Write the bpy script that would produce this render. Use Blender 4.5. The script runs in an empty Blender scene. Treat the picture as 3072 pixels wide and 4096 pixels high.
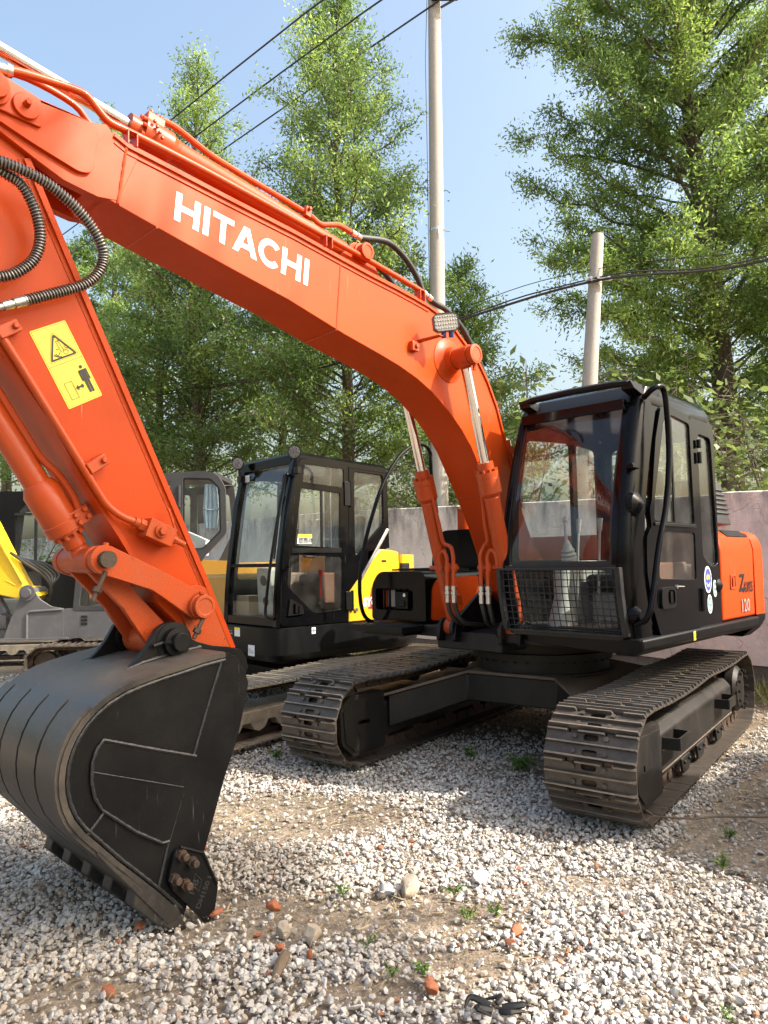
import bpy, bmesh, math, random
import numpy as np
from mathutils import Vector, Matrix, noise
from mathutils.geometry import tessellate_polygon
R = math.radians
S = bpy.context.scene
COL = S.collection
random.seed(7)
rng = np.random.default_rng(7)

# ---------------------------------------------------------------- camera, sky, sun, exposure
cam_d = bpy.data.cameras.new('camera')
cam = bpy.data.objects.new('camera', cam_d); COL.objects.link(cam)
S.camera = cam
cam_d.sensor_fit = 'VERTICAL'; cam_d.sensor_height = 36.0; cam_d.lens = 25.22
cam_d.clip_start = 0.05; cam_d.clip_end = 2000
_p, _r = 0.06892, -0.01739
_fw = Vector((0, math.cos(_p), math.sin(_p))); _up = Vector((0, -math.sin(_p), math.cos(_p))); _rt = Vector((1, 0, 0))
_r2 = _rt*math.cos(_r)+_up*math.sin(_r); _u2 = -_rt*math.sin(_r)+_up*math.cos(_r)
cam.matrix_world = Matrix(((_r2.x, _u2.x, -_fw.x, 0), (_r2.y, _u2.y, -_fw.y, 0), (_r2.z, _u2.z, -_fw.z, 1.4593), (0, 0, 0, 1)))

SUN_EL, SUN_AZ = 42.0, 105.0      # azimuth clockwise from +Y
world = bpy.data.worlds.new('World'); S.world = world; world.use_nodes = True
wn = world.node_tree; wn.nodes.clear()
sky = wn.nodes.new('ShaderNodeTexSky'); sky.sky_type = 'NISHITA'; sky.sun_disc = False
sky.sun_elevation = R(SUN_EL); sky.sun_rotation = R(SUN_AZ)
sky.air_density = 1.6; sky.dust_density = 7.5; sky.ozone_density = 1.5; sky.altitude = 50
bg = wn.nodes.new('ShaderNodeBackground'); bg.inputs['Strength'].default_value = 0.15
wo = wn.nodes.new('ShaderNodeOutputWorld')
wn.links.new(sky.outputs[0], bg.inputs[0]); wn.links.new(bg.outputs[0], wo.inputs[0])
sd = bpy.data.lights.new('sun', 'SUN'); sd.energy = 3.7; sd.angle = R(0.6); sd.color = (1.0, 0.94, 0.85)
so = bpy.data.objects.new('sun', sd); COL.objects.link(so)
_sv = Vector((math.cos(R(SUN_EL))*math.sin(R(SUN_AZ)), math.cos(R(SUN_EL))*math.cos(R(SUN_AZ)), math.sin(R(SUN_EL))))
so.rotation_euler = _sv.to_track_quat('Z', 'Y').to_euler(); so.location = _sv*60
S.view_settings.view_transform = 'Standard'; S.view_settings.look = 'None'
S.view_settings.exposure = 1.22; S.view_settings.gamma = 1.0; S.view_settings.use_curve_mapping = False
S.cycles.max_bounces = 8; S.cycles.transparent_max_bounces = 12; S.cycles.caustics_reflective = False; S.cycles.caustics_refractive = False

# ---------------------------------------------------------------- materials
def new_mat(name):
    m = bpy.data.materials.new(name); m.use_nodes = True
    nt = m.node_tree; b = nt.nodes['Principled BSDF']
    return m, nt, b
def paint(name, col, rough=0.4, metal=0.0, coat=0.0, dirt=None, dirt_amt=0.3, dirt_scale=3.0, stretch=(1, 1, 1), bump=0.0, bump_scale=60, spec=0.5, fine=0.25, topdust=0.0, chips=0.0, chipcol=(0.25, 0.12, 0.06), scratch=0.0, scratchcol=(0.3, 0.28, 0.25)):
    """painted / bare surface: base colour, two-scale grime, gloss that varies, fine relief"""
    m, nt, b = new_mat(name); N, Lk = nt.nodes.new, nt.links.new
    tc = N('ShaderNodeTexCoord'); mp = N('ShaderNodeMapping'); mp.inputs['Scale'].default_value = stretch
    Lk(tc.outputs['Object'], mp.inputs['Vector'])
    n1 = N('ShaderNodeTexNoise'); n1.inputs['Scale'].default_value = dirt_scale; n1.inputs['Detail'].default_value = 9; n1.inputs['Roughness'].default_value = 0.68
    Lk(mp.outputs[0], n1.inputs['Vector'])
    rp = N('ShaderNodeValToRGB'); rp.color_ramp.elements[0].position = 0.42; rp.color_ramp.elements[1].position = 0.72
    Lk(n1.outputs['Fac'], rp.inputs[0])
    mul = N('ShaderNodeMath'); mul.operation = 'MULTIPLY'; mul.inputs[1].default_value = dirt_amt; Lk(rp.outputs[0], mul.inputs[0])
    last = mul.outputs[0]
    if topdust > 0:
        g = N('ShaderNodeNewGeometry'); sx = N('ShaderNodeSeparateXYZ'); Lk(g.outputs['Normal'], sx.inputs[0])
        mr = N('ShaderNodeMapRange'); mr.inputs['From Min'].default_value = 0.3; mr.inputs['From Max'].default_value = 1.0; mr.inputs['To Max'].default_value = topdust
        Lk(sx.outputs['Z'], mr.inputs['Value'])
        n3 = N('ShaderNodeTexNoise'); n3.inputs['Scale'].default_value = dirt_scale*2.3; n3.inputs['Detail'].default_value = 6; Lk(mp.outputs[0], n3.inputs['Vector'])
        m3 = N('ShaderNodeMath'); m3.operation = 'MULTIPLY'; Lk(mr.outputs[0], m3.inputs[0]); Lk(n3.outputs['Fac'], m3.inputs[1])
        m4 = N('ShaderNodeMath'); m4.operation = 'ADD'; m4.use_clamp = True; Lk(last, m4.inputs[0]); Lk(m3.outputs[0], m4.inputs[1]); last = m4.outputs[0]
    mx = N('ShaderNodeMixRGB'); mx.inputs[1].default_value = (*col, 1); mx.inputs[2].default_value = (*(dirt or tuple(c*0.55 for c in col)), 1)
    Lk(last, mx.inputs[0]); colout = mx.outputs[0]
    n2 = N('ShaderNodeTexNoise'); n2.inputs['Scale'].default_value = bump_scale; n2.inputs['Detail'].default_value = 5; Lk(tc.outputs['Object'], n2.inputs['Vector'])
    if fine > 0:
        hv = N('ShaderNodeMixRGB'); hv.blend_type = 'OVERLAY'; hv.inputs[0].default_value = fine
        Lk(colout, hv.inputs[1]); Lk(n2.outputs['Fac'], hv.inputs[2]); colout = hv.outputs[0]
    if chips > 0:
        n4 = N('ShaderNodeTexNoise'); n4.inputs['Scale'].default_value = 14; n4.inputs['Detail'].default_value = 12; n4.inputs['Roughness'].default_value = 0.75; Lk(tc.outputs['Object'], n4.inputs['Vector'])
        r4 = N('ShaderNodeValToRGB'); r4.color_ramp.elements[0].position = 0.72-chips*0.12; r4.color_ramp.elements[1].position = 0.74-chips*0.12; Lk(n4.outputs['Fac'], r4.inputs[0])
        c4 = N('ShaderNodeMixRGB'); c4.inputs[2].default_value = (*chipcol, 1); Lk(r4.outputs[0], c4.inputs[0]); Lk(colout, c4.inputs[1]); colout = c4.outputs[0]
    if scratch > 0:                                                  # fine scuffs running two ways
        for ang, thr in ((0.65, 0.70), (-0.4, 0.715)):
            ms = N('ShaderNodeMapping'); ms.inputs['Rotation'].default_value = (0, ang, 0); ms.inputs['Scale'].default_value = (70, 70, 4); Lk(tc.outputs['Object'], ms.inputs['Vector'])
            n5 = N('ShaderNodeTexNoise'); n5.inputs['Scale'].default_value = 1.0; n5.inputs['Detail'].default_value = 4; Lk(ms.outputs[0], n5.inputs['Vector'])
            r5 = N('ShaderNodeValToRGB'); r5.color_ramp.elements[0].position = thr-0.03*scratch; r5.color_ramp.elements[1].position = thr+0.03; Lk(n5.outputs['Fac'], r5.inputs[0])
            n6 = N('ShaderNodeTexNoise'); n6.inputs['Scale'].default_value = 3.5; n6.inputs['Detail'].default_value = 3; Lk(tc.outputs['Object'], n6.inputs['Vector'])
            r6 = N('ShaderNodeValToRGB'); r6.color_ramp.elements[0].position = 0.45; r6.color_ramp.elements[1].position = 0.65; Lk(n6.outputs['Fac'], r6.inputs[0])
            m5 = N('ShaderNodeMath'); m5.operation = 'MULTIPLY'; Lk(r5.outputs[0], m5.inputs[0]); Lk(r6.outputs[0], m5.inputs[1])
            c5 = N('ShaderNodeMixRGB'); c5.inputs[2].default_value = (*scratchcol, 1); Lk(m5.outputs[0], c5.inputs[0]); Lk(colout, c5.inputs[1]); colout = c5.outputs[0]
    Lk(colout, b.inputs['Base Color'])
    b.inputs['Metallic'].default_value = metal
    ra = N('ShaderNodeMapRange'); ra.inputs['To Min'].default_value = max(0.02, rough-0.08); ra.inputs['To Max'].default_value = min(1, rough+0.22); Lk(last, ra.inputs['Value']); Lk(ra.outputs[0], b.inputs['Roughness'])
    b.inputs['Coat Weight'].default_value = coat; b.inputs['Coat Roughness'].default_value = 0.08; b.inputs['Specular IOR Level'].default_value = spec
    if bump > 0:
        bp = N('ShaderNodeBump'); bp.inputs['Strength'].default_value = bump; bp.inputs['Distance'].default_value = 0.004; Lk(n2.outputs['Fac'], bp.inputs['Height']); Lk(bp.outputs[0], b.inputs['Normal'])
    return m
def glass_mat(name, tint=(0.8, 0.85, 0.85), haze=0.0, refl=1.0, dust=0.06, ior=1.34):
    m = bpy.data.materials.new(name); m.use_nodes = True; nt = m.node_tree; nt.nodes.clear(); N, Lk = nt.nodes.new, nt.links.new
    out = N('ShaderNodeOutputMaterial'); tr = N('ShaderNodeBsdfTransparent'); tr.inputs[0].default_value = (*tint, 1)
    gl = N('ShaderNodeBsdfGlossy'); gl.inputs['Roughness'].default_value = 0.012; gl.inputs['Color'].default_value = (refl, refl, refl, 1)
    fr = N('ShaderNodeFresnel')
    gy = N('ShaderNodeNewGeometry'); mt_ = N('ShaderNodeMath'); mt_.operation = 'MULTIPLY_ADD'; mt_.inputs[1].default_value = 1/ior-ior; mt_.inputs[2].default_value = ior
    Lk(gy.outputs['Backfacing'], mt_.inputs[0]); Lk(mt_.outputs[0], fr.inputs[0])   # a pane reflects alike from both sides
    m1 = N('ShaderNodeMixShader'); Lk(fr.outputs[0], m1.inputs[0]); Lk(tr.outputs[0], m1.inputs[1]); Lk(gl.outputs[0], m1.inputs[2])
    df = N('ShaderNodeBsdfDiffuse'); df.inputs[0].default_value = (0.45, 0.47, 0.46, 1)
    tc = N('ShaderNodeTexCoord'); nz = N('ShaderNodeTexNoise'); nz.inputs['Scale'].default_value = 5; nz.inputs['Detail'].default_value = 8; Lk(tc.outputs['Object'], nz.inputs['Vector'])
    mr = N('ShaderNodeMapRange'); mr.inputs['From Min'].default_value = 0.4; mr.inputs['From Max'].default_value = 0.8; mr.inputs['To Min'].default_value = haze; mr.inputs['To Max'].default_value = haze+dust; Lk(nz.outputs['Fac'], mr.inputs['Value'])
    m2 = N('ShaderNodeMixShader'); Lk(mr.outputs[0], m2.inputs[0]); Lk(m1.outputs[0], m2.inputs[1]); Lk(df.outputs[0], m2.inputs[2]); Lk(m2.outputs[0], out.inputs[0])
    return m
M = {}
M['orange'] = paint('orange_paint', (0.52, 0.057, 0.0045), 0.45, scratch=0.5, scratchcol=(0.60, 0.16, 0.07), chips=0.10, chipcol=(0.25, 0.05, 0.02), coat=0.03, spec=0.2, dirt=(0.37, 0.046, 0.008), dirt_amt=0.6, dirt_scale=1.6, bump=0.05, bump_scale=180, fine=0.08, topdust=0.15)
M['orange_worn'] = paint('orange_paint_worn', (0.47, 0.066, 0.010), 0.5, spec=0.3, dirt=(0.33, 0.09, 0.04), dirt_amt=0.55, dirt_scale=5, bump=0.12, bump_scale=120, chips=0.95, chipcol=(0.12, 0.05, 0.028))
M['orange_cyl'] = paint('orange_cylinder_paint', (0.48, 0.060, 0.007), 0.42, coat=0.06, spec=0.35, dirt=(0.36, 0.10, 0.05), dirt_amt=0.4, dirt_scale=4, bump=0.05, bump_scale=150, fine=0.1)
M['rod'] = paint('chrome_rod', (0.72, 0.73, 0.75), 0.12, metal=1.0, dirt=(0.55, 0.55, 0.57), dirt_amt=0.35, dirt_scale=4, fine=0)
M['steel'] = paint('zinc_fitting', (0.62, 0.62, 0.6), 0.34, metal=0.9, dirt=(0.3, 0.28, 0.25), dirt_amt=0.5, dirt_scale=9)
M['black_gloss'] = paint('black_gloss_paint', (0.0028, 0.003, 0.0036), 0.2, coat=0.06, dirt=(0.007, 0.007, 0.007), dirt_amt=0.6, dirt_scale=3, fine=0.05, topdust=0.15, spec=0.12, scratch=0.4, scratchcol=(0.03, 0.03, 0.03))
M['black_satin'] = paint('black_satin_paint', (0.0042, 0.0044, 0.005), 0.42, dirt=(0.014, 0.0135, 0.0125), dirt_amt=0.45, dirt_scale=4, spec=0.22, fine=0.15, bump=0.05, topdust=0.3, stretch=(1, 1, 0.35))
M['bucket'] = paint('bucket_black_paint', (0.0055, 0.006, 0.007), 0.45, spec=0.2, scratch=0.6, scratchcol=(0.11, 0.105, 0.10), dirt=(0.014, 0.0135, 0.013), dirt_amt=0.7, dirt_scale=2.5, bump=0.12, bump_scale=90, chips=0.15, chipcol=(0.06, 0.055, 0.05), topdust=0.3)
M['bucket_shell'] = paint('bucket_worn_shell', (0.03, 0.029, 0.028), 0.4, spec=0.4, scratch=1.0, scratchcol=(0.2, 0.18, 0.15), dirt=(0.12, 0.10, 0.08), dirt_amt=1.0, dirt_scale=3.0, stretch=(0.9, 0.5, 0.9), bump=0.15, bump_scale=70, chips=0.3, chipcol=(0.22, 0.18, 0.14), topdust=0.45)
M['weld'] = paint('weld_bead', (0.022, 0.023, 0.025), 0.42, dirt=(0.05, 0.05, 0.05), dirt_amt=0.5, dirt_scale=25, bump=0.6, bump_scale=160)
M['track'] = paint('worn_track_steel', (0.062, 0.052, 0.043), 0.5, metal=0.3, dirt=(0.16, 0.13, 0.10), dirt_amt=0.8, dirt_scale=9, stretch=(1, 0.5, 1), bump=0.35, bump_scale=80, chips=0.6, chipcol=(0.33, 0.27, 0.21))
M['worn_edge'] = paint('polished_grouser_edge', (0.26, 0.22, 0.175), 0.42, metal=0.35, dirt=(0.07, 0.055, 0.045), dirt_amt=0.8, dirt_scale=16, stretch=(1, 0.6, 1), bump=0.3, bump_scale=90)
M['dust_edge'] = paint('dusty_grouser_edge', (0.36, 0.30, 0.22), 0.8, dirt=(0.2, 0.16, 0.12), dirt_amt=0.7, dirt_scale=12)
M['track_dusty'] = paint('dusty_track_steel', (0.20, 0.165, 0.12), 0.8, dirt=(0.40, 0.34, 0.25), dirt_amt=0.8, dirt_scale=8, bump=0.3, bump_scale=80)
M['under'] = paint('undercarriage_black', (0.010, 0.0095, 0.009), 0.55, spec=0.35, dirt=(0.05, 0.039, 0.029), dirt_amt=0.5, dirt_scale=4, stretch=(1, 1, 0.3), bump=0.2, bump_scale=60, topdust=0.55)
M['under_top'] = paint('dusty_undercarriage_top', (0.10, 0.072, 0.05), 0.7, dirt=(0.2, 0.15, 0.1), dirt_amt=0.6, dirt_scale=5, bump=0.2)
M['rust'] = paint('rusty_steel', (0.065, 0.047, 0.036), 0.65, metal=0.3, dirt=(0.17, 0.09, 0.05), dirt_amt=0.6, dirt_scale=14, bump=0.4)
M['hose'] = paint('rubber_hose', (0.022, 0.022, 0.021), 0.5, dirt=(0.06, 0.055, 0.05), dirt_amt=0.4, dirt_scale=10, fine=0.2)
M['spring'] = paint('hose_spring_guard', (0.34, 0.31, 0.27), 0.36, metal=0.75, dirt=(0.06, 0.055, 0.05), dirt_amt=0.6, dirt_scale=12)
M['glass'] = glass_mat('cab_glass', (0.90, 0.93, 0.92), 0.01, 1.0, 0.04)
M['glass_screen'] = glass_mat('windscreen_glass', (0.84, 0.88, 0.88), 0.015, 1.0, 0.05, 1.5)
M['glass_dark'] = glass_mat('tinted_glass', (0.80, 0.84, 0.82), 0.01, 1.0, 0.03)
M['glass_brown'] = glass_mat('door_glass', (0.70, 0.62, 0.57), 0.01, 1.0, 0.04, 1.38)
M['white'] = paint('white_decal', (0.80, 0.81, 0.82), 0.4, dirt=(0.6, 0.6, 0.6), dirt_amt=0.2, dirt_scale=12, fine=0.05)
M['silver'] = paint('silver_decal', (0.5, 0.48, 0.46), 0.35, metal=0.5)
M['ink'] = paint('black_print', (0.012, 0.012, 0.012), 0.5)
M['yellow_decal'] = paint('yellow_decal', (0.86, 0.74, 0.055), 0.38, dirt=(0.75, 0.65, 0.1), dirt_amt=0.3, dirt_scale=9, fine=0.04)
M['yellow'] = paint('yellow_paint', (0.80, 0.42, 0.02), 0.35, coat=0.25, dirt=(0.62, 0.34, 0.04), dirt_amt=0.35, dirt_scale=2.5, fine=0.06, topdust=0.2)
M['lemon'] = paint('lemon_yellow_paint', (0.83, 0.55, 0.02), 0.35, coat=0.2, dirt=(0.6, 0.4, 0.05), dirt_amt=0.3, dirt_scale=2.5, fine=0.06)
M['ochre'] = paint('ochre_paint', (0.50, 0.25, 0.03), 0.38, coat=0.15, dirt=(0.38, 0.2, 0.04), dirt_amt=0.4, dirt_scale=2.5, fine=0.06, topdust=0.2)
M['grey_paint'] = paint('machine_grey_paint', (0.10, 0.10, 0.105), 0.42, dirt=(0.2, 0.19, 0.18), dirt_amt=0.45, dirt_scale=4, bump=0.05, fine=0.1, topdust=0.5)
M['grey_cab'] = paint('cab_grey_paint', (0.05, 0.05, 0.052), 0.42, spec=0.3, dirt=(0.08, 0.08, 0.08), dirt_amt=0.3, dirt_scale=4)
M['guard'] = paint('guard_wire_paint', (0.022, 0.023, 0.025), 0.45, spec=0.3, dirt=(0.06, 0.06, 0.058), dirt_amt=0.5, dirt_scale=8)
M['lens'] = paint('lamp_lens', (0.36, 0.345, 0.31), 0.25, coat=0.4, dirt=(0.35, 0.33, 0.3), dirt_amt=0.6, dirt_scale=60, bump=0.8, bump_scale=130)
M['led_lens'] = paint('led_lens', (0.10, 0.10, 0.10), 0.3, coat=0.3, dirt=(0.3, 0.3, 0.29), dirt_amt=0.9, dirt_scale=70)
M['blue'] = paint('blue_plastic', (0.03, 0.07, 0.25), 0.4)
M['blue_decal'] = paint('blue_decal', (0.06, 0.09, 0.36), 0.4)
M['teal_decal'] = paint('teal_decal', (0.16, 0.30, 0.31), 0.4)
M['red'] = paint('red_plastic', (0.5, 0.02, 0.03), 0.4)
M['red_seat'] = paint('red_seat_cover', (0.36, 0.035, 0.05), 0.6, dirt=(0.2, 0.02, 0.03), dirt_amt=0.4, dirt_scale=8)
M['interior'] = paint('interior_grey', (0.30, 0.29, 0.27), 0.6, dirt=(0.2, 0.19, 0.17), dirt_amt=0.4, dirt_scale=6)
M['interior_lt'] = paint('interior_light_grey', (0.48, 0.47, 0.44), 0.55, dirt=(0.35, 0.33, 0.3), dirt_amt=0.4, dirt_scale=8)
M['interior_dk'] = paint('interior_dark', (0.03, 0.03, 0.032), 0.6)
M['curtain'] = paint('blue_curtain_cloth', (0.42, 0.52, 0.62), 0.8, dirt=(0.3, 0.4, 0.5), dirt_amt=0.3, dirt_scale=10)
M['plastic_wrap'] = glass_mat('clear_plastic_film', (0.9, 0.91, 0.91), 0.06, 1.0, 0.12)
M['brass'] = paint('brass_cap', (0.45, 0.32, 0.14), 0.4, metal=0.7, dirt=(0.2, 0.14, 0.07), dirt_amt=0.4)

# ---------------------------------------------------------------- mesh helpers
def bm_new(): return bmesh.new()
def obj(name, bm, mat, parent=None, smooth=35, bevel=0.0, seg=2, loc=None, rot=None):
    bmesh.ops.recalc_face_normals(bm, faces=bm.faces[:])
    a = math.radians(smooth) if smooth else 0
    for f in bm.faces: f.smooth = bool(smooth)
    if smooth:
        for e in bm.edges:
            if len(e.link_faces) == 2 and e.calc_face_angle(0) > a: e.smooth = False
    me = bpy.data.meshes.new(name); bm.to_mesh(me); bm.free()
    for mm in (mat if isinstance(mat, (list, tuple)) else [mat]): me.materials.append(mm)
    o = bpy.data.objects.new(name, me); COL.objects.link(o)
    if parent is not None: o.parent = parent
    if loc is not None: o.location = loc
    if rot is not None: o.rotation_euler = rot
    if bevel > 0:
        b = o.modifiers.new('bevel', 'BEVEL'); b.width = bevel; b.segments = seg; b.limit_method = 'ANGLE'; b.angle_limit = R(40); b.harden_normals = False
    return o
def inst(src, parent, mw):
    o = src.copy(); COL.objects.link(o); o.parent = parent; o.matrix_local = mw
    return o
def thing(name, label, cat, loc=(0, 0, 0), rz=0.0, group=None):
    o = bpy.data.objects.new(name, None); COL.objects.link(o); o.empty_display_size = 0.2
    o.location = loc; o.rotation_euler = (0, 0, rz); o['label'] = label; o['category'] = cat
    if group: o['group'] = group
    return o
def tag(o, label=None, cat=None, group=None, kind=None):
    if label: o['label'] = label
    if cat: o['category'] = cat
    if group: o['group'] = group
    if kind: o['kind'] = kind
    return o
def box(bm, a, b, mi=0):
    v = [bm.verts.new((x, y, z)) for x in (a[0], b[0]) for y in (a[1], b[1]) for z in (a[2], b[2])]
    for q in ((0, 1, 3, 2), (4, 6, 7, 5), (0, 4, 5, 1), (2, 3, 7, 6), (0, 2, 6, 4), (1, 5, 7, 3)):
        f = bm.faces.new([v[i] for i in q]); f.material_index = mi
    return v
def hexa(bm, p8, mi=0, top=None):
    """box from 8 corner points: bottom ring of four, then top ring of four"""
    v = [bm.verts.new(p) for p in p8]
    for q in ((4, 5, 6, 7), (3, 2, 1, 0), (0, 1, 5, 4), (1, 2, 6, 5), (2, 3, 7, 6), (3, 0, 4, 7)):
        f = bm.faces.new([v[i] for i in q]); f.material_index = mi if q != (4, 5, 6, 7) or top is None else top
def plate(bm, outer, holes, place, t0, t1, mi=0):
    """flat plate with openings: 2-D loops, place(u, v, t) gives the 3-D point; solid between t0 and t1"""
    loops = [list(outer)]+[list(h) for h in holes]
    flat = [p for l in loops for p in l]
    tris = tessellate_polygon([[Vector((p[0], p[1], 0)) for p in l] for l in loops])
    va = [bm.verts.new(place(p[0], p[1], t0)) for p in flat]; vb = [bm.verts.new(place(p[0], p[1], t1)) for p in flat]
    for t in tris:
        for vs in (va, vb):
            try: f = bm.faces.new([vs[i] for i in t]); f.material_index = mi
            except ValueError: pass
    k = 0
    for l in loops:
        n = len(l)
        for i in range(n):
            j = (i+1) % n
            f = bm.faces.new((va[k+i], va[k+j], vb[k+j], vb[k+i])); f.material_index = mi
        k += n
def xz(u, v, t): return (u, t, v)       # side plates: (x, z) outline, thickness along y
def yz(u, v, t): return (t, u, v)       # front plates
def xy(u, v, t): return (u, v, t)       # floor plates
def frame_of(d):
    d = Vector(d).normalized(); a = Vector((0, 0, 1)) if abs(d.z) < 0.95 else Vector((1, 0, 0))
    u = d.cross(a).normalized(); return u, d.cross(u).normalized()
def tube(bm, pts, r, n=10, caps=True, mi=0):
    pts = [Vector(p) for p in pts]; rs = r if isinstance(r, (list, tuple)) else [r]*len(pts)
    u = None; rings = []
    for i, p in enumerate(pts):
        d = (pts[min(i+1, len(pts)-1)]-pts[max(i-1, 0)]).normalized()
        if u is None: u, w = frame_of(d)
        else:
            u = (u-d*u.dot(d)); u = u.normalized() if u.length > 1e-6 else frame_of(d)[0]
            w = d.cross(u)
        rings.append([bm.verts.new(p+(u*math.cos(2*math.pi*k/n)+w*math.sin(2*math.pi*k/n))*rs[i]) for k in range(n)])
    for a, b in zip(rings, rings[1:]):
        for k in range(n):
            f = bm.faces.new((a[k], a[(k+1) % n], b[(k+1) % n], b[k])); f.material_index = mi
    if caps:
        for rg in (rings[0][::-1], rings[-1]):
            f = bm.faces.new(rg); f.material_index = mi
def spline(pts, k=6):
    """Catmull-Rom through the points"""
    P = [Vector(p) for p in pts]; P = [P[0]*2-P[1]]+P+[P[-1]*2-P[-2]]; out = []
    for i in range(1, len(P)-2):
        for j in range(k):
            t = j/k; a, b, c, d = P[i-1:i+3]
            out.append(0.5*((2*b)+(c-a)*t+(2*a-5*b+4*c-d)*t*t+(3*b-a-3*c+d)*t**3))
    out.append(P[-2]); return out
def lathe(bm, p0, p1, prof, n=24, mi=0, caps=True):
    """profile of (distance along p0->p1 in metres, radius)"""
    p0, p1 = Vector(p0), Vector(p1); d = (p1-p0).normalized(); u, w = frame_of(d); rings = []
    for t, r in prof:
        rings.append([bm.verts.new(p0+d*t+(u*math.cos(2*math.pi*k/n)+w*math.sin(2*math.pi*k/n))*max(r, 1e-4)) for k in range(n)])
    for a, b in zip(rings, rings[1:]):
        for k in range(n):
            f = bm.faces.new((a[k], a[(k+1) % n], b[(k+1) % n], b[k])); f.material_index = mi
    if caps:
        for rg in (rings[0][::-1], rings[-1]):
            f = bm.faces.new(rg); f.material_index = mi
def cyl(bm, p0, p1, r, n=20, mi=0): lathe(bm, p0, p1, [(0, r), ((Vector(p1)-Vector(p0)).length, r)], n, mi)
def hexbolt(bm, p, d, r=0.012, h=0.012, mi=0):
    cyl(bm, p, Vector(p)+Vector(d).normalized()*h, r, 6, mi)
def rounded(pts, r, k=4):
    """round the corners of a closed 2-D polygon"""
    out = []; n = len(pts)
    for i in range(n):
        p = Vector(pts[i]).to_2d(); a = Vector(pts[i-1]).to_2d(); b = Vector(pts[(i+1) % n]).to_2d()
        rr = r[i] if isinstance(r, (list, tuple)) else r
        da, db = (a-p), (b-p); q = min(rr, da.length*0.45, db.length*0.45)
        if q < 1e-4: out.append((p.x, p.y)); continue
        s, e = p+da.normalized()*q, p+db.normalized()*q
        for j in range(k+1):
            t = j/k; c = s*(1-t)**2+p*2*t*(1-t)+e*t*t; out.append((c.x, c.y))
    return out
def offset_poly(pts, d):
    n = len(pts); out = []; ar = sum(pts[i][0]*pts[(i+1) % n][1]-pts[(i+1) % n][0]*pts[i][1] for i in range(n)); s = 1 if ar > 0 else -1
    for i in range(n):
        p = Vector(pts[i]).to_2d(); a = (p-Vector(pts[i-1]).to_2d()).normalized(); b = (Vector(pts[(i+1) % n]).to_2d()-p).normalized()
        na, nb = Vector((-a.y, a.x)), Vector((-b.y, b.x)); m = (na+nb)
        m = m/max(0.35, m.dot(na)) if m.length > 1e-6 else na
        q = p+m*d*s; out.append((q.x, q.y))
    return out
def text_bm(body, size, place, bold=0.0, spacing=1.0):
    """lettering as flat mesh; place(u, v) maps text-plane metres to 3-D"""
    c = bpy.data.curves.new('lettering', 'FONT'); c.body = body; c.size = size; c.offset = bold; c.space_character = spacing; c.resolution_u = 3
    o = bpy.data.objects.new('lettering', c); COL.objects.link(o)
    me = bpy.data.meshes.new_from_object(o.evaluated_get(bpy.context.evaluated_depsgraph_get()))
    bm = bmesh.new(); bm.from_mesh(me)
    for v in bm.verts: v.co = Vector(place(v.co.x, v.co.y))
    bpy.data.objects.remove(o); bpy.data.meshes.remove(me); bpy.data.curves.remove(c)
    return bm
def seam(bm, pts, r=0.006, amp=0.22, step=0.009):
    r *= 0.8
    """weld bead: a thin rippled bead along a 3-D line"""
    P = [Vector(p) for p in pts]; out = []; rs = []
    for a, b_ in zip(P, P[1:]):
        n = max(2, int((b_-a).length/step))
        for i in range(n): out.append(a.lerp(b_, i/n)); rs.append(r*(1+amp*(random.random()-0.5)*2))
    out.append(P[-1]); rs.append(r); tube(bm, out, rs, 6)
# ================================================================ the orange excavator
# local frame: x forward (towards the bucket), y to the machine's left (cab side), z up; origin on the ground under the slewing centre
EX_LOC, EX_YAW, TRK_ROT = (1.2333, 5.7819, 0), R(-134.1), R(7.69)
EX = thing('excavator', 'orange excavator with glossy black cab, raised orange boom and black bucket resting on the gravel', 'excavator', EX_LOC, EX_YAW)

# ---- crawler tracks
def shoe_bm(pitch, width, holes=True):
    """triple-grouser shoe, x = travel, z = outward; plate with two oval slots and four bolt heads"""
    bm = bm_new(); h = pitch/2
    lo, hi = -h+0.004, h-0.004
    out = [(lo, -width/2), (hi, -width/2), (hi, width/2), (lo, width/2)]
    sl = []
    if holes:
        for sx in (-0.043, 0.038):
            sl.append(rounded([(sx-0.017, -0.042), (sx+0.017, -0.042), (sx+0.017, 0.042), (sx-0.017, 0.042)], 0.016, 2))
        nt = 0.022   # notches in the leading edge that show the links
        out = [(lo, -width/2), (hi, -width/2), (hi, -0.13), (hi-nt, -0.13), (hi-nt, -0.075), (hi, -0.075), (hi, 0.075), (hi-nt, 0.075), (hi-nt, 0.13), (hi, 0.13), (hi, width/2), (lo, width/2)]
    plate(bm, out, sl, xy, -0.012, 0.0)
    w = width/2
    for gx, gh, t in ((lo+0.006, 0.020, 0.010), (0.0, 0.018, 0.009), (hi-0.012, 0.020, 0.009)):
        for y0, y1 in (((-w, w),) if gx < hi-0.03 or not holes else ((-w, -0.13), (-0.075, 0.075), (0.13, w))):
            hexa(bm, [(gx-t, y0, 0.0), (gx+t, y0, 0.0), (gx+t, y1, 0.0), (gx-t, y1, 0.0), (gx-t*0.45, y0+0.006, gh), (gx+t*0.45, y0+0.006, gh), (gx+t*0.45, y1-0.006, gh), (gx-t*0.45, y1-0.006, gh)], 0, 1)
    if holes:
        for sx in (-0.043, 0.038):
            for sy in (-0.085, 0.085): hexbolt(bm, (sx, sy, 0.0), (0, 0, 1), 0.014, 0.013)
    return bm
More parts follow.
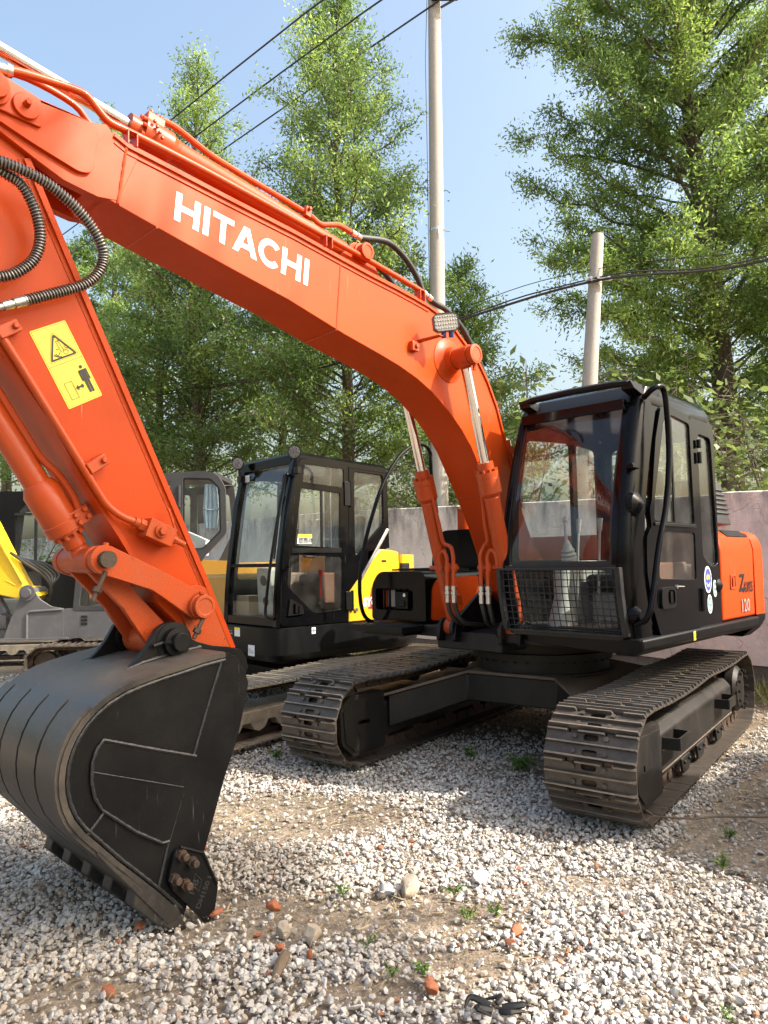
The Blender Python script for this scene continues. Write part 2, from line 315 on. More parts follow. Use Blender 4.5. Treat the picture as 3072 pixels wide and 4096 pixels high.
def track_path(a, rad, zc, sag, n):
    """n shoe seats evenly round two tumblers at x = +-a: returns (x, z, angle of travel)"""
    pts = []
    for i in range(200): pts.append((-a+2*a*i/200, zc-rad))
    for i in range(100): t = -math.pi/2+math.pi*i/100; pts.append((a+rad*math.cos(t), zc+rad*math.sin(t)))
    for i in range(200): u = i/200; pts.append((a-2*a*u, zc+rad-sag*(math.sin(math.pi*min(1, u*1.9)) if u < 0.526 else math.sin(math.pi*(u-0.526)/0.474)*0.8)))
    for i in range(100): t = math.pi/2+math.pi*i/100; pts.append((-a+rad*math.cos(t), zc+rad*math.sin(t)))
    pts.append(pts[0]); P = np.array(pts); d = np.r_[0, np.cumsum(np.linalg.norm(np.diff(P, axis=0), axis=1))]
    L = d[-1]; out = []
    for k in range(n):
        s0, s1 = (k-0.5)*L/n % L, (k+0.5)*L/n % L
        p0 = [np.interp(s0, d, P[:, i]) for i in (0, 1)]; p1 = [np.interp(s1, d, P[:, i]) for i in (0, 1)]
        out.append(((p0[0]+p1[0])/2, (p0[1]+p1[1])/2, math.atan2(p1[1]-p0[1], p1[0]-p0[0])))
    return out, L/n
TA, TR_, TZ = 1.37, 0.296, 0.333
SHOES, PITCH = track_path(TA, TR_, TZ, 0.022, 46)
shoe_src = None
for sy in (1, -1):
    yc = sy*0.995
    bm = bm_new()                                                    # link chain: the body of the track
    for x, z, a in SHOES:
        c, s = math.cos(a), math.sin(a); nx, nz = s, -c
        for oy in (-0.1, 0.1):
            q = []
            for zz in (0.012, 0.085):
                for (lx, ly) in ((-0.078, -0.02), (0.078, -0.02), (0.078, 0.02), (-0.078, 0.02)):
                    q.append((x+c*lx-nx*zz, yc+oy+ly, z+s*lx-nz*zz))
            hexa(bm, q)
        px, pz = x+c*0.086-nx*0.055, z+s*0.086-nz*0.055
        cyl(bm, (px, yc-0.13, pz), (px, yc+0.13, pz), 0.028, 8)
    track = obj('crawler_track', bm, M['rust'], EX, rot=(0, 0, TRK_ROT))
    for i, (x, z, a) in enumerate(SHOES):
        mw = Matrix.Translation((x, yc, z)) @ Matrix(((math.cos(a), 0, math.sin(a), 0), (0, 1, 0, 0), (math.sin(a), 0, -math.cos(a), 0), (0, 0, 0, 1)))
        mw = mw @ Matrix.Rotation(R(random.uniform(-1.2, 1.2)), 4, 'Y') @ Matrix.Diagonal((1, -1, 1, 1))
        if shoe_src is None:
            shoe_src = obj('track_shoe', shoe_bm(PITCH, 0.5), [M['track'], M['worn_edge']], track, bevel=0.003, seg=1); shoe_src.matrix_local = mw
        else: inst(shoe_src, track, mw)
    # track frame with sloping top, steps, idler guard
    bm = bm_new(); o0, o1 = (yc-0.17, yc+0.17)
    prof = [(-0.17, 0.16), (0.17, 0.16), (0.17, 0.40), (0.12, 0.455), (-0.12, 0.455), (-0.17, 0.40)]
    plate(bm, [(yc+p[0], p[1]) for p in prof], [], yz, -1.08, 1.02)
    fr = obj('track_frame', bm, M['under'], EX, bevel=0.012, rot=(0, 0, TRK_ROT))
    bm = bm_new(); plate(bm, rounded([(0.28, yc+0.06), (0.52, yc+0.06), (0.52, yc+0.12), (0.28, yc+0.12)], 0.03, 3), [], xy, 0.456, 0.459); obj('inspection_hole', bm, M['ink'], fr)
    for xx in (-0.55, 0.02, 0.42):
        bm = bm_new(); plate(bm, rounded([(xx-0.11, 0.175), (xx+0.11, 0.175), (xx+0.08, 0.075), (xx-0.08, 0.075)], 0.02, 2), [], xz, yc+sy*0.172-0.008, yc+sy*0.172+0.008)
        for bx in (-0.06, 0.06): hexbolt(bm, (xx+bx, yc+sy*0.18, 0.145), (0, sy, 0), 0.013, 0.014)
        obj('roller_guard', bm, M['under'], fr, bevel=0.004)
    bm = bm_new(); seam(bm, [(1.0, yc+sy*0.171, 0.19), (-1.05, yc+sy*0.171, 0.19)], 0.007); obj('weld_seam', bm, M['under_top'], fr)
    for oy in (0.185, -0.185):                                       # idler guards, chamfered plates both sides
        gp = rounded([(1.03, 0.10), (1.40, 0.10), (1.53, 0.20), (1.55, 0.44), (1.42, 0.52), (1.05, 0.50)], 0.03, 3)
        bm = bm_new(); hole = [(1.37, 0.30), (1.40, 0.30), (1.40, 0.335), (1.37, 0.335)] if oy*sy > 0 else rounded([(1.22, 0.30), (1.36, 0.31), (1.36, 0.34), (1.22, 0.33)], 0.01, 2)
        plate(bm, gp, [hole], xz, yc+oy-0.014, yc+oy+0.014)
        gi = offset_poly(gp, 0.03); plate(bm, gi, [hole], xz, yc+oy-0.01, yc+oy+(0.024 if oy > 0 else -0.024))
        plate(bm, [(1.02, 0.44), (1.45, 0.44), (1.40, 0.50), (1.02, 0.50)], [], xz, yc+oy*0.4, yc+oy)
        obj('idler_guard', bm, M['under'], fr, bevel=0.006)
    bm = bm_new()
    lathe(bm, (TA, yc-0.11, TZ), (TA, yc+0.11, TZ), [(0, 0.05), (0, 0.215), (0.06, 0.215), (0.06, 0.25), (0.16, 0.25), (0.16, 0.215), (0.22, 0.215), (0.22, 0.05)], 28)
    obj('idler', bm, M['rust'], fr)
    bm = bm_new()
    n = 21; ring = []
    for k in range(n*4):
        a = 2*math.pi*k/(n*4); rr = 0.235 if k % 4 in (0, 1) else 0.275
        ring.append((-TA+rr*math.cos(a), TZ+rr*math.sin(a)))
    plate(bm, ring, [], xz, yc-0.035, yc+0.035)
    obj('sprocket', bm, M['rust'], fr)
    bm = bm_new(); lathe(bm, (-TA, yc-0.2, TZ), (-TA, yc+0.2, TZ), [(0, 0.17), (0.1, 0.19), (0.1, 0.15), (0.3, 0.15), (0.3, 0.19), (0.36, 0.19), (0.39, 0.16), (0.40, 0.0)], 28)
    for k in range(12):
        a = 2*math.pi*k/12; hexbolt(bm, (-TA+0.155*math.cos(a), yc+0.2*sy, TZ+0.155*math.sin(a)), (0, sy, 0), 0.014, 0.02)
    obj('travel_motor', bm, M['under'], fr)
    for k in range(5):
        x = -0.95+k*0.48; bm = bm_new(); lathe(bm, (x, yc-0.13, 0.165), (x, yc+0.13, 0.165), [(0, 0.05), (0, 0.075), (0.05, 0.075), (0.05, 0.095), (0.07, 0.095), (0.07, 0.07), (0.19, 0.07), (0.19, 0.095), (0.21, 0.095), (0.21, 0.075), (0.26, 0.075), (0.26, 0.05)], 18)
        obj('track_roller', bm, M['rust'], fr)
    for x in (-0.35, 0.45):
        bm = bm_new(); lathe(bm, (x, yc-0.1, 0.535), (x, yc+0.1, 0.535), [(0, 0.05), (0.02, 0.055), (0.18, 0.055), (0.2, 0.05)], 16); obj('carrier_roller', bm, M['under'], fr)
    for x in (0.77, -0.62):                                          # loop steps on the outer face
        bm = bm_new(); y0 = yc+sy*0.165
        lp = [(x-0.13, y0), (x-0.12, y0+sy*0.1), (x+0.12, y0+sy*0.1), (x+0.13, y0)]
        for p, q in zip(lp, lp[1:]):
            d = Vector((q[0]-p[0], q[1]-p[1])); nrm = Vector((-d.y, d.x)).normalized()*0.006
            hexa(bm, [(p[0]-nrm.x, p[1]-nrm.y, 0.315), (q[0]-nrm.x, q[1]-nrm.y, 0.315), (q[0]+nrm.x, q[1]+nrm.y, 0.315), (p[0]+nrm.x, p[1]+nrm.y, 0.315),
                      (p[0]-nrm.x, p[1]-nrm.y, 0.385), (q[0]-nrm.x, q[1]-nrm.y, 0.385), (q[0]+nrm.x, q[1]+nrm.y, 0.385), (p[0]+nrm.x, p[1]+nrm.y, 0.385)])
        obj('step', bm, M['under'], fr)
# ---- X-shaped centre frame and slewing ring
bm = bm_new()
Z0, Z1 = 0.395, 0.60
plan = [(0.55, -0.36), (0.55, 0.36), (0.98, 0.80), (0.62, 0.84), (0.30, 0.62), (-0.30, 0.62), (-0.62, 0.84), (-0.98, 0.80), (-0.55, 0.36), (-0.55, -0.36), (-0.98, -0.80), (-0.62, -0.84), (-0.30, -0.62), (0.30, -0.62), (0.62, -0.84), (0.98, -0.80)]
def drop(p, z): return z-0.15*max(0, (abs(p[1])-0.40)/0.42)
vt = [bm.verts.new((p[0], p[1], drop(p, Z1))) for p in plan]; vb = [bm.verts.new((p[0], p[1], drop(p, Z0)-(0.03 if abs(p[1]) > 0.5 else 0))) for p in plan]
for tri in tessellate_polygon([[Vector((p[0], p[1], 0)) for p in plan]]):
    bm.faces.new([vt[i] for i in tri]); bm.faces.new([vb[i] for i in tri])
for i in range(len(plan)):
    j = (i+1) % len(plan); bm.faces.new((vt[i], vt[j], vb[j], vb[i]))
cf = obj('centre_frame', bm, M['under'], EX, smooth=20, bevel=0.01, rot=(0, 0, TRK_ROT))
bm = bm_new()                                                        # overhanging top plate
pt = offset_poly(plan, -0.02)
va = [bm.verts.new((p[0], p[1], drop(p, Z1)+0.003)) for p in pt]; vc = [bm.verts.new((p[0], p[1], drop(p, Z1)+0.023)) for p in pt]
for tri in tessellate_polygon([[Vector((p[0], p[1], 0)) for p in pt]]):
    bm.faces.new([va[i] for i in tri]); bm.faces.new([vc[i] for i in tri])
for i in range(len(pt)):
    j = (i+1) % len(pt); bm.faces.new((va[i], va[j], vc[j], vc[i]))
obj('frame_top_plate', bm, M['under_top'], cf, smooth=20)
bm = bm_new(); lathe(bm, (0, 0, 0.61), (0, 0, 0.87), [(0, 0.56), (0.012, 0.56), (0.014, 0.515), (0.10, 0.515), (0.102, 0.545), (0.15, 0.545), (0.152, 0.50), (0.26, 0.50)], 48)
for k in range(36):
    a = 2*math.pi*k/36; hexbolt(bm, (0.53*math.cos(a), 0.53*math.sin(a), 0.708), (0, 0, -1), 0.012, 0.014)
obj('slewing_ring', bm, M['under'], EX)

# ---- upper structure: main frame, skirts, boxes
bm = bm_new()
box(bm, (-1.55, -0.42, 0.80), (0.78, 0.17, 0.93)); box(bm, (-1.5, -1.15, 0.87), (0.70, -0.42, 0.955)); box(bm, (-1.6, 0.17, 0.875), (0.80, 1.17, 0.95))
main = obj('main_frame', bm, M['under'], EX, bevel=0.01)
for y in (-0.225, 0.205):                                            # boom foot cheek plates
    bm = bm_new(); plate(bm, rounded([(-0.55, 0.9), (0.86, 0.9), (0.86, 1.0), (0.75, 1.05), (0.33, 1.32), (0.12, 1.38), (-0.05, 1.32), (-0.4, 1.1)], 0.06, 3), [], xz, y-0.015, y+0.015)
    obj('boom_bracket', bm, M['under'], main, bevel=0.004)
for y in (-0.28, 0.28):                                              # boom cylinder foot bosses
    bm = bm_new()
    for s in (-0.075, 0.075):
        plate(bm, rounded([(0.58, 0.86), (0.86, 0.86), (0.83, 1.0), (0.77, 1.04), (0.68, 1.0)], 0.04, 3), [], xz, y+s-0.014, y+s+0.014)
    cyl(bm, (0.735, y-0.11, 0.965), (0.735, y+0.11, 0.965), 0.036, 18)
    obj('cylinder_foot', bm, M['black_satin'], main, bevel=0.003)
# cab-side skirt
bm = bm_new()
sec = [(1.05, 0.862), (1.17, 0.862), (1.232, 0.90), (1.236, 0.962), (1.20, 0.968), (1.05, 0.968)]
n0 = [bm.verts.new((-1.30, y, z)) for y, z in sec]; n1 = [bm.verts.new((0.845, y, z)) for y, z in sec]
for i in range(6): bm.faces.new((n0[i], n0[(i+1) % 6], n1[(i+1) % 6], n1[i]))
bm.faces.new(n0[::-1]); bm.faces.new(n1)
obj('side_skirt', bm, M['black_satin'], EX, bevel=0.012)
bm = bm_new()
hexa(bm, [(0.78, 0.13, 0.90), (0.84, 1.12, 0.862), (0.84, 1.2, 0.875), (0.70, 0.17, 0.90), (0.79, 0.10, 0.985), (0.87, 1.12, 0.968), (0.845, 1.228, 0.968), (0.70, 0.13, 0.985)])
obj('front_skirt', bm, M['black_satin'], EX, bevel=0.012)
# right front tool box with lamp opening
bm = bm_new()
pf = rounded([(-1.20, 0.975), (-0.60, 0.975), (-0.60, 1.375), (-1.12, 1.375), (-1.20, 1.26)], [0.03, 0.03, 0.07, 0.07, 0.05], 4)
op = rounded([(-1.155, 1.06), (-0.735, 1.06), (-0.735, 1.235), (-1.155, 1.235)], 0.03, 3)
plate(bm, pf, [op], yz, 0.66, 0.70)
prf = [(0.66, 1), (-0.10, 1)]
ra = [bm.verts.new((0.68, y, z)) for y, z in pf]; rb = [bm.verts.new((-0.12, y, z)) for y, z in pf]
for i in range(len(pf)): bm.faces.new((ra[i], ra[(i+1) % len(pf)], rb[(i+1) % len(pf)], rb[i]))
bm.faces.new(rb); plate(bm, op, [], yz, 0.60, 0.605)
tb = obj('tool_box', bm, M['black_gloss'], EX, bevel=0.02, seg=3)
bm = bm_new(); plate(bm, rounded([(0.64, 0.985), (0.62, 1.24), (0.56, 1.31), (0.02, 1.33), (0.02, 0.985)], 0.03), [], xz, -0.60, -0.585); obj('side_panel', bm, M['orange'], tb)
bm = bm_new(); box(bm, (0.61, -1.135, 1.075), (0.63, -1.09, 1.22)); obj('reflector', bm, M['orange'], tb)
bm = bm_new(); plate(bm, rounded([(-1.06, 1.085), (-0.95, 1.085), (-0.95, 1.22), (-1.06, 1.22)], 0.02), [], yz, 0.625, 0.648); obj('box_lamp', bm, M['lens'], tb)
bm = bm_new()
for yy in (-1.075, -1.015, -0.94): box(bm, (0.66, yy-0.006, 1.06), (0.685, yy+0.006, 1.235))
box(bm, (0.64, -0.93, 1.07), (0.69, -0.80, 1.21)); box(bm, (0.69, -0.915, 1.09), (0.70, -0.83, 1.14)); obj('grille_bar', bm, M['black_satin'], tb, bevel=0.004)
bm = bm_new(); cyl(bm, (0.69, -0.815, 1.185), (0.715, -0.815, 1.185), 0.015, 12); obj('lock', bm, M['steel'], tb)
bm = bm_new(); box(bm, (0.06, -1.15, 1.378), (0.50, -0.66, 1.392))
for k in range(9): box(bm, (0.1+k*0.045, -1.1, 1.392), (0.12+k*0.045, -0.70, 1.397))
obj('tread_plate', bm, M['black_satin'], tb)
bm = bm_new(); box(bm, (0.68, -1.20, 0.905), (0.96, -0.62, 0.955)); box(bm, (0.55, -1.1, 0.88), (0.90, -0.66, 0.905))
for k in range(6): box(bm, (0.71+k*0.04, -1.16, 0.955), (0.73+k*0.04, -0.66, 0.96))
obj('step', bm, M['black_satin'], EX, bevel=0.008)
# fuel tank, filler neck, engine hood, counterweight
bm = bm_new()
tk = rounded([(-1.22, 0.97), (-0.62, 0.97), (-0.62, 1.735), (-1.10, 1.735), (-1.20, 1.55)], [0.02, 0.02, 0.06, 0.1, 0.1], 4); plate(bm, tk, [], yz, -0.75, -0.10)
tank = obj('fuel_tank', bm, M['black_gloss'], EX, bevel=0.025, seg=3)
bm = bm_new(); cyl(bm, (-0.25, -0.92, 1.735), (-0.25, -0.92, 1.925), 0.072, 24); fn = obj('filler_neck', bm, M['orange'], tank)
bm = bm_new(); lathe(bm, (-0.25, -0.92, 1.925), (-0.25, -0.92, 1.96), [(0, 0.082), (0.022, 0.082), (0.03, 0.06), (0.035, 0.02)], 24); obj('filler_cap', bm, M['brass'], tank)
bm = bm_new()
hd = [(1.05, 1.00), (1.05, 1.60), (0.95, 1.66), (-1.05, 1.66), (-1.17, 1.58), (-1.17, 1.0)]; plate(bm, rounded(hd, 0.05), [], yz, -1.35, -0.76); obj('engine_hood', bm, M['orange'], EX, bevel=0.02)
bm = bm_new()                                                        # left side cover with louvres along its shoulder
cs = [(1.05, 0.972), (1.205, 0.972), (1.212, 1.50), (1.19, 1.60), (1.12, 1.655), (1.05, 1.662)]
q0 = [bm.verts.new((-1.30, y, z)) for y, z in cs]; q1 = [bm.verts.new((-0.565, y, z)) for y, z in cs]
for i in range(6): bm.faces.new((q0[i], q0[(i+1) % 6], q1[(i+1) % 6], q1[i]))
bm.faces.new(q0[::-1]); bm.faces.new(q1)
cov = obj('side_cover', bm, M['orange'], EX, bevel=0.02, seg=3)
bm = bm_new()
for k in range(15):
    x = -0.80-k*0.031; hexa(bm, [(x-0.008, 1.125, 1.653), (x+0.008, 1.125, 1.653), (x+0.008, 1.188, 1.603), (x-0.008, 1.188, 1.603), (x-0.008, 1.129, 1.659), (x+0.008, 1.129, 1.659), (x+0.008, 1.192, 1.609), (x-0.008, 1.192, 1.609)])
obj('louvre', bm, M['ink'], cov)
bm = bm_new(); plate(bm, rounded([(-0.86, 1.205), (-0.74, 1.205), (-0.74, 1.315), (-0.86, 1.315)], 0.008), [rounded([(-0.845, 1.22), (-0.755, 1.22), (-0.755, 1.30), (-0.845, 1.30)], 0.006)], xz, 1.211, 1.216)
box(bm, (-0.815, 1.211, 1.225), (-0.785, 1.219, 1.29)); obj('latch', bm, M['orange_cyl'], cov, bevel=0.002)
bm = text_bm('Z', 0.185, lambda u, v: (-0.935-u*0.95-(v)*0.10+0.0, 1.2145, 1.185+v), 0.004); tb2 = text_bm('AXIS', 0.115, lambda u, v: (-1.025-u*0.92-v*0.08, 1.2145, 1.172+v), 0.003)
obj('lettering', bm, M['ink'], cov, smooth=0); obj('lettering', tb2, M['ink'], cov, smooth=0)
obj('lettering', text_bm('120', 0.15, lambda u, v: (-0.945-u*0.92, 1.2145, 1.02+v*0.93), 0.003), M['silver'], cov, smooth=0)
bm = bm_new()
cwp = []
a0 = math.asin(1.205/1.86)
arc = [(-1.86*math.cos(t), 1.86*math.sin(t)) for t in np.linspace(a0, -a0, 25)]
pl = arc+[(-1.20, -1.205), (-1.20, 1.205)]
def cw_ring(z, inset): return [bm.verts.new((p[0]*(1-inset/1.9), p[1]*(1-inset/1.9), z)) for p in pl]
rings = [cw_ring(z, i) for z, i in ((0.975, 0.0), (1.50, 0.0), (1.58, 0.02), (1.63, 0.06), (1.655, 0.13))]
for a, b in zip(rings, rings[1:]):
    for i in range(len(pl)): bm.faces.new((a[i], a[(i+1) % len(pl)], b[(i+1) % len(pl)], b[i]))
bm.faces.new(rings[0][::-1]); bm.faces.new(rings[-1])
bmesh.ops.translate(bm, verts=bm.verts, vec=(-0.13, 0, 0)); obj('counterweight', bm, M['orange'], EX, bevel=0.0)
bm = bm_new()
rings = [cw_ring(z, i) for z, i in ((0.80, 0.14), (0.86, 0.05), (0.93, 0.0), (0.97, -0.005))]
for a, b in zip(rings, rings[1:]):
    for i in range(len(pl)): bm.faces.new((a[i], a[(i+1) % len(pl)], b[(i+1) % len(pl)], b[i]))
bm.faces.new(rings[0][::-1]); bm.faces.new(rings[-1]); bmesh.ops.translate(bm, verts=bm.verts, vec=(-0.13, 0, 0))
obj('counterweight_skirt', bm, M['black_satin'], EX)
bm = bm_new()                                                        # dark air-intake cowl behind the cab
hexa(bm, [(-0.95, 0.80, 1.66), (-0.62, 0.80, 1.66), (-0.62, 1.17, 1.70), (-0.95, 1.17, 1.70), (-0.80, 0.86, 2.05), (-0.62, 0.86, 2.05), (-0.62, 1.15, 2.05), (-0.82, 1.15, 2.02)])
for k in range(6): box(bm, (-0.93+k*0.02, 1.13, 1.78+k*0.035), (-0.64, 1.178-k*0.002, 1.795+k*0.035))
obj('air_intake', bm, M['grey_cab'], EX, bevel=0.012)

# ---- cab
def cab_front(z):
    zs = [0.955, 1.10, 1.25, 1.40, 1.60, 1.75, 1.95, 2.10, 2.25, 2.40, 2.50, 2.58, 2.62]; xs = [0.855, 0.895, 0.925, 0.938, 0.925, 0.897, 0.842, 0.795, 0.742, 0.683, 0.632, 0.56, 0.47]
    return float(np.interp(z, zs, xs))
YL, YR, XB = 1.20, 0.265, -0.57
cab = obj('cab', bm_new(), M['black_gloss'], EX)                      # shell mesh filled in below
bm = bm_new()
zs = [0.955, 1.05, 1.15, 1.25, 1.40, 1.55, 1.70, 1.85, 2.0, 2.15, 2.3, 2.4, 2.48]
for ys, sgn in (((YL-0.115, YL-0.04), 1), ((YR+0.04, YR+0.085), -1)):  # front pillars: thick, rounded outer corner
    prev = None
    for z in zs+[2.56]:
        x = cab_front(z); d = 0.12 if sgn > 0 else 0.09
        yo = YL if sgn > 0 else YR; w = 0.115 if sgn > 0 else 0.075
        xo = x-0.012
        sec = [(xo-0.004, yo-sgn*w), (xo+0.006, yo-sgn*w*0.6), (xo-0.002, yo-sgn*0.03), (xo-0.03, yo-sgn*0.006), (xo-0.07, yo), (xo-d-0.10*(sgn > 0), yo), (xo-d-0.10*(sgn > 0), yo-sgn*0.03), (xo-0.06, yo-sgn*w)]
        ring = [bm.verts.new((a, b, z)) for a, b in sec]
        if prev:
            for i in range(8): bm.faces.new((prev[i], prev[(i+1) % 8], ring[(i+1) % 8], ring[i]))
        else: bm.faces.new(ring[::-1])
        prev = ring
    bm.faces.new(prev)
obj_front = bm; bm = bm_new()
# roof: rounded slab
def roof_ring(inset, z0, z1, z2):
    pts = [(0.62-inset, YR+0.03+inset), (0.62-inset, YL-0.03-inset), (0.50-inset, YL-inset), (-0.45, YL-inset), (XB+inset, YL-0.1-inset), (XB+inset, YR+0.1+inset), (-0.45, YR+inset), (0.50-inset, YR+inset)]
    return [bm.verts.new((x, y, z0+(z1-z0)*(1-min(1, abs(x-0.02)/0.6)**3))) for x, y in pts]
rr = [roof_ring(0.0, 2.405, 2.46, 0), roof_ring(-0.008, 2.46, 2.52, 0), roof_ring(0.015, 2.52, 2.575, 0), roof_ring(0.055, 2.555, 2.615, 0), roof_ring(0.14, 2.575, 2.64, 0)]
for a, b in zip(rr, rr[1:]):
    for i in range(8): bm.faces.new((a[i], a[(i+1) % 8], b[(i+1) % 8], b[i]))
bm.faces.new(rr[0][::-1]); bm.faces.new(rr[-1])
roof = obj('roof', bm, M['black_gloss'], cab, smooth=50, bevel=0.012)
# left side: rear pillar panel with window opening, sill
bm = bm_new()
side = [(-0.13, 0.96), (-0.125, 2.44), (0.30, 2.46), (0.46, 2.40), (0.42, 2.53), (0.1, 2.53), (-0.45, 2.50), (-0.57, 2.40), (-0.57, 0.96)]
rw = rounded([(-0.25, 1.46), (-0.25, 2.34), (-0.50, 2.33), (-0.54, 1.40), (-0.40, 1.38)], 0.05, 3)
plate(bm, side, [rw], xz, YL-0.035, YL)
# right side wall with large window
rsd = [(0.80, 0.96), (0.86, 1.4), (0.82, 1.8), (0.66, 2.3), (0.55, 2.5), (-0.5, 2.5), (-0.57, 2.38), (-0.57, 0.96)]
plate(bm, rsd, [rounded([(0.72, 1.45), (0.70, 1.8), (0.56, 2.32), (-0.06, 2.36), (-0.06, 1.45)], 0.05), rounded([(-0.14, 1.45), (-0.14, 2.36), (-0.48, 2.34), (-0.48, 1.45)], 0.05)], xz, YR, YR+0.03)
plate(bm, [(YR+0.03, 0.96), (YL-0.036, 0.96), (YL-0.036, 2.46), (YR+0.03, 2.46)], [rounded([(YR+0.12, 1.42), (YL-0.13, 1.42), (YL-0.13, 2.34), (YR+0.12, 2.34)], 0.06)], yz, XB, XB+0.03)
box(bm, (XB+0.03, YR+0.03, 0.955), (0.80, YL-0.036, 0.99))
box(bm, (0.56, YR+0.07, 2.40), (0.70, YL-0.1, 2.47))
# window header / sill bars across the front
hb_ = bm; bm = bm_new()
hexa(bm, [(0.60, YR+0.06, 2.45), (0.665, YR+0.06, 2.45), (0.665, YL-0.08, 2.45), (0.60, YL-0.08, 2.45), (0.52, YR+0.06, 2.56), (0.585, YR+0.06, 2.56), (0.585, YL-0.08, 2.56), (0.52, YL-0.08, 2.56)])
obj('window_bar', bm, M['ink'], cab); bm = bm_new()
hexa(bm, [(0.80, YR+0.06, 0.955), (0.865, YR+0.06, 0.955), (0.865, YL-0.08, 0.955), (0.80, YL-0.08, 0.955), (0.80, YR+0.06, 1.0), (0.87, YR+0.06, 1.0), (0.87, YL-0.08, 1.0), (0.80, YL-0.08, 1.0)])
obj('window_bar', bm, M['ink'], cab); bm = bm_new()
hexa(bm, [(0.88, YR+0.06, 1.385), (0.935, YR+0.06, 1.385), (0.935, YL-0.08, 1.385), (0.88, YL-0.08, 1.385), (0.88, YR+0.06, 1.415), (0.935, YR+0.06, 1.415), (0.935, YL-0.08, 1.415), (0.88, YL-0.08, 1.415)])
obj('window_bar', bm, M['ink'], cab); bm = hb_
me2 = bpy.data.meshes.new('tmp'); obj_front.to_mesh(me2); bm.from_mesh(me2); obj_front.free()
bmesh.ops.recalc_face_normals(bm, faces=bm.faces[:])
for f in bm.faces: f.smooth = True
for e in bm.edges:
    if len(e.link_faces) == 2 and e.calc_face_angle(0) > R(40): e.smooth = False
bm.to_mesh(cab.data); bm.free()
b = cab.modifiers.new('bevel', 'BEVEL'); b.width = 0.012; b.segments = 3; b.limit_method = 'ANGLE'; b.angle_limit = R(40)
# glazing
def curved_sheet(y0, y1, z0, z1, dx=0.0, nz=14):
    bm = bm_new(); rows = []
    for i in range(nz+1):
        z = z0+(z1-z0)*i/nz; x = cab_front(z)-0.016+dx
        rows.append([bm.verts.new((x-0.115*(y0+(y1-y0)*j/8-0.68)**2, y0+(y1-y0)*j/8, z)) for j in range(9)])
    for a, b in zip(rows, rows[1:]):
        for j in range(8): bm.faces.new((a[j], a[j+1], b[j+1], b[j]))
    return bm
ws = obj('windscreen', curved_sheet(YR+0.07, YL-0.105, 1.41, 2.455), M['glass_screen'], cab, smooth=60)
obj('lower_window', curved_sheet(YR+0.07, YL-0.105, 1.0, 1.39), M['glass_dark'], cab, smooth=60)
bm = bm_new()                                                        # black border strip round the windscreen
for y0, y1, z0, z1 in ((YR+0.07, YR+0.095, 1.41, 2.455), (YL-0.13, YL-0.105, 1.41, 2.455), (YR+0.095, YL-0.13, 2.415, 2.455), (YR+0.095, YL-0.13, 1.41, 1.44)):
    t = curved_sheet(y0, y1, z0, z1, 0.004); mm = bpy.data.meshes.new('t'); t.to_mesh(mm); t.free(); bm.from_mesh(mm)
obj('window_seal', bm, M['ink'], cab, smooth=60)
bm = bm_new(); plate(bm, offset_poly(rw, -0.02), [], xz, YL-0.022, YL-0.018); obj('rear_side_window', bm, M['glass_dark'], cab)
bm = bm_new(); plate(bm, [(0.74, 1.43), (0.58, 2.34), (-0.5, 2.38), (-0.5, 1.43)], [], xz, YR+0.012, YR+0.016); obj('right_window', bm, M['glass'], cab)
bm = bm_new(); plate(bm, [(YR+0.1, 1.40), (YL-0.11, 1.40), (YL-0.11, 2.36), (YR+0.1, 2.36)], [], yz, XB+0.012, XB+0.016); obj('rear_window', bm, M['glass'], cab)
# door
dl = [(0.55, 0.965), (0.66, 1.18), (0.705, 1.37), (0.69, 1.585), (0.615, 1.645), (0.635, 1.755), (0.595, 1.82), (0.50, 2.22), (0.40, 2.44), (0.30, 2.455), (-0.05, 2.44), (-0.125, 2.40), (-0.125, 0.97)]
w1 = rounded([(0.575, 1.69), (0.545, 1.85), (0.36, 2.36), (0.24, 2.41), (-0.07, 2.385), (-0.085, 1.68)], 0.03, 3)
w2 = rounded([(0.50, 1.625), (0.53, 1.32), (-0.075, 1.295), (-0.085, 1.62)], 0.03, 3)
bm = bm_new(); plate(bm, rounded(dl, 0.02, 2), [w1, w2], xz, YL-0.02, YL+0.014)
door = obj('door', bm, M['black_gloss'], cab, bevel=0.008, seg=2)
bm = bm_new(); plate(bm, offset_poly(w1, -0.012), [], xz, YL-0.004, YL); obj('door_window', bm, M['glass'], cab)
bm = bm_new(); plate(bm, offset_poly(w2, -0.012), [], xz, YL+0.003, YL+0.007); obj('door_lower_window', bm, M['glass_brown'], cab)
bm = bm_new(); box(bm, (-0.09, YL+0.006, 1.655), (0.58, YL+0.024, 1.678)); box(bm, (0.225, YL+0.002, 1.69), (0.25, YL+0.012, 2.38)); obj('window_rail', bm, M['black_satin'], cab, bevel=0.003)
bm = bm_new(); plate(bm, rounded([(0.32, 1.13), (0.55, 1.13), (0.54, 1.265), (0.33, 1.265)], 0.045), [rounded([(0.345, 1.15), (0.455, 1.15), (0.455, 1.245), (0.345, 1.245)], 0.035)], xz, YL+0.012, YL+0.032); plate(bm, rounded([(0.36, 1.16), (0.40, 1.16), (0.40, 1.235), (0.36, 1.235)], 0.01), [], xz, YL+0.012, YL+0.026)
obj('door_handle', bm, M['black_satin'], cab, bevel=0.005)
bm = bm_new(); tube(bm, [(0.31, YL+0.018, 1.263), (0.16, YL+0.020, 1.258)], [0.006, 0.004], 8); hexbolt(bm, (0.29, YL+0.012, 1.262), (0, 1, 0), 0.014, 0.016); obj('key_pull', bm, M['steel'], cab)
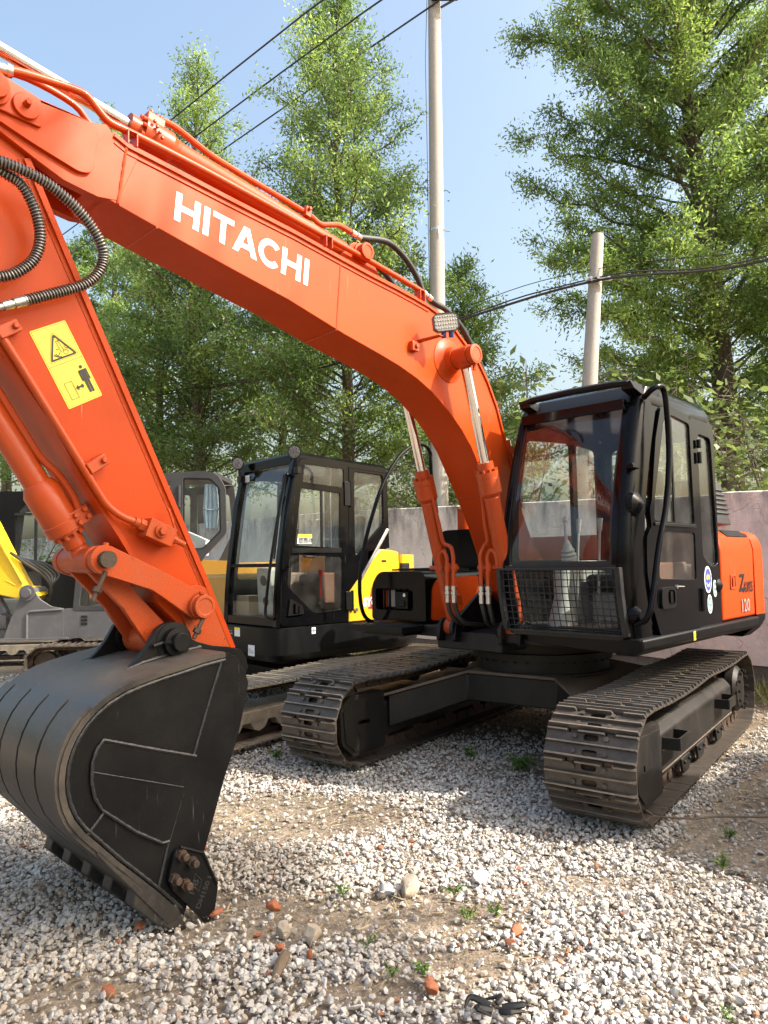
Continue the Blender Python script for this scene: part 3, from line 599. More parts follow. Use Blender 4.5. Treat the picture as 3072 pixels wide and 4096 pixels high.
for z0, z1, x in ((1.075, 1.235, -0.15), (2.12, 2.20, -0.215), (2.23, 2.29, -0.215)):
    bm = bm_new(); cyl(bm, (x, YL+0.02, z0), (x, YL+0.02, z1), 0.016, 12); box(bm, (x-0.04, YL, z0+0.01), (x+0.04, YL+0.014, z1-0.01)); obj('hinge', bm, M['black_satin'], cab)
for x, z, rx, rz_, k in ((-0.318, 1.29, 0.068, 0.096, 'blue_decal'), (-0.446, 1.222, 0.036, 0.062, 'teal_decal'), (-0.335, 1.115, 0.046, 0.068, 'teal_decal')):   # round stickers
    bm = bm_new(); ell = lambda s: [(x+rx*s*math.cos(t), z+rz_*s*math.sin(t)) for t in np.linspace(0, 2*math.pi, 28)[:-1]]
    plate(bm, ell(1), [], xz, YL, YL+0.002, 0); plate(bm, ell(0.84), [], xz, YL+0.002, YL+0.003, 1)
    plate(bm, [(x+(p-0.5)*rx*1.1, z+q*rz_) for p, q in ((0.05, 0.0), (0.25, 0.45), (0.4, 0.12), (0.55, 0.5), (0.72, 0.1), (0.95, 0.38), (0.85, -0.02), (0.5, 0.05))], [], xz, YL+0.003, YL+0.0037, 2)
    plate(bm, [(x+rx*0.5*math.cos(t), z-0.2*rz_+rz_*0.35*math.sin(t)) for t in np.linspace(math.pi, 2*math.pi, 10)]+[(x+rx*0.36*math.cos(t), z-0.2*rz_+rz_*0.2*math.sin(t)) for t in np.linspace(2*math.pi, math.pi, 10)], [], xz, YL+0.003, YL+0.0037, 0)
    obj('sticker', bm, [M['white'], M[k], M['yellow_decal'] if k == 'blue_decal' else M['white']], cab, smooth=0)
bm = bm_new(); plate(bm, [(0.05, 0.895), (0.085, 0.895), (0.085, 0.955), (0.05, 0.955)], [], xz, 1.2365, 1.2385); plate(bm, [(0.058, 0.915), (0.07, 0.93), (0.062, 0.93), (0.075, 0.947), (0.066, 0.932), (0.076, 0.932)], [], xz, 1.2385, 1.2392, 1)
obj('warning_label', bm, [M['yellow_decal'], M['ink']], EX, smooth=0)
bm = bm_new(); lathe(bm, (-0.51, YL, 1.24), (-0.51, YL+0.03, 1.24), [(0, 0.05), (0.01, 0.05), (0.03, 0.02)], 16); obj('lock_knob', bm, M['black_satin'], cab)
# front guard grille over the lower window
bm = bm_new()
for y, w in ((YR+0.03, 0.028), (YL-0.05, 0.036)):
    prev = None
    for z in np.linspace(0.985, 1.40, 7):
        x = cab_front(z)+0.035; ring = [bm.verts.new(p) for p in ((x-0.03, y-w/2, z), (x+0.012, y-w/2, z), (x+0.012, y+w/2, z), (x-0.03, y+w/2, z))]
        if prev:
            for i in range(4): bm.faces.new((prev[i], prev[(i+1) % 4], ring[(i+1) % 4], ring[i]))
        else: bm.faces.new(ring[::-1])
        prev = ring
    bm.faces.new(prev)
for z in (0.985, 1.392): x = cab_front(z)+0.03; box(bm, (x-0.012, YR+0.03, z-0.008), (x+0.01, YL-0.05, z+0.008))
gg = obj('guard_frame', bm, M['guard'], cab, bevel=0.003)
bm = bm_new()
for k in range(9):
    z = 1.02+k*0.0435; x = cab_front(z)+0.035; tube(bm, [(x, YR+0.03, z), (x, YL-0.05, z)], 0.0032, 5)
for k in range(19):
    y = YR+0.06+k*0.0440; tube(bm, [(cab_front(z)+0.0305, y, z) for z in np.linspace(0.985, 1.395, 6)], 0.0032, 5)
obj('guard_mesh', bm, M['guard'], cab)
# visor bar across the roof front
bm = bm_new(); prev = None
for y, dz in ((YR+0.085, -0.014), (YR+0.18, 0.004), (0.72, 0.010), (YL-0.16, 0.004), (YL-0.05, -0.006)):
    ring = [bm.verts.new(p) for p in ((0.655, y, 2.553+dz), (0.735, y, 2.548+dz), (0.742, y, 2.572+dz), (0.70, y, 2.592+dz), (0.655, y, 2.588+dz))]
    if prev:
        for i in range(5): bm.faces.new((prev[i], prev[(i+1) % 5], ring[(i+1) % 5], ring[i]))
    else: bm.faces.new(ring[::-1])
    prev = ring
bm.faces.new(prev)
for y in (YR+0.075, YL-0.10): hexa(bm, [(0.58, y, 2.49), (0.72, y, 2.52), (0.72, y+0.085, 2.52), (0.58, y+0.085, 2.49), (0.60, y, 2.56), (0.735, y, 2.57), (0.735, y+0.07, 2.57), (0.60, y+0.085, 2.56)])
obj('rain_visor', bm, M['black_satin'], cab, bevel=0.004)
bm = bm_new(); tube(bm, spline([(0.62, YL, 2.47), (0.655, YL+0.07, 2.505), (0.60, YL+0.10, 2.53), (0.545, YL+0.10, 2.51), (0.515, YL+0.10, 2.40), (0.51, YL+0.10, 2.10), (0.59, YL+0.10, 1.78), (0.72, YL+0.10, 1.53), (0.83, YL+0.10, 1.25), (0.88, YL+0.08, 1.10), (0.87, YL, 1.06)], 5), 0.0185, 12)
obj('grab_rail', bm, M['black_gloss'], cab)
bm = bm_new(); lathe(bm, (0.80, YL-0.02, 1.78), (0.80, YL+0.045, 1.78), [(0, 0.085), (0.03, 0.075), (0.05, 0.045), (0.065, 0.02)], 18); obj('mirror_mount', bm, M['black_gloss'], cab)
bm = bm_new(); lathe(bm, (0.845, YL-0.05, 1.11), (0.845, YL+0.03, 1.11), [(0, 0.06), (0.05, 0.055), (0.08, 0.03)], 16); obj('rail_foot', bm, M['black_gloss'], cab)
bm = bm_new(); box(bm, (0.76, YL-0.03, 2.0), (0.86, YL+0.02, 2.03)); obj('window_catch', bm, M['black_gloss'], cab, bevel=0.006)
# interior
bm = bm_new(); box(bm, (-0.30, 0.50, 1.22), (0.18, 0.95, 1.34)); hexa(bm, [(-0.34, 0.50, 1.30), (-0.22, 0.50, 1.30), (-0.22, 0.95, 1.30), (-0.34, 0.95, 1.30), (-0.46, 0.52, 1.92), (-0.36, 0.52, 1.92), (-0.36, 0.93, 1.92), (-0.46, 0.93, 1.92)]); box(bm, (-0.45, 0.58, 1.94), (-0.37, 0.87, 2.12))
seat = obj('seat', bm, M['interior_dk'], cab, bevel=0.04, seg=3)
bm = bm_new(); box(bm, (-0.26, 0.40, 1.0), (0.30, 0.47, 1.44)); box(bm, (-0.26, 0.98, 1.0), (0.30, 1.08, 1.42)); box(bm, (-0.5, 0.3, 1.0), (-0.3, 1.12, 1.40)); box(bm, (-0.15, 0.52, 0.99), (0.12, 0.92, 1.21))
hexa(bm, [(0.30, 0.98, 1.3), (0.42, 0.98, 1.32), (0.42, 1.08, 1.32), (0.30, 1.08, 1.3), (0.30, 0.98, 1.42), (0.42, 0.98, 1.46), (0.42, 1.08, 1.46), (0.30, 1.08, 1.42)])
obj('console', bm, M['interior_lt'], cab, bevel=0.015)
for y in (0.43, 1.03):
    bm = bm_new(); lathe(bm, (0.26, y, 1.44), (0.30, y, 1.60), [(0, 0.06), (0.02, 0.062), (0.035, 0.048), (0.05, 0.056), (0.065, 0.042), (0.08, 0.05), (0.095, 0.036), (0.12, 0.03), (0.16, 0.012)], 14)
    tube(bm, spline([(0.30, y, 1.59), (0.305, y, 1.68), (0.31, y, 1.72), (0.29, y, 1.76)], 4), [0.012]*9+[0.02]*4, 10); obj('joystick', bm, M['interior_lt'], cab)
for y in (0.62, 0.78):
    bm = bm_new(); tube(bm, [(0.52, y, 1.0), (0.50, y, 1.3), (0.46, y, 1.66)], 0.009, 8); tube(bm, [(0.46, y, 1.64), (0.45, y, 1.73)], [0.014, 0.02], 10); obj('travel_lever', bm, M['interior'], cab)
bm = bm_new(); lathe(bm, (0.6, 0.55, 0.99), (0.58, 0.55, 1.38), [(0, 0.11), (0.05, 0.09), (0.2, 0.055), (0.39, 0.06)], 18); obj('monitor_post', bm, M['interior_lt'], cab)
bm = bm_new(); hexa(bm, [(0.55, 0.97, 1.42), (0.60, 0.97, 1.42), (0.60, 1.10, 1.42), (0.55, 1.10, 1.42), (0.42, 0.97, 1.86), (0.46, 0.97, 1.86), (0.46, 1.10, 1.86), (0.42, 1.10, 1.86)])
for k in range(5):
    for j in range(2): 
        z = 1.46+k*0.08; x = 0.605-(z-1.42)*0.318; y = 1.0+j*0.065; box(bm, (x-0.02, y-0.027, z-0.03), (x+0.006, y+0.027, z+0.03))
obj('seat_cover_roll', bm, M['red_seat'], cab, bevel=0.012)
bm = bm_new(); box(bm, (-0.1, 0.3, 1.0), (0.7, 1.1, 1.006)); obj('floor_mat', bm, M['interior_dk'], cab)
# right-hand curved mirror stay
bm = bm_new(); tube(bm, spline([(-0.10, -1.13, 1.9), (-0.06, -1.15, 2.2), (-0.05, -1.15, 2.38), (-0.045, -1.15, 2.46), (0.03, -1.15, 2.52), (0.16, -1.15, 2.515), (0.348, -1.15, 2.414), (0.51, -1.15, 2.243), (0.632, -1.15, 2.058), (0.736, -1.15, 1.833), (0.821, -1.15, 1.615), (0.881, -1.15, 1.379), (0.885, -1.15, 1.157), (0.834, -1.15, 1.009), (0.72, -1.13, 0.93)], 5), 0.0165, 10)
obj('mirror_stay', bm, M['black_gloss'], EX)
# ---- boom
BW = 0.155
top = [(0.06, 1.38), (0.30, 1.55), (0.44, 1.80), (0.535, 2.05), (0.66, 2.36), (0.743, 2.565), (0.846, 2.734), (0.95, 2.858), (1.09, 2.952), (1.207, 3.03), (1.34, 3.093), (1.48, 3.128), (1.62, 3.148), (1.80, 3.169), (2.02, 3.190), (2.256, 3.218), (2.60, 3.262), (3.04, 3.302), (3.40, 3.338), (3.555, 3.352), (3.62, 3.378), (3.655, 3.412), (3.74, 3.385)]
bot = [(3.95, 3.130), (3.847, 3.088), (3.76, 3.075), (3.684, 3.066), (3.651, 3.076), (3.598, 3.062), (3.518, 3.045), (3.318, 3.004), (3.042, 2.950), (2.656, 2.879), (2.236, 2.775), (1.954, 2.717), (1.779, 2.678), (1.61, 2.625), (1.452, 2.555), (1.288, 2.452), (1.155, 2.345), (1.058, 2.243), (0.96, 2.10), (0.83, 1.91), (0.70, 1.69), (0.575, 1.43), (0.48, 1.22), (0.34, 1.12), (0.16, 1.10), (0.06, 1.20)]
tip = [(4.20, 3.24), (4.30, 3.34), (4.27, 3.44), (4.16, 3.47), (4.06, 3.405), (3.95, 3.385)]
bm = bm_new()
plate(bm, top+[(3.75, 3.25), (3.72, 3.10)]+bot[3:], [], xz, -BW, BW)           # closed box section
plate(bm, [(3.5, 3.33), (3.62, 3.376), (3.655, 3.412), (3.74, 3.385), (3.86, 3.388)]+tip[::-1]+bot[:4]+[(3.6, 3.08)], [], xz, BW-0.045, BW+0.002)    # fork cheeks at the tip
plate(bm, [(3.5, 3.33), (3.62, 3.376), (3.655, 3.412), (3.74, 3.43), (3.86, 3.46), (3.95, 3.47), (4.10, 3.49)]+tip[:3][::-1]+bot[:4]+[(3.6, 3.08)], [], xz, -BW-0.002, -BW+0.045)
hexa(bm, [(3.58, -BW+0.01, 3.36), (3.92, -BW+0.01, 3.455), (3.92, BW-0.01, 3.36), (3.58, BW-0.01, 3.35), (3.58, -BW+0.01, 3.38), (3.92, -BW+0.01, 3.475), (3.92, BW-0.01, 3.375), (3.58, BW-0.01, 3.372)])
boom = obj('boom', bm, M['orange'], EX, smooth=30, bevel=0.005)
def ribbon(bm, pts, y0, y1, t0, t1):
    """strip that follows an (x, z) line, thickness t0..t1 along its left-hand normal"""
    n = len(pts); A = []
    for i in range(n):
        a = Vector(pts[max(0, i-1)]); b_ = Vector(pts[min(n-1, i+1)]); d = (b_-a).normalized(); nn = Vector((-d.y, d.x)); p = Vector(pts[i])
        A.append([bm.verts.new((p.x+nn.x*t, y, p.y+nn.y*t)) for y in (y0, y1) for t in (t0, t1)])
    for u, v in zip(A, A[1:]):
        for i, j in ((0, 1), (1, 3), (3, 2), (2, 0)): bm.faces.new((u[i], u[j], v[j], v[i]))
    for u in (A[0], A[-1]): bm.faces.new((u[0], u[1], u[3], u[2]))
bm = bm_new(); tl = [Vector(p) for p in top[3:21]]
ribbon(bm, [(p.x, p.y) for p in tl], -BW-0.012, BW+0.012, -0.012, 0.004)
obj('top_flange', bm, M['orange'], boom)
bm = bm_new(); ribbon(bm, [(p.x-0.012*0, p.y-0.034) for p in tl[8:]], BW, BW+0.006, -0.006, 0.006); ribbon(bm, [(p.x, p.y+0.018) for p in tl[7:]], BW-0.03, BW-0.018, -0.012, 0.012)
obj('pipe_rail', bm, M['orange'], boom)
for pts, r in (([(2.256, BW, 3.215), (2.298, BW, 2.79)], 0.0055), ([(2.298, BW, 2.787), (2.28, -BW, 2.782)], 0.005), ([(3.562, BW+0.003, 3.352), (3.600, BW+0.003, 3.066)], 0.008), ([(3.41, BW, 3.022), (3.41, -BW, 3.022)], 0.005), ([(0.845, BW, 1.93), (0.83, -BW, 1.91)], 0.006)):
    bm = bm_new(); seam(bm, pts, r); obj('weld_seam', bm, M['orange_cyl'], boom)
bm = bm_new()                                                        # doubler plate round the tip
dbl = rounded([(3.957, 3.383), (3.757, 3.382), (3.705, 3.372), (3.700, 3.334), (3.722, 3.155), (3.775, 3.137), (3.861, 3.158), (3.97, 3.185), (4.20, 3.255), (4.27, 3.34), (4.20, 3.44), (4.06, 3.40)], [0.03, 0.03, 0.05, 0.03, 0.06, 0.06, 0.03, 0.03, 0.05, 0.05, 0.05, 0.05], 4)
plate(bm, dbl, [], xz, BW+0.002, BW+0.02); obj('doubler_plate', bm, M['orange'], boom, bevel=0.004)
bm = bm_new(); plate(bm, rounded([(3.937, 3.255), (3.945, 3.375), (4.06, 3.40), (4.22, 3.44), (4.24, 3.30), (4.1, 3.262)], 0.02), [], xz, BW+0.02, BW+0.034)
lathe(bm, (4.005, BW+0.03, 3.315), (4.005, BW+0.06, 3.315), [(0, 0.052), (0.016, 0.052), (0.018, 0.05)], 28); lathe(bm, (4.005, BW+0.046, 3.32), (4.005, BW+0.08, 3.32), [(0, 0.016), (0.012, 0.016), (0.013, 0.013), (0.03, 0.013)], 6)
lathe(bm, (4.135, BW+0.03, 3.335), (4.135, BW+0.08, 3.335), [(0, 0.07), (0.02, 0.07), (0.024, 0.055), (0.05, 0.055)], 28)
obj('tip_pin', bm, M['orange'], boom, bevel=0.003)
# HITACHI lettering, cut as flat plates on the near side
def letters():
    H = [[(0, 0), (0.225, 0), (0.225, 0.40), (0.70, 0.40), (0.70, 0), (0.925, 0), (0.925, 1), (0.70, 1), (0.70, 0.605), (0.225, 0.605), (0.225, 1), (0, 1)]]
    I = [[(0, 0), (0.225, 0), (0.225, 1), (0, 1)]]
    T = [[(0.31, 0), (0.535, 0), (0.535, 0.80), (0.845, 0.80), (0.845, 1), (0, 1), (0, 0.80), (0.31, 0.80)]]
    A = [[(0, 0), (0.245, 0), (0.325, 0.21), (0.72, 0.21), (0.80, 0), (1.05, 0), (0.65, 1), (0.40, 1)], [(0.395, 0.39), (0.65, 0.39), (0.524, 0.74)]]
    o = []; i_ = []
    for k in range(25):
        t = R(40+280*k/24); o.append((0.52+0.52*math.cos(t), 0.5+0.52*math.sin(t))); i_.append((0.52+0.30*math.cos(t), 0.5+0.30*math.sin(t)))
    C = [o+i_[::-1]]
    return [(H, 0.925), (I, 0.225), (T, 0.845), (A, 1.05), (C, 0.93), (H, 0.925), (I, 0.225)]
LT = letters(); gaps = [0.15, 0.13, 0.01, 0.03, 0.13, 0.15]
tot = sum(w for _, w in LT)+sum(gaps); b0 = Vector((3.326, 3.089)); bx = (Vector((2.510, 2.986))-b0)/tot; bz0 = Vector((-0.014, 0.143)); bz1 = Vector((-0.016, 0.151))
u0 = 0
for k, (lp, w) in enumerate(LT):
    bm = bm_new()
    def pl_(u, v, t): 
        f = (u0+u)/tot; q = b0+bx*(u0+u)+(bz0.lerp(bz1, f))*v; return (q.x, t, q.y)
    plate(bm, lp[0], lp[1:], pl_, BW+0.0012, BW+0.0022); obj('letter', bm, M['white'], boom, smooth=0)
    u0 += w+(gaps[k] if k < 6 else 0)
# boom cylinder pin bosses with flared base
PT, PB = Vector((1.285, 0, 2.80)), Vector((0.735, 0, 0.965))
for s in (1, -1):
    bm = bm_new(); lathe(bm, (PT.x, s*(BW-0.002), PT.z), (PT.x, s*0.5, PT.z), [(0, 0.15), (0.006, 0.15), (0.008, 0.142), (0.018, 0.11), (0.035, 0.088), (0.06, 0.078), (0.075, 0.076)], 36); obj('pin_boss', bm, M['orange'], boom, smooth=25)
    bm = bm_new(); lathe(bm, (PT.x, s*(BW+0.07), PT.z), (PT.x, s*0.5, PT.z), [(0, 0.06), (0.125, 0.06), (0.128, 0.064), (0.165, 0.064), (0.168, 0.046), (0.164, 0.044), (0.164, 0.0)], 30)
    tube(bm, [(PT.x-0.02, s*0.355, PT.z-0.06), (PT.x-0.02, s*0.355, PT.z-0.10)], 0.012, 6); obj('boom_pin', bm, M['orange_cyl'], boom, smooth=30)
def hydraulic(name, pa, pb, rod_r, bar_r, rod_len, eye_r, gland_r, parent, bolts=True, taper=0.0, mat='orange_cyl'):
    """pa: rod eye, pb: barrel foot eye"""
    pa, pb = Vector(pa), Vector(pb); d = (pb-pa); L = d.length; d.normalize()
    bm = bm_new(); p = pa+d*rod_len; q = L-rod_len
    lathe(bm, p, pb, [(0, gland_r*0.72), (0.065, gland_r*0.72), (0.065, gland_r), (0.105, gland_r), (0.107, gland_r*0.97), (0.11, gland_r), (0.21, gland_r), (0.24, bar_r*1.04), (0.25, bar_r*1.09), (0.262, bar_r*1.02), (q-0.10, bar_r), (q-0.085, bar_r*1.05), (q-0.04, bar_r*0.75), (q-0.01, bar_r*0.6)], 30)
    u, w = frame_of(d); ax = Vector((0, 1, 0)); cyl(bm, pb-ax*0.06, pb+ax*0.06, eye_r, 22)
    if bolts:
        for k in range(10):
            a = 2*math.pi*k/10; c = p+d*0.065+(u*math.cos(a)+w*math.sin(a))*gland_r*0.87; cyl(bm, c, c-d*0.018, 0.0105, 8)
    c = obj(name, bm, M[mat], parent, smooth=30)
    bm = bm_new(); cyl(bm, pa+d*0.05, p+d*0.01, rod_r, 26); obj('rod', bm, M['rod'], c)
    bm = bm_new(); lathe(bm, pa+d*0.02, p, [(0, eye_r*0.95), (0.04, eye_r*0.8), (0.055, rod_r*1.06), (0.06, rod_r*1.04)], 22); cyl(bm, pa-ax*0.06, pa+ax*0.06, eye_r, 24); obj('rod_eye', bm, M[mat], c, smooth=30)
    return c, d
for s in (1, -1):
    a = Vector((PT.x, s*0.285, PT.z)); b_ = Vector((PB.x, s*0.28, PB.z))
    c, d = hydraulic('boom_cylinder', a, b_, 0.0335, 0.054, 0.715, 0.068, 0.077, EX)
    bm = bm_new(); m = a.lerp(b_, 0.76); u = Vector((0, 1, 0)); w = d.cross(u)
    box_c = m
    lathe(bm, m-d*0.02, m+d*0.1, [(0, 0.06), (0.04, 0.06)], 24)
    inn = -s
    p0 = m+Vector((0.03, inn*0.05, 0)); p1 = m+Vector((0.06, inn*0.19, 0.0)); tube(bm, [p0, p1], 0.018, 8); tube(bm, [m+Vector((0.03, s*0.04, 0)), m+Vector((0.04, s*0.085, 0))], 0.018, 8)
    for k in (0.10, 0.16): 
        q = m+Vector((0.06, inn*k, 0.0)); tube(bm, [q+Vector((0, 0, 0.03)), q-Vector((0, 0, 0.03))], 0.022, 8)
    obj('pipe_clamp', bm, M['orange_cyl'], c, bevel=0.003)
    for k, (yy, top_t) in enumerate(((0.10, 0.72), (0.16, 0.52))):
        q = m+Vector((0.07, inn*yy, 0)); bm = bm_new()
        up_ = a.lerp(b_, 0.50 if k else 0.70)+Vector((0.02, inn*0.062, 0))
        if k: path = spline([q-Vector((0, 0, 0.14)), q, q+Vector((0.0, 0, 0.08)), q+Vector((-0.01, -inn*0.03, 0.15)), a.lerp(b_, 0.66)+Vector((0.03, inn*0.085, 0)), a.lerp(b_, 0.60)+Vector((0.03, inn*0.08, 0)), a.lerp(b_, 0.52)+Vector((0.02, inn*0.066, 0)), a.lerp(b_, 0.45)+Vector((0.02, inn*0.06, 0))], 5)
        else: path = spline([q-Vector((0, 0, 0.14)), q, q+Vector((0, 0, 0.07)), q+Vector((0.0, -inn*0.03, 0.12)), q+Vector((0, -inn*0.07, 0.09)), m+Vector((0.05, inn*0.03, -0.02))], 5)
        tube(bm, path, 0.0145, 10); obj('hard_pipe', bm, M['orange_cyl'], c)
        e = q-Vector((0, 0, 0.13)); bm = bm_new(); lathe(bm, e, e-Vector((0, 0, 1)), [(0, 0.02), (0.03, 0.02), (0.03, 0.016), (0.04, 0.016), (0.04, 0.022), (0.06, 0.022), (0.062, 0.018), (0.12, 0.018)], 10); obj('fitting', bm, M['steel'], c)
        bm = bm_new(); tube(bm, spline([e-Vector((0, 0, 0.11)), e+Vector((-0.03, 0, -0.2)), e+Vector((-0.10, inn*0.02, -0.27)), e+Vector((-0.3, inn*0.04, -0.3))], 5), 0.016, 10)
        obj('hose', bm, M['hose'], c)
    bm = bm_new(); hexa(bm, [(PB.x+0.0, s*0.28+inn*0.05, PB.z+0.16), (PB.x+0.08, s*0.28+inn*0.05, PB.z+0.16), (PB.x+0.08, s*0.28+inn*0.085, PB.z+0.16), (PB.x, s*0.28+inn*0.085, PB.z+0.16), (PB.x+0.02, s*0.28+inn*0.05, PB.z+0.24), (PB.x+0.1, s*0.28+inn*0.05, PB.z+0.24), (PB.x+0.1, s*0.28+inn*0.085, PB.z+0.24), (PB.x+0.02, s*0.28+inn*0.085, PB.z+0.24)]); obj('port_block', bm, M['orange_cyl'], c, bevel=0.004)
# arm cylinder on top of the boom
lug = rounded([(1.80, 3.165), (2.25, 3.215), (2.12, 3.36), (2.06, 3.40), (1.98, 3.39), (1.93, 3.32)], 0.035, 3)
for y in (0.075, -0.075):
    bm = bm_new(); plate(bm, lug, [], xz, y-0.014, y+0.014); obj('cylinder_lug', bm, M['orange'], boom, bevel=0.004)
bm = bm_new(); lathe(bm, (2.03, -0.12, 3.335), (2.03, 0.20, 3.335), [(0, 0.045), (0.205, 0.045), (0.206, 0.062), (0.225, 0.062), (0.226, 0.05), (0.275, 0.05), (0.276, 0.036), (0.272, 0.034), (0.272, 0)], 26); hexbolt(bm, (2.07, 0.12, 3.33), (0, 1, 0), 0.014, 0.02); obj('cylinder_pin', bm, M['orange'], boom)
ac0, ac1 = Vector((4.62, 0, 3.725)), Vector((2.03, 0, 3.345))
GL = 1.15                                                             # rod length showing
c, d = hydraulic('arm_cylinder', ac0, ac1, 0.031, 0.058, GL, 0.07, 0.078, EX)
u = Vector((0, 1, 0)); w = Vector((d.z, 0, -d.x))
if w.z < 0: w = -w
pg = ac0+d*GL
bm = bm_new(); hb = pg+d*0.07
hexa(bm, [hb+d*a_+u*b_+w*c_ for c_ in (0.05, 0.098) for a_, b_ in ((0, -0.04), (0.09, -0.04), (0.09, 0.05), (0, 0.05))])
for a_, b_ in ((0.02, 0.035), (0.07, 0.035)): cyl(bm, hb+d*a_+u*b_+w*0.095, hb+d*a_+u*b_+w*0.115, 0.01, 8)
for k in range(4): cyl(bm, hb+d*(0.02+0.016*k)+u*0.083+w*(0.03-0.02*k), hb+d*(0.02+0.016*k)+u*0.098+w*(0.03-0.02*k), 0.009, 8)
obj('port_block', bm, M['orange_cyl'], c, bevel=0.008)
bm = bm_new(); tube(bm, spline([hb+d*0.05+w*0.105+u*0.02, hb+d*0.16+w*0.115+u*0.02, hb+d*0.30+w*0.085+u*0.03, hb+d*0.45+w*0.075+u*0.03, hb+d*0.95+w*0.082+u*0.03, hb+d*1.05+w*0.078+u*0.03, hb+d*1.11+w*0.060+u*0.04, hb+d*1.17+w*0.085+u*0.05, hb+d*1.24+w*0.115+u*0.05, hb+d*1.34+w*0.12+u*0.05], 5), 0.0165, 10); obj('hard_pipe', bm, M['orange_cyl'], c)
bm = bm_new(); 
for t in (1.0, 0.42): 
    q = hb+d*t+w*0.06+u*0.02
    hexa(bm, [q+d*a_+u*b_+w*c_ for c_ in (-0.01, 0.05) for a_, b_ in ((-0.02, -0.03), (0.02, -0.03), (0.02, 0.04), (-0.02, 0.04))]) if t > 0.5 else None
    if t > 0.5: hexbolt(bm, q+u*0.04+w*0.035, (0, 1, 0), 0.012, 0.016)
obj('pipe_clamp', bm, M['orange_cyl'], c, bevel=0.003)
e0 = hb+d*1.34+w*0.12+u*0.05
bm = bm_new(); lathe(bm, e0, e0+d, [(0, 0.021), (0.03, 0.021), (0.03, 0.017), (0.045, 0.017), (0.045, 0.022), (0.08, 0.02)], 10); obj('fitting', bm, M['steel'], c)
bm = bm_new(); tube(bm, spline([e0+d*0.07, (1.76, 0.045, 3.515), (1.62, 0.04, 3.487), (1.50, 0.04, 3.41), (1.41, 0.04, 3.30), (1.38, 0.04, 3.14)], 6), 0.0205, 12); obj('hose', bm, M['hose'], boom)
bm = bm_new(); tube(bm, spline([(2.0, -0.06, 3.36), (1.86, -0.05, 3.40), (1.70, -0.04, 3.36), (1.58, -0.04, 3.27), (1.5, -0.04, 3.13)], 6), 0.0205, 12); obj('hose', bm, M['hose'], boom)
# pipes along the boom top, near side and far side
for y in (0.125, 0.03, -0.125):
    bm = bm_new(); dz = 0.0 if y > 0.1 else -0.02
    if y > 0.1: pth = [(4.06, y, 3.475), (4.009, y, 3.493), (3.87, y, 3.515), (3.76, y, 3.527), (3.72, y, 3.515), (3.69, y, 3.49), (3.65, y, 3.458), (3.615, y, 3.445), (3.54, y, 3.442), (3.30, y, 3.426), (3.02, y, 3.402), (2.36, y, 3.332), (1.98, y, 3.292), (1.60, y, 3.243), (1.50, y, 3.225)]
    else: pth = [(4.10, y-0.03 if y > 0 else y, 3.53), (3.95, y, 3.545), (3.75, y, 3.52), (3.66, y, 3.45), (3.5, y, 3.40), (3.02, y, 3.36), (2.36, y, 3.29), (1.98, y, 3.25), (1.60, y, 3.21)]
    tube(bm, spline(pth, 4), 0.0175 if y > 0.1 else 0.015, 12); obj('hard_pipe', bm, M['orange_cyl'], boom)
for q in ((4.06, 0.125, 3.475), (4.10, 0.0, 3.53)):
    bm = bm_new(); lathe(bm, q, Vector(q)+Vector((1, 0, -0.18)), [(-0.02, 0.026), (0.0, 0.026), (0, 0.023), (0.05, 0.023), (0.05, 0.019), (0.06, 0.019), (0.06, 0.025), (0.09, 0.025), (0.09, 0.02), (0.2, 0.02)], 12); obj('fitting', bm, M['steel'], boom)
for x, z in ((3.53, 3.38), (2.34, 3.27), (1.53, 3.17)):
    bm = bm_new(); box(bm, (x-0.025, 0.10, z-0.01), (x-0.018, 0.155, z+0.05)); box(bm, (x+0.018, 0.10, z-0.01), (x+0.025, 0.155, z+0.05)); box(bm, (x-0.025, 0.10, z+0.05), (x+0.025, 0.155, z+0.058)); obj('pipe_clamp', bm, M['orange_cyl'], boom, bevel=0.002)
bm = bm_new(); lathe(bm, (1.50, 0.125, 3.225), (1.40, 0.125, 3.195), [(0, 0.022), (0.03, 0.022), (0.03, 0.018), (0.05, 0.018), (0.05, 0.023), (0.09, 0.021)], 10); obj('fitting', bm, M['steel'], boom)
for y, off in ((0.115, 0.045), (0.03, 0.04), (-0.06, 0.045)):       # hoses over the boom's shoulder
    pts = [(1.41, y, 3.20), (1.34, y, 3.14+off), (1.246, y, 3.10+off*1.6), (1.10, y, 3.03+off*1.6), (0.955, y-0.01, 2.93+off*1.2), (0.82, y-0.02, 2.79+off), (0.70, y-0.03, 2.60+off*0.4), (0.60, y-0.03, 2.40), (0.53, y-0.03, 2.25)]
    bm = bm_new(); tube(bm, spline(pts, 5), 0.0205, 12); obj('hose', bm, M['hose'], boom)
for y in (0.11, 0.02, -0.08):
    bm = bm_new(); tube(bm, [(0.545, y, 2.35), (0.50, y, 2.18), (0.40, y, 1.85)], 0.018, 10); lathe(bm, (0.50, y, 2.20), (0.47, y, 2.1), [(0, 0.035), (0.09, 0.035)], 10); box(bm, (0.49, y-0.03, 2.24), (0.56, y+0.03, 2.30)); obj('hard_pipe', bm, M['orange_cyl'], boom)
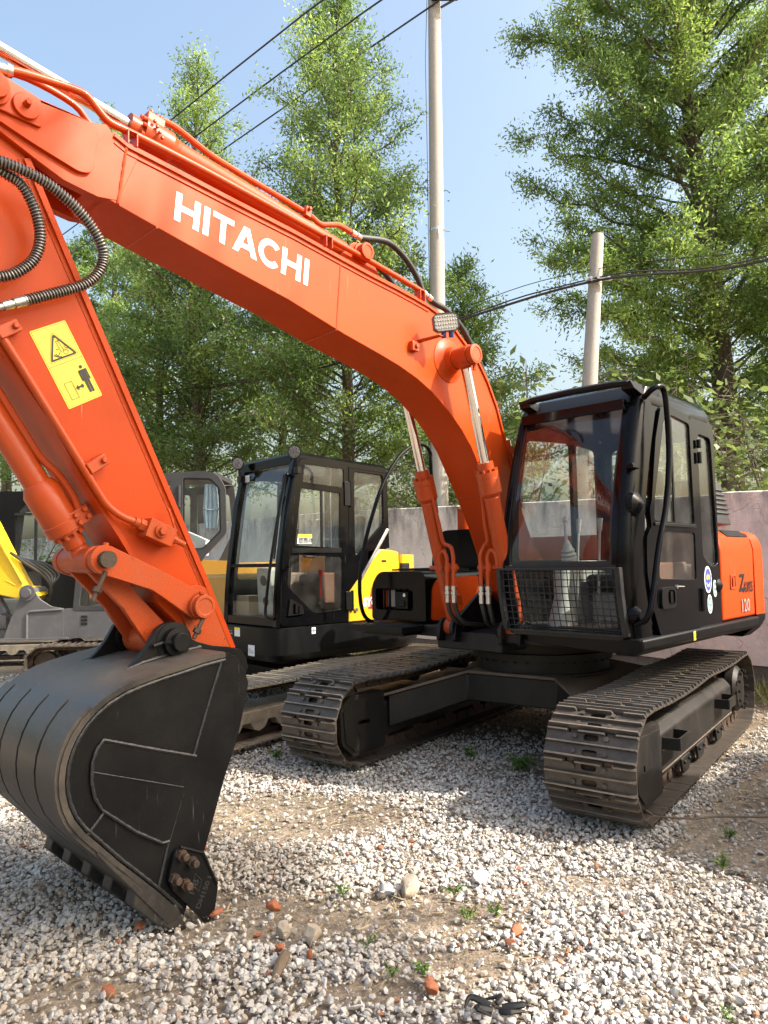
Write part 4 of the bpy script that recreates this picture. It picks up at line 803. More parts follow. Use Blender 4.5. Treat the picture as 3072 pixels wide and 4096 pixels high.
# work lamp on a bracket
bm = bm_new(); box(bm, (1.62, BW, 2.79), (1.68, BW+0.035, 2.85)); hexbolt(bm, (1.645, BW+0.035, 2.82), (0, 1, 0), 0.016, 0.014); hexa(bm, [(1.60, BW+0.01, 2.85), (1.66, BW+0.01, 2.85), (1.55, 0.30, 2.885), (1.51, 0.30, 2.885), (1.60, BW+0.01, 2.858), (1.66, BW+0.01, 2.858), (1.55, 0.30, 2.893), (1.51, 0.30, 2.893)]); obj('lamp_bracket', bm, M['orange_cyl'], boom, bevel=0.002)
lc = Vector((1.50, 0.315, 2.975)); lx = Vector((-0.80, 0.58, 0.14)).normalized(); lf = Vector((0.60, 0.79, -0.10)); lf = (lf-lx*lf.dot(lx)).normalized(); lz = lx.cross(lf); lz = lz if lz.z > 0 else -lz
LPF = lambda t: (lambda u, v, tt: lc+lx*u+lz*v+lf*tt)
pl3 = lambda u, v, t: lc+lx*u+lz*v+lf*t
bm = bm_new(); oc = [(-0.085, -0.04), (-0.06, -0.06), (0.06, -0.06), (0.085, -0.035), (0.085, 0.035), (0.06, 0.06), (-0.06, 0.06), (-0.085, 0.04)]
plate(bm, oc, [], pl3, -0.028, 0.008); tube(bm, [pl3(-0.02, -0.055, -0.01), pl3(-0.02, -0.095, -0.02)], 0.018, 8); tube(bm, [pl3(0.03, -0.055, -0.01), pl3(0.03, -0.095, -0.02)], 0.018, 8)
lamp = obj('work_lamp', bm, M['blue'], boom, bevel=0.004)
bm = bm_new(); plate(bm, oc, [offset_poly(oc, 0.008)], pl3, 0.006, 0.013); obj('lamp_rim', bm, M['ink'], lamp)
bm = bm_new(); plate(bm, offset_poly(oc, 0.008), [], pl3, 0.006, 0.010)
for i in range(9):
    for j in range(4): q = pl3(-0.066+i*0.0165, -0.036+j*0.024, 0.010); lathe(bm, q, q+lf, [(0, 0.007), (0.002, 0.006), (0.003, 0.002)], 8)
obj('lamp_lens', bm, M['lens'], lamp)

# ---- arm
AW = 0.13
armp = [(2.985, 1.02), (3.001, 1.069), (3.148, 1.393), (3.413, 1.946), (3.838, 2.831), (3.98, 3.13), (4.0, 3.30), (4.02, 3.42), (4.15, 3.5), (4.45, 3.80), (4.62, 3.84), (4.72, 3.74), (4.68, 3.4), (4.50, 2.93), (4.051, 2.319), (3.85, 2.053), (3.687, 1.774), (3.561, 1.592), (3.47, 1.45), (3.40, 1.38), (3.385, 1.29), (3.235, 1.141), (3.16, 1.03), (3.13, 0.95), (3.06, 0.91), (3.0, 0.94)]
bm = bm_new(); plate(bm, armp, [], xz, -AW, AW)
arm = obj('arm', bm, M['orange'], EX, smooth=30, bevel=0.005)
bm = bm_new()
re = [(2.992, 1.05), (3.148, 1.393), (3.413, 1.946), (3.838, 2.831), (3.98, 3.13)]
ribbon(bm, re, -AW-0.012, AW+0.012, -0.012, 0.014)
le = [(4.45, 2.87), (4.051, 2.319), (3.85, 2.053), (3.687, 1.774), (3.561, 1.592), (3.47, 1.45)]
ribbon(bm, le, -AW-0.014, AW+0.014, -0.004, 0.018)
obj('flange', bm, M['orange'], arm)
bm = bm_new(); seam(bm, [(re[i][0]+0.03, AW, re[i][1]-0.01) for i in range(5)], 0.004)
seam(bm, [(3.03, AW, 1.07), (3.12, AW, 1.30), (3.30, AW, 1.66)], 0.006); obj('weld_seam', bm, M['orange_cyl'], arm)
bm = bm_new(); plate(bm, rounded([(3.0, 0.93), (2.99, 1.03), (3.12, 1.34), (3.19, 1.37), (3.30, 1.32), (3.235, 1.141), (3.16, 1.03), (3.12, 0.94)], 0.03), [], xz, AW, AW+0.01); obj('tip_plate', bm, M['orange_worn'], arm, bevel=0.003)
# warning label: yellow plate, two panels of pictograms
s0, sx, sz = Vector((3.957, 2.413)), Vector((3.815-3.957, 2.495-2.413)), Vector((3.793-3.957, 2.118-2.413))
def lab(u, v, t): q = s0+sx*u+sz*v; return (q.x, t, q.y)             # u across (0..1), v down (0..1)
def lablines(bm, pts, w, closed=False, t0=AW+0.0022, t1=AW+0.0027):
    n = len(pts)
    for i in range(n if closed else n-1):
        a = Vector(pts[i]); b_ = Vector(pts[(i+1) % n]); am, bmn = Vector((a.x, a.y*2.05)), Vector((b_.x, b_.y*2.05)); d = (bmn-am).normalized(); nn = Vector((-d.y, d.x))*w
        q = [am-d*w*0.5+nn, bmn+d*w*0.5+nn, bmn+d*w*0.5-nn, am-d*w*0.5-nn]; plate(bm, [(p.x, p.y/2.05) for p in q], [], lab, t0+i*2e-5, t1+i*2e-5)
bm = bm_new(); plate(bm, rounded([(0, 0), (1, 0), (1, 1), (0, 1)], 0.03, 3), [], lab, AW+0.0005, AW+0.0018)
wl = obj('warning_label', bm, M['yellow_decal'], arm, smooth=0)
bm = bm_new(); lablines(bm, [(0.035, 0.016), (0.965, 0.016), (0.965, 0.984), (0.035, 0.984)], 0.004, True); lablines(bm, [(0.035, 0.47), (0.965, 0.47)], 0.005, False, AW+0.003, AW+0.0035)
tri = rounded([(0.50, 0.095), (0.90, 0.44), (0.10, 0.44)], 0.06, 4)
def lplate(bm, outer, holes=(), dt=0.0): plate(bm, outer, list(holes), lab, AW+0.0022+dt, AW+0.0027+dt)
to = [(0.52, 0.10), (0.90, 0.415), (0.14, 0.415)]; cen = Vector((0.52, 0.31))
sc = lambda p, k: (cen.x+(p[0]-cen.x)*k, cen.y+(p[1]-cen.y)*k)
lplate(bm, rounded([sc(p, 1.0) for p in to], 0.05, 3), [rounded([sc(p, 0.80) for p in to], 0.03, 3)], 0.001)
lplate(bm, rounded([sc(p, 1.13) for p in to], 0.07, 3), [rounded([sc(p, 1.10) for p in to], 0.065, 3)], 0.001)
# little arm with bucket, struck figure and arrows
k_ = 0.0015
lablines(bm, [(0.50, 0.20), (0.52, 0.345)], 0.006, False, AW+0.004, AW+0.0045); lablines(bm, [(0.56, 0.205), (0.60, 0.335)], 0.006, False, AW+0.004, AW+0.0045)
lablines(bm, [(0.57, 0.365), (0.57, 0.335), (0.66, 0.325), (0.70, 0.35), (0.66, 0.38), (0.59, 0.38)], 0.006, True, AW+0.004, AW+0.0045)
lablines(bm, [(0.50, 0.20), (0.56, 0.205), (0.60, 0.20)], 0.006, False, AW+0.0046, AW+0.005); lablines(bm, [(0.56, 0.19), (0.57, 0.205)], 0.005, False, AW+0.005, AW+0.0054)
for pts in ([(0.33, 0.365), (0.38, 0.375), (0.43, 0.362)], [(0.36, 0.35), (0.40, 0.385), (0.38, 0.405)], [(0.40, 0.385), (0.46, 0.385), (0.46, 0.405)], [(0.30, 0.35), (0.33, 0.362)]): lablines(bm, pts, 0.009, False, AW+0.004, AW+0.0045)
lplate(bm, [(0.355+0.016*math.cos(t), 0.342+0.008*math.sin(t)) for t in np.linspace(0, 6.28, 9)[:-1]], (), 0.003)
for (a, b_) in (((0.48, 0.30), (0.42, 0.295)), ((0.48, 0.335), (0.44, 0.352)), ((0.63, 0.29), (0.68, 0.282)), ((0.64, 0.305), (0.70, 0.315))):
    lablines(bm, [a, b_], 0.007, False, AW+0.0055, AW+0.006); d = Vector((b_[0]-a[0], (b_[1]-a[1])*2.05)).normalized(); nn = Vector((-d.y, d.x)); bb = Vector((b_[0], b_[1]*2.05))
    lplate(bm, [tuple((q.x, q.y/2.05)) for q in (bb+d*0.022, bb+nn*0.016, bb-nn*0.016)], (), 0.004)
lablines(bm, [(0.19, 0.70), (0.40, 0.70), (0.40, 0.915), (0.19, 0.915)], 0.006, True, AW+0.004, AW+0.0045)
lplate(bm, [(0.43, 0.80), (0.50, 0.765), (0.50, 0.788), (0.60, 0.788), (0.60, 0.765), (0.67, 0.80), (0.60, 0.835), (0.60, 0.812), (0.50, 0.812), (0.50, 0.835)], (), 0.002)
lplate(bm, [(0.80+0.045*math.cos(t), 0.58+0.022*math.sin(t)) for t in np.linspace(0, 6.28, 17)[:-1]], (), 0.002)
lplate(bm, rounded([(0.68, 0.615), (0.92, 0.615), (0.92, 0.755), (0.885, 0.755), (0.885, 0.65), (0.87, 0.65), (0.87, 0.91), (0.81, 0.91), (0.81, 0.76), (0.79, 0.76), (0.79, 0.91), (0.73, 0.91), (0.73, 0.65), (0.715, 0.65), (0.715, 0.755), (0.68, 0.755)], 0.012, 2), (), 0.002)
obj('pictogram', bm, M['ink'], wl, smooth=0)
# arm-side pipe, clamp, valve block
bm = bm_new(); tube(bm, spline([(4.35, 0.165, 2.74), (4.077, 0.165, 2.372), (3.90, 0.165, 2.11), (3.765, 0.165, 1.905), (3.68, 0.165, 1.775), (3.635, 0.168, 1.715), (3.58, 0.172, 1.675), (3.51, 0.175, 1.648)], 5), 0.0165, 12); obj('hard_pipe', bm, M['orange_cyl'], arm)
for q in ((3.70, 1.885), (4.06, 2.385)):
    q = Vector((q[0], 0, q[1])); d = Vector((0.57, 0, 0.82)); w2 = Vector((-0.82, 0, 0.57)); bm = bm_new()
    hexa(bm, [q+d*a_+w2*b_+Vector((0, c_, 0)) for c_ in (AW, 0.188) for a_, b_ in ((-0.025, -0.035), (0.025, -0.035), (0.025, 0.06), (-0.025, 0.06))]); cyl(bm, q+w2*0.04+Vector((0, 0.186, 0)), q+w2*0.04+Vector((0, 0.205, 0)), 0.014, 6); obj('pipe_clamp', bm, M['orange_cyl'], arm, bevel=0.004)
vb_ = Vector((3.418, 0.13, 1.610)); d = Vector((-0.87, 0, -0.36)).normalized(); w2 = Vector((-d.z, 0, d.x)); w2 = w2 if w2.z > 0 else -w2; bm = bm_new()
hexa(bm, [vb_+d*a_+w2*b_+Vector((0, c_, 0)) for c_ in (0.0, 0.085) for a_, b_ in ((-0.06, -0.045), (0.075, -0.045), (0.075, 0.04), (-0.06, 0.04))])
cyl(bm, vb_+Vector((0, 0.08, 0)), vb_+Vector((0, 0.098, 0)), 0.03, 20); cyl(bm, vb_+Vector((0, 0.09, 0)), vb_+Vector((0, 0.115, 0)), 0.019, 6)
cyl(bm, vb_-d*0.06+Vector((0, 0.045, 0)), vb_-d*0.09+Vector((0, 0.045, 0)), 0.028, 6); cyl(bm, vb_-d*0.09+Vector((0, 0.045, 0)), vb_-d*0.115+Vector((0, 0.045, 0)), 0.022, 14)
cyl(bm, vb_+d*0.075+Vector((0, 0.05, 0)), vb_+d*0.105+Vector((0, 0.05, 0)), 0.019, 6); cyl(bm, vb_+d*0.105+Vector((0, 0.05, 0)), vb_+d*0.15+Vector((0, 0.05, 0)), 0.014, 10)
tube(bm, spline([vb_+d*0.1+Vector((0, 0.055, 0.01)), vb_+d*0.085+Vector((0, 0.06, 0.06)), vb_+d*0.06+Vector((0, 0.05, 0.13))], 4), 0.006, 8)
obj('valve_block', bm, M['orange_worn'], arm, bevel=0.004)
# corrugated hoses that loop out of the frame
def spring_hose(name, pts, r, fit_end=True):
    P = spline(pts, 10); bm = bm_new(); tube(bm, P, r*0.86, 12); h = obj(name, bm, M['hose'], arm)
    L = [0]
    for a, b_ in zip(P, P[1:]): L.append(L[-1]+(b_-a).length)
    n = int(L[-1]/0.0125); turns = []; bm = bm_new()
    for k in range(n*10):
        s = L[-1]*k/(n*10); i = min(len(P)-2, int(np.searchsorted(L, s, 'right'))-1); f = (s-L[i])/max(1e-6, L[i+1]-L[i]); p = P[i].lerp(P[i+1], f); dd = (P[i+1]-P[i]).normalized()
        u_ = dd.cross(Vector((0, 1, 0))).normalized(); w_ = dd.cross(u_); a = 2*math.pi*k/10; turns.append(p+(u_*math.cos(a)+w_*math.sin(a))*r)
    tube(bm, turns, 0.0030, 4); obj('spring_guard', bm, M['spring'], h)
    if fit_end:
        e = P[-1]; dd = (P[-1]-P[-2]).normalized(); bm = bm_new(); lathe(bm, e-dd*0.01, e+dd, [(0, r*1.02), (0.05, r*1.0), (0.05, r*0.75), (0.06, r*0.75), (0.06, r*0.95), (0.095, r*0.95), (0.095, r*0.7), (0.2, r*0.7)], 14); obj('fitting', bm, M['steel'], h)
spring_hose('hose', [(4.32, 0.24, 2.95), (4.20, 0.27, 2.995), (4.10, 0.28, 3.002), (4.0, 0.28, 2.992), (3.93, 0.275, 2.975), (3.84, 0.27, 2.932), (3.76, 0.26, 2.87), (3.715, 0.25, 2.81), (3.70, 0.235, 2.76), (3.715, 0.225, 2.70), (3.76, 0.215, 2.645), (3.83, 0.205, 2.602), (3.92, 0.20, 2.555), (4.0, 0.195, 2.513)], 0.021)
spring_hose('hose', [(4.2, 0.25, 3.03), (4.10, 0.24, 2.985), (4.035, 0.235, 2.965), (3.985, 0.23, 2.90), (3.957, 0.225, 2.82), (3.953, 0.22, 2.752), (3.977, 0.215, 2.677), (4.038, 0.21, 2.612), (4.097, 0.205, 2.582), (4.25, 0.20, 2.54)], 0.021, False)

# ---- bucket cylinder and linkage
CP, LP, IP = Vector((3.662, 0, 1.488)), Vector((3.352, 0, 1.121)), Vector((3.218, 0, 1.268))
c0 = Vector((4.62, 0, 2.98))
c, d = hydraulic('bucket_cylinder', CP, c0, 0.030, 0.053, 0.075, 0.052, 0.066, EX)
bm = bm_new(); w2 = Vector((-d.z, 0, d.x)); u = Vector((0, 1, 0)); hb = CP+d*0.14
if w2.x > 0: w2 = -w2
lathe(bm, CP+d*0.15, c0, [(0, 0.080), (0.05, 0.082), (0.05, 0.078), (0.20, 0.078), (0.24, 0.056)], 30)
hexa(bm, [hb+d*a_+u*b_+w2*c_ for c_ in (0.02, 0.105) for a_, b_ in ((0.01, 0.0), (0.08, 0.0), (0.08, 0.075), (0.01, 0.075))])
for a_, c_ in ((0.025, 0.04), (0.06, 0.04), (0.03, 0.085), (0.065, 0.085)): q = hb+d*a_+w2*c_+u*0.07; cyl(bm, q, q+u*0.022, 0.0115, 10)
obj('gland', bm, M['orange_cyl'], c, smooth=30, bevel=0.004)
bm = bm_new(); tube(bm, spline([hb+d*0.06+w2*0.07+u*0.055, hb+d*0.14+w2*0.085+u*0.05, hb+d*0.24+w2*0.08+u*0.045, hb+d*0.33+w2*0.06+u*0.035, hb+d*0.45+w2*0.055+u*0.035, hb+d*1.0+w2*0.055+u*0.035], 5), 0.0165, 10); obj('hard_pipe', bm, M['orange_cyl'], c)
bm = bm_new(); cyl(bm, CP+u*-0.215, CP+u*0.10, 0.058, 28); lathe(bm, CP+u*0.10, CP+u*0.3, [(0, 0.055), (0.002, 0.06), (0.03, 0.06), (0.032, 0.052), (0.05, 0.052)], 28)
obj('link_pin_sleeve', bm, M['orange_worn'], EX, smooth=30)
bm = bm_new(); cyl(bm, CP-u*0.22, CP+u*0.235, 0.036, 24); obj('link_pin', bm, M['rust'], EX)
def bar(bm, A, B, ra, rb, y0, y1, bow=0.0):
    d_ = (B-A).normalized(); n_ = Vector((-d_.z, 0, d_.x)); n_ = n_ if n_.z > 0 else -n_; pts = []
    a0 = math.atan2(n_.z, n_.x)
    def arc(c_, r_, s, e, k=9): return [(c_.x+r_*math.cos(s+(e-s)*i/k), c_.z+r_*math.sin(s+(e-s)*i/k)) for i in range(k+1)]
    sgn = 1 if (Vector((math.cos(a0+0.1), 0, math.sin(a0+0.1)))-n_).dot(d_) < 0 else -1
    pa = arc(A, ra, a0, a0+sgn*math.pi); pb = arc(B, rb, a0+sgn*math.pi, a0+sgn*2*math.pi)
    mid1 = A.lerp(B, 0.5)-n_*(min(ra, rb)*0.72-bow); mid2 = A.lerp(B, 0.5)+n_*(min(ra, rb)*0.80+bow)
    plate(bm, pa+[(mid1.x, mid1.z)]+pb+[(mid2.x, mid2.z)], [], xz, y0, y1)
for s in (1, -1):
    bm = bm_new(); bar(bm, CP, IP, 0.062, 0.062, s*0.165, s*0.20, 0.018); lathe(bm, IP+u*(s*0.14), IP+u*(s*0.5), [(0, 0.058), (0.085, 0.058), (0.086, 0.053), (0.118, 0.053), (0.119, 0.038), (0.115, 0.036), (0.115, 0)], 28)
    if s > 0:
        for q, dd in ((IP+Vector((-0.0, 0.24, -0.05)), Vector((0.05, 0.0, -0.09))), (CP+Vector((0.0, 0.205, -0.05)), Vector((0.055, 0.0, -0.12)))):
            bb = bm_new(); tube(bb, [q, q+dd], 0.0105, 8); lathe(bb, q+dd*0.55, q+dd*1.2, [(0, 0.019), (0.02, 0.019)], 6); obj('lock_bolt', bb, M['rust'], EX)
        hexbolt(bm, IP+Vector((0, 0.225, 0.055)), (0, 0, 1), 0.013, 0.015); hexbolt(bm, CP+Vector((-0.01, 0.18, 0.056)), (-0.1, 0, 1), 0.013, 0.015)
    obj('idler_link', bm, M['orange_worn'], EX, smooth=30, bevel=0.003)
bm = bm_new()
for s in (1, -1): bar(bm, CP, LP, 0.058, 0.066, s*0.075, s*0.105, 0.0)
m = CP.lerp(LP, 0.5); dl_ = (LP-CP).normalized(); nl = Vector((-dl_.z, 0, dl_.x))
hexa(bm, [CP+dl_*a_+nl*b_+u*c_ for c_ in (-0.08, 0.08) for a_, b_ in ((0.06, -0.035), (0.40, -0.04), (0.40, -0.02), (0.06, -0.015))]); cyl(bm, LP-u*0.14, LP+u*0.14, 0.07, 30)
obj('bucket_link', bm, M['orange_worn'], EX, smooth=30, bevel=0.004)

# ---- bucket
BY = 0.447
back = [(3.238, 1.080), (3.35, 1.067), (3.446, 1.049), (3.54, 1.034), (3.627, 1.016), (3.70, 0.996), (3.768, 0.966), (3.82, 0.930), (3.862, 0.890), (3.895, 0.845), (3.918, 0.797), (3.934, 0.745), (3.940, 0.690), (3.937, 0.637), (3.925, 0.585), (3.902, 0.53), (3.863, 0.474)]
floor_ = [(3.80, 0.405), (3.723, 0.320), (3.65, 0.247), (3.56, 0.155), (3.47, 0.055)]
shell = back+floor_
bm = bm_new(); n = len(shell); nb = []
for i in range(n):
    a, b_ = Vector(shell[max(0, i-1)]), Vector(shell[min(n-1, i+1)]); dd = (b_-a).normalized(); nn = Vector((dd.y, -dd.x)); nb.append(nn)
rings = []
for i, (x, z) in enumerate(shell):
    nn = nb[i]; rings.append([bm.verts.new((x+k*nn.x, y, z+k*nn.y)) for k in (0.0, 0.022) for y in np.linspace(-BY, BY, 13)])
for a, b_ in zip(rings, rings[1:]):
    for j in range(12):
        bm.faces.new((a[j], a[j+1], b_[j+1], b_[j])); bm.faces.new((a[13+j], b_[13+j], b_[14+j], a[14+j]))
    bm.faces.new((a[0], b_[0], b_[13], a[13])); bm.faces.new((a[12], a[25], b_[25], b_[12]))
for a in (rings[0], rings[-1]):
    for j in range(12): bm.faces.new((a[j], a[j+1], a[14+j], a[13+j]))
bucket = obj('bucket', bm, M['bucket_shell'], EX, smooth=50)
front = [(3.43, 0.04), (3.375, 0.17), (3.329, 0.278), (3.231, 0.554), (3.171, 0.689), (3.127, 0.846), (3.109, 0.931), (3.135, 1.0), (3.170, 1.045), (3.215, 1.075)]
side_p = [(p[0]+q.x*0.018, p[1]+q.y*0.018) for p, q in zip(shell, nb)]+front
for s in (1, -1):
    bm = bm_new(); plate(bm, side_p, [], xz, s*(BY-0.034), s*(BY-0.012)); o = obj('side_plate', bm, M['bucket'], bucket, smooth=25, bevel=0.002)
Y1 = BY-0.011
def bseam(pts, r):
    bm = bm_new(); seam(bm, pts, r); obj('weld_seam', bm, M['weld'], bucket)
bseam([(3.242, Y1, 1.06), (3.30, Y1, 0.91), (3.384, Y1, 0.675), (3.496, Y1, 0.359), (3.545, Y1, 0.18)], 0.008)
ins = [(p[0]+q.x*0.034, p[1]+q.y*0.034) for p, q in zip(shell, nb)]
bseam([(x, Y1+0.004, z) for x, z in ins[0:]], 0.009)
pp = [(3.377, 0.665), (3.58, 0.735), (3.773, 0.805), (3.800, 0.775), (3.816, 0.73), (3.818, 0.66), (3.806, 0.60), (3.777, 0.547), (3.64, 0.43), (3.53, 0.357), (3.500, 0.356)]
bseam([(x, Y1+0.0075, z) for x, z in pp], 0.008); bseam([(3.768, Y1+0.003, 0.535), (3.828, Y1+0.003, 0.472)], 0.008); bseam([(3.815, Y1+0.009, 0.695), (3.437, Y1+0.009, 0.553)], 0.003)
bm = bm_new(); plate(bm, pp+[(3.437, 0.52)], [], xz, Y1-0.001, Y1+0.0075); obj('wear_plate', bm, M['bucket'], bucket)
for y0, y1 in ((0.262, 0.44), (0.068, 0.244), (-0.126, 0.05), (-0.32, -0.144), (-0.44, -0.338)):                        # wear bands on the back
    bm = bm_new(); idx = range(7, n)
    A = []
    for i in idx:
        x, z = shell[i]; nn = nb[i]; A.append([bm.verts.new((x-nn.x*t, y, z-nn.y*t)) for y in (y0, y1) for t in (-0.002, 0.013)])
    for u_, v_ in zip(A, A[1:]):
        for i, j in ((0, 1), (1, 3), (3, 2), (2, 0)): bm.faces.new((u_[i], u_[j], v_[j], v_[i]))
    for u_ in (A[0], A[-1]): bm.faces.new((u_[0], u_[1], u_[3], u_[2]))
    o = obj('wear_strip', bm, M['bucket_shell'], bucket, smooth=50)
# lip, teeth with adapters
ld = (Vector((3.421, -0.014))-Vector((3.581, 0.182))).normalized(); ln_ = Vector((ld.y, -ld.x)); ln_ = ln_ if ln_.x < 0 else -ln_      # ln_: towards the mouth
def lp(a, b_, y): q = Vector((3.581, 0.182))+ld*a+ln_*b_; return (q.x, y, q.y)
bm = bm_new(); hexa(bm, [lp(-0.30, -0.036, -BY), lp(0.16, -0.036, -BY), lp(0.16, -0.036, BY), lp(-0.30, -0.036, BY), lp(-0.30, -0.018, -BY), lp(0.19, 0.012, -BY), lp(0.19, 0.012, BY), lp(-0.30, -0.018, BY)])
obj('lip', bm, M['bucket_shell'], bucket, bevel=0.004)
for k in range(5):
    y = 0.405-k*0.2025; bm = bm_new(); w = 0.036
    hexa(bm, [lp(-0.02, -0.075, y-w), lp(0.14, -0.06, y-w), lp(0.14, -0.06, y+w), lp(-0.02, -0.075, y+w), lp(-0.06, -0.018, y-w), lp(0.14, 0.035, y-w), lp(0.14, 0.035, y+w), lp(-0.06, -0.018, y+w)])
    w2_ = 0.042; hexa(bm, [lp(0.13, -0.055, y-w2_), lp(0.29, -0.018, y-w2_*0.8), lp(0.29, -0.018, y+w2_*0.8), lp(0.13, -0.055, y+w2_), lp(0.13, 0.038, y-w2_), lp(0.29, -0.004, y-w2_*0.8), lp(0.29, -0.004, y+w2_*0.8), lp(0.13, 0.038, y+w2_)])
    obj('tooth', bm, M['bucket_shell'], bucket, bevel=0.006)
# bolted side cutter with stamped lettering
sc_ = [(3.485, 0.310), (3.462, 0.325), (3.356, 0.272), (3.283, 0.113), (3.300, 0.020), (3.335, -0.02), (3.379, 0.033), (3.495, 0.168), (3.512, 0.213)]
bm = bm_new(); plate(bm, rounded(sc_, [0.02, 0.02, 0.012, 0.012, 0.02, 0.004, 0.02, 0.02, 0.02], 3), [], xz, BY-0.012, BY+0.012)
for a, b_ in zip([(3.462, 0.325), (3.356, 0.272)], [(3.356, 0.272), (3.29, 0.125)]): 
    A, B = Vector((a[0], BY+0.012, a[1])), Vector((b_[0], BY+0.012, b_[1])); tube(bm, [A, B], 0.007, 6)
cutter = obj('side_cutter', bm, M['bucket'], bucket, bevel=0.003)
for x, z in ((3.456, 0.293), (3.411, 0.254), (3.489, 0.211), (3.441, 0.176)):
    bm = bm_new(); lathe(bm, (x, BY+0.012, z), (x, BY+0.1, z), [(0, 0.023), (0.02, 0.023)], 6); lathe(bm, (x, BY+0.03, z), (x, BY+0.1, z), [(0, 0.0145), (0.026, 0.0145), (0.028, 0.012)], 14); obj('bolt', bm, M['rust'], bucket)
for body, size, org, ang in (('HB', 0.045, (3.400, 0.118), 62), ('DH150 L', 0.036, (3.372, 0.052), 62)):
    ca, sa = math.cos(R(ang)), math.sin(R(ang)); ox, oz = org
    bm = text_bm(body, size, lambda u_, v_: (ox-(u_*ca*1.0-v_*sa*0.9)*1.0, BY+0.0125, oz+(u_*sa+v_*ca*0.9)), 0.001); obj('stamped_lettering', bm, M['weld'], bucket, smooth=0)
bm = bm_new(); dm = [(3.405, 0.16), (3.375, 0.125), (3.362, 0.165), (3.392, 0.2)]
for i in range(4): seam(bm, [(dm[i][0], BY+0.012, dm[i][1]), (dm[(i+1) % 4][0], BY+0.012, dm[(i+1) % 4][1])], 0.002)
obj('stamped_mark', bm, M['weld'], bucket)
# hanger ears with pins
ear = [(3.66, 0.985), (3.56, 1.028), (3.52, 1.062), (3.478, 1.112), (3.455, 1.15), (3.439, 1.178), (3.41, 1.197), (3.375, 1.205), (3.345, 1.197), (3.302, 1.155), (3.27, 1.128), (3.234, 1.109), (3.15, 1.082), (3.06, 1.068), (3.0, 1.052), (2.965, 1.01), (2.955, 0.96), (2.985, 0.90), (3.05, 0.89), (3.12, 0.93), (3.2, 1.04), (3.4, 1.02)]
for s in (1, -1):
    bm = bm_new(); plate(bm, ear, [], xz, s*0.185, s*0.215); o = obj('hanger_ear', bm, M['bucket'], bucket, bevel=0.003)
    bm = bm_new(); lathe(bm, LP+u*(s*0.16), LP+u*(s*0.5), [(0, 0.085), (0.058, 0.085), (0.06, 0.062), (0.095, 0.062), (0.097, 0.041), (0.128, 0.041), (0.13, 0.038)], 28)
    if s > 0: tube(bm, [LP+Vector((0.065, 0.235, 0.0)), LP+Vector((0.11, 0.235, -0.01))], 0.01, 6); cyl(bm, LP+Vector((0.06, 0.243, 0.0)), LP+Vector((0.035, 0.262, 0.0)), 0.012, 8)
    obj('bucket_pin', bm, M['bucket'], bucket, smooth=30)
    bm = bm_new(); seam(bm, [(3.65, s*0.22, 0.997), (3.5, s*0.22, 1.045), (3.35, s*0.22, 1.07), (3.22, s*0.22, 1.085)], 0.010); obj('weld_seam', bm, M['weld'], bucket)
    bm = bm_new(); cyl(bm, (3.055, s*0.14, 0.98), (3.055, s*0.26, 0.98), 0.05, 24); obj('arm_pin', bm, M['bucket'], bucket)
# ---------------------------------------------------------------- ground
gm, gnt, gb = new_mat('soil')
N, Lk = gnt.nodes.new, gnt.links.new
tc = N('ShaderNodeTexCoord'); n1 = N('ShaderNodeTexNoise'); n1.inputs['Scale'].default_value = 1.3; n1.inputs['Detail'].default_value = 10; Lk(tc.outputs['Object'], n1.inputs['Vector'])
n2 = N('ShaderNodeTexNoise'); n2.inputs['Scale'].default_value = 45; n2.inputs['Detail'].default_value = 8; Lk(tc.outputs['Object'], n2.inputs['Vector'])
r1 = N('ShaderNodeValToRGB'); r1.color_ramp.elements[0].position = 0.35; r1.color_ramp.elements[0].color = (0.17, 0.13, 0.092, 1); r1.color_ramp.elements[1].position = 0.7; r1.color_ramp.elements[1].color = (0.34, 0.275, 0.20, 1); Lk(n1.outputs['Fac'], r1.inputs[0])
mx = N('ShaderNodeMixRGB'); mx.blend_type = 'OVERLAY'; mx.inputs[0].default_value = 0.7; Lk(r1.outputs[0], mx.inputs[1]); Lk(n2.outputs['Fac'], mx.inputs[2]); Lk(mx.outputs[0], gb.inputs['Base Color']); gb.inputs['Roughness'].default_value = 0.95
bp = N('ShaderNodeBump'); bp.inputs['Strength'].default_value = 0.9; bp.inputs['Distance'].default_value = 0.02; Lk(n2.outputs['Fac'], bp.inputs['Height']); Lk(bp.outputs[0], gb.inputs['Normal'])
bm = bm_new()
for x0, x1, y0, y1 in ((-300, 300, -300, 600),): 
    v = [bm.verts.new((x, y, -0.012)) for x, y in ((x0, y0), (x1, y0), (x1, y1), (x0, y1))]; bm.faces.new(v)
tag(obj('ground', bm, gm, smooth=0), kind='structure')
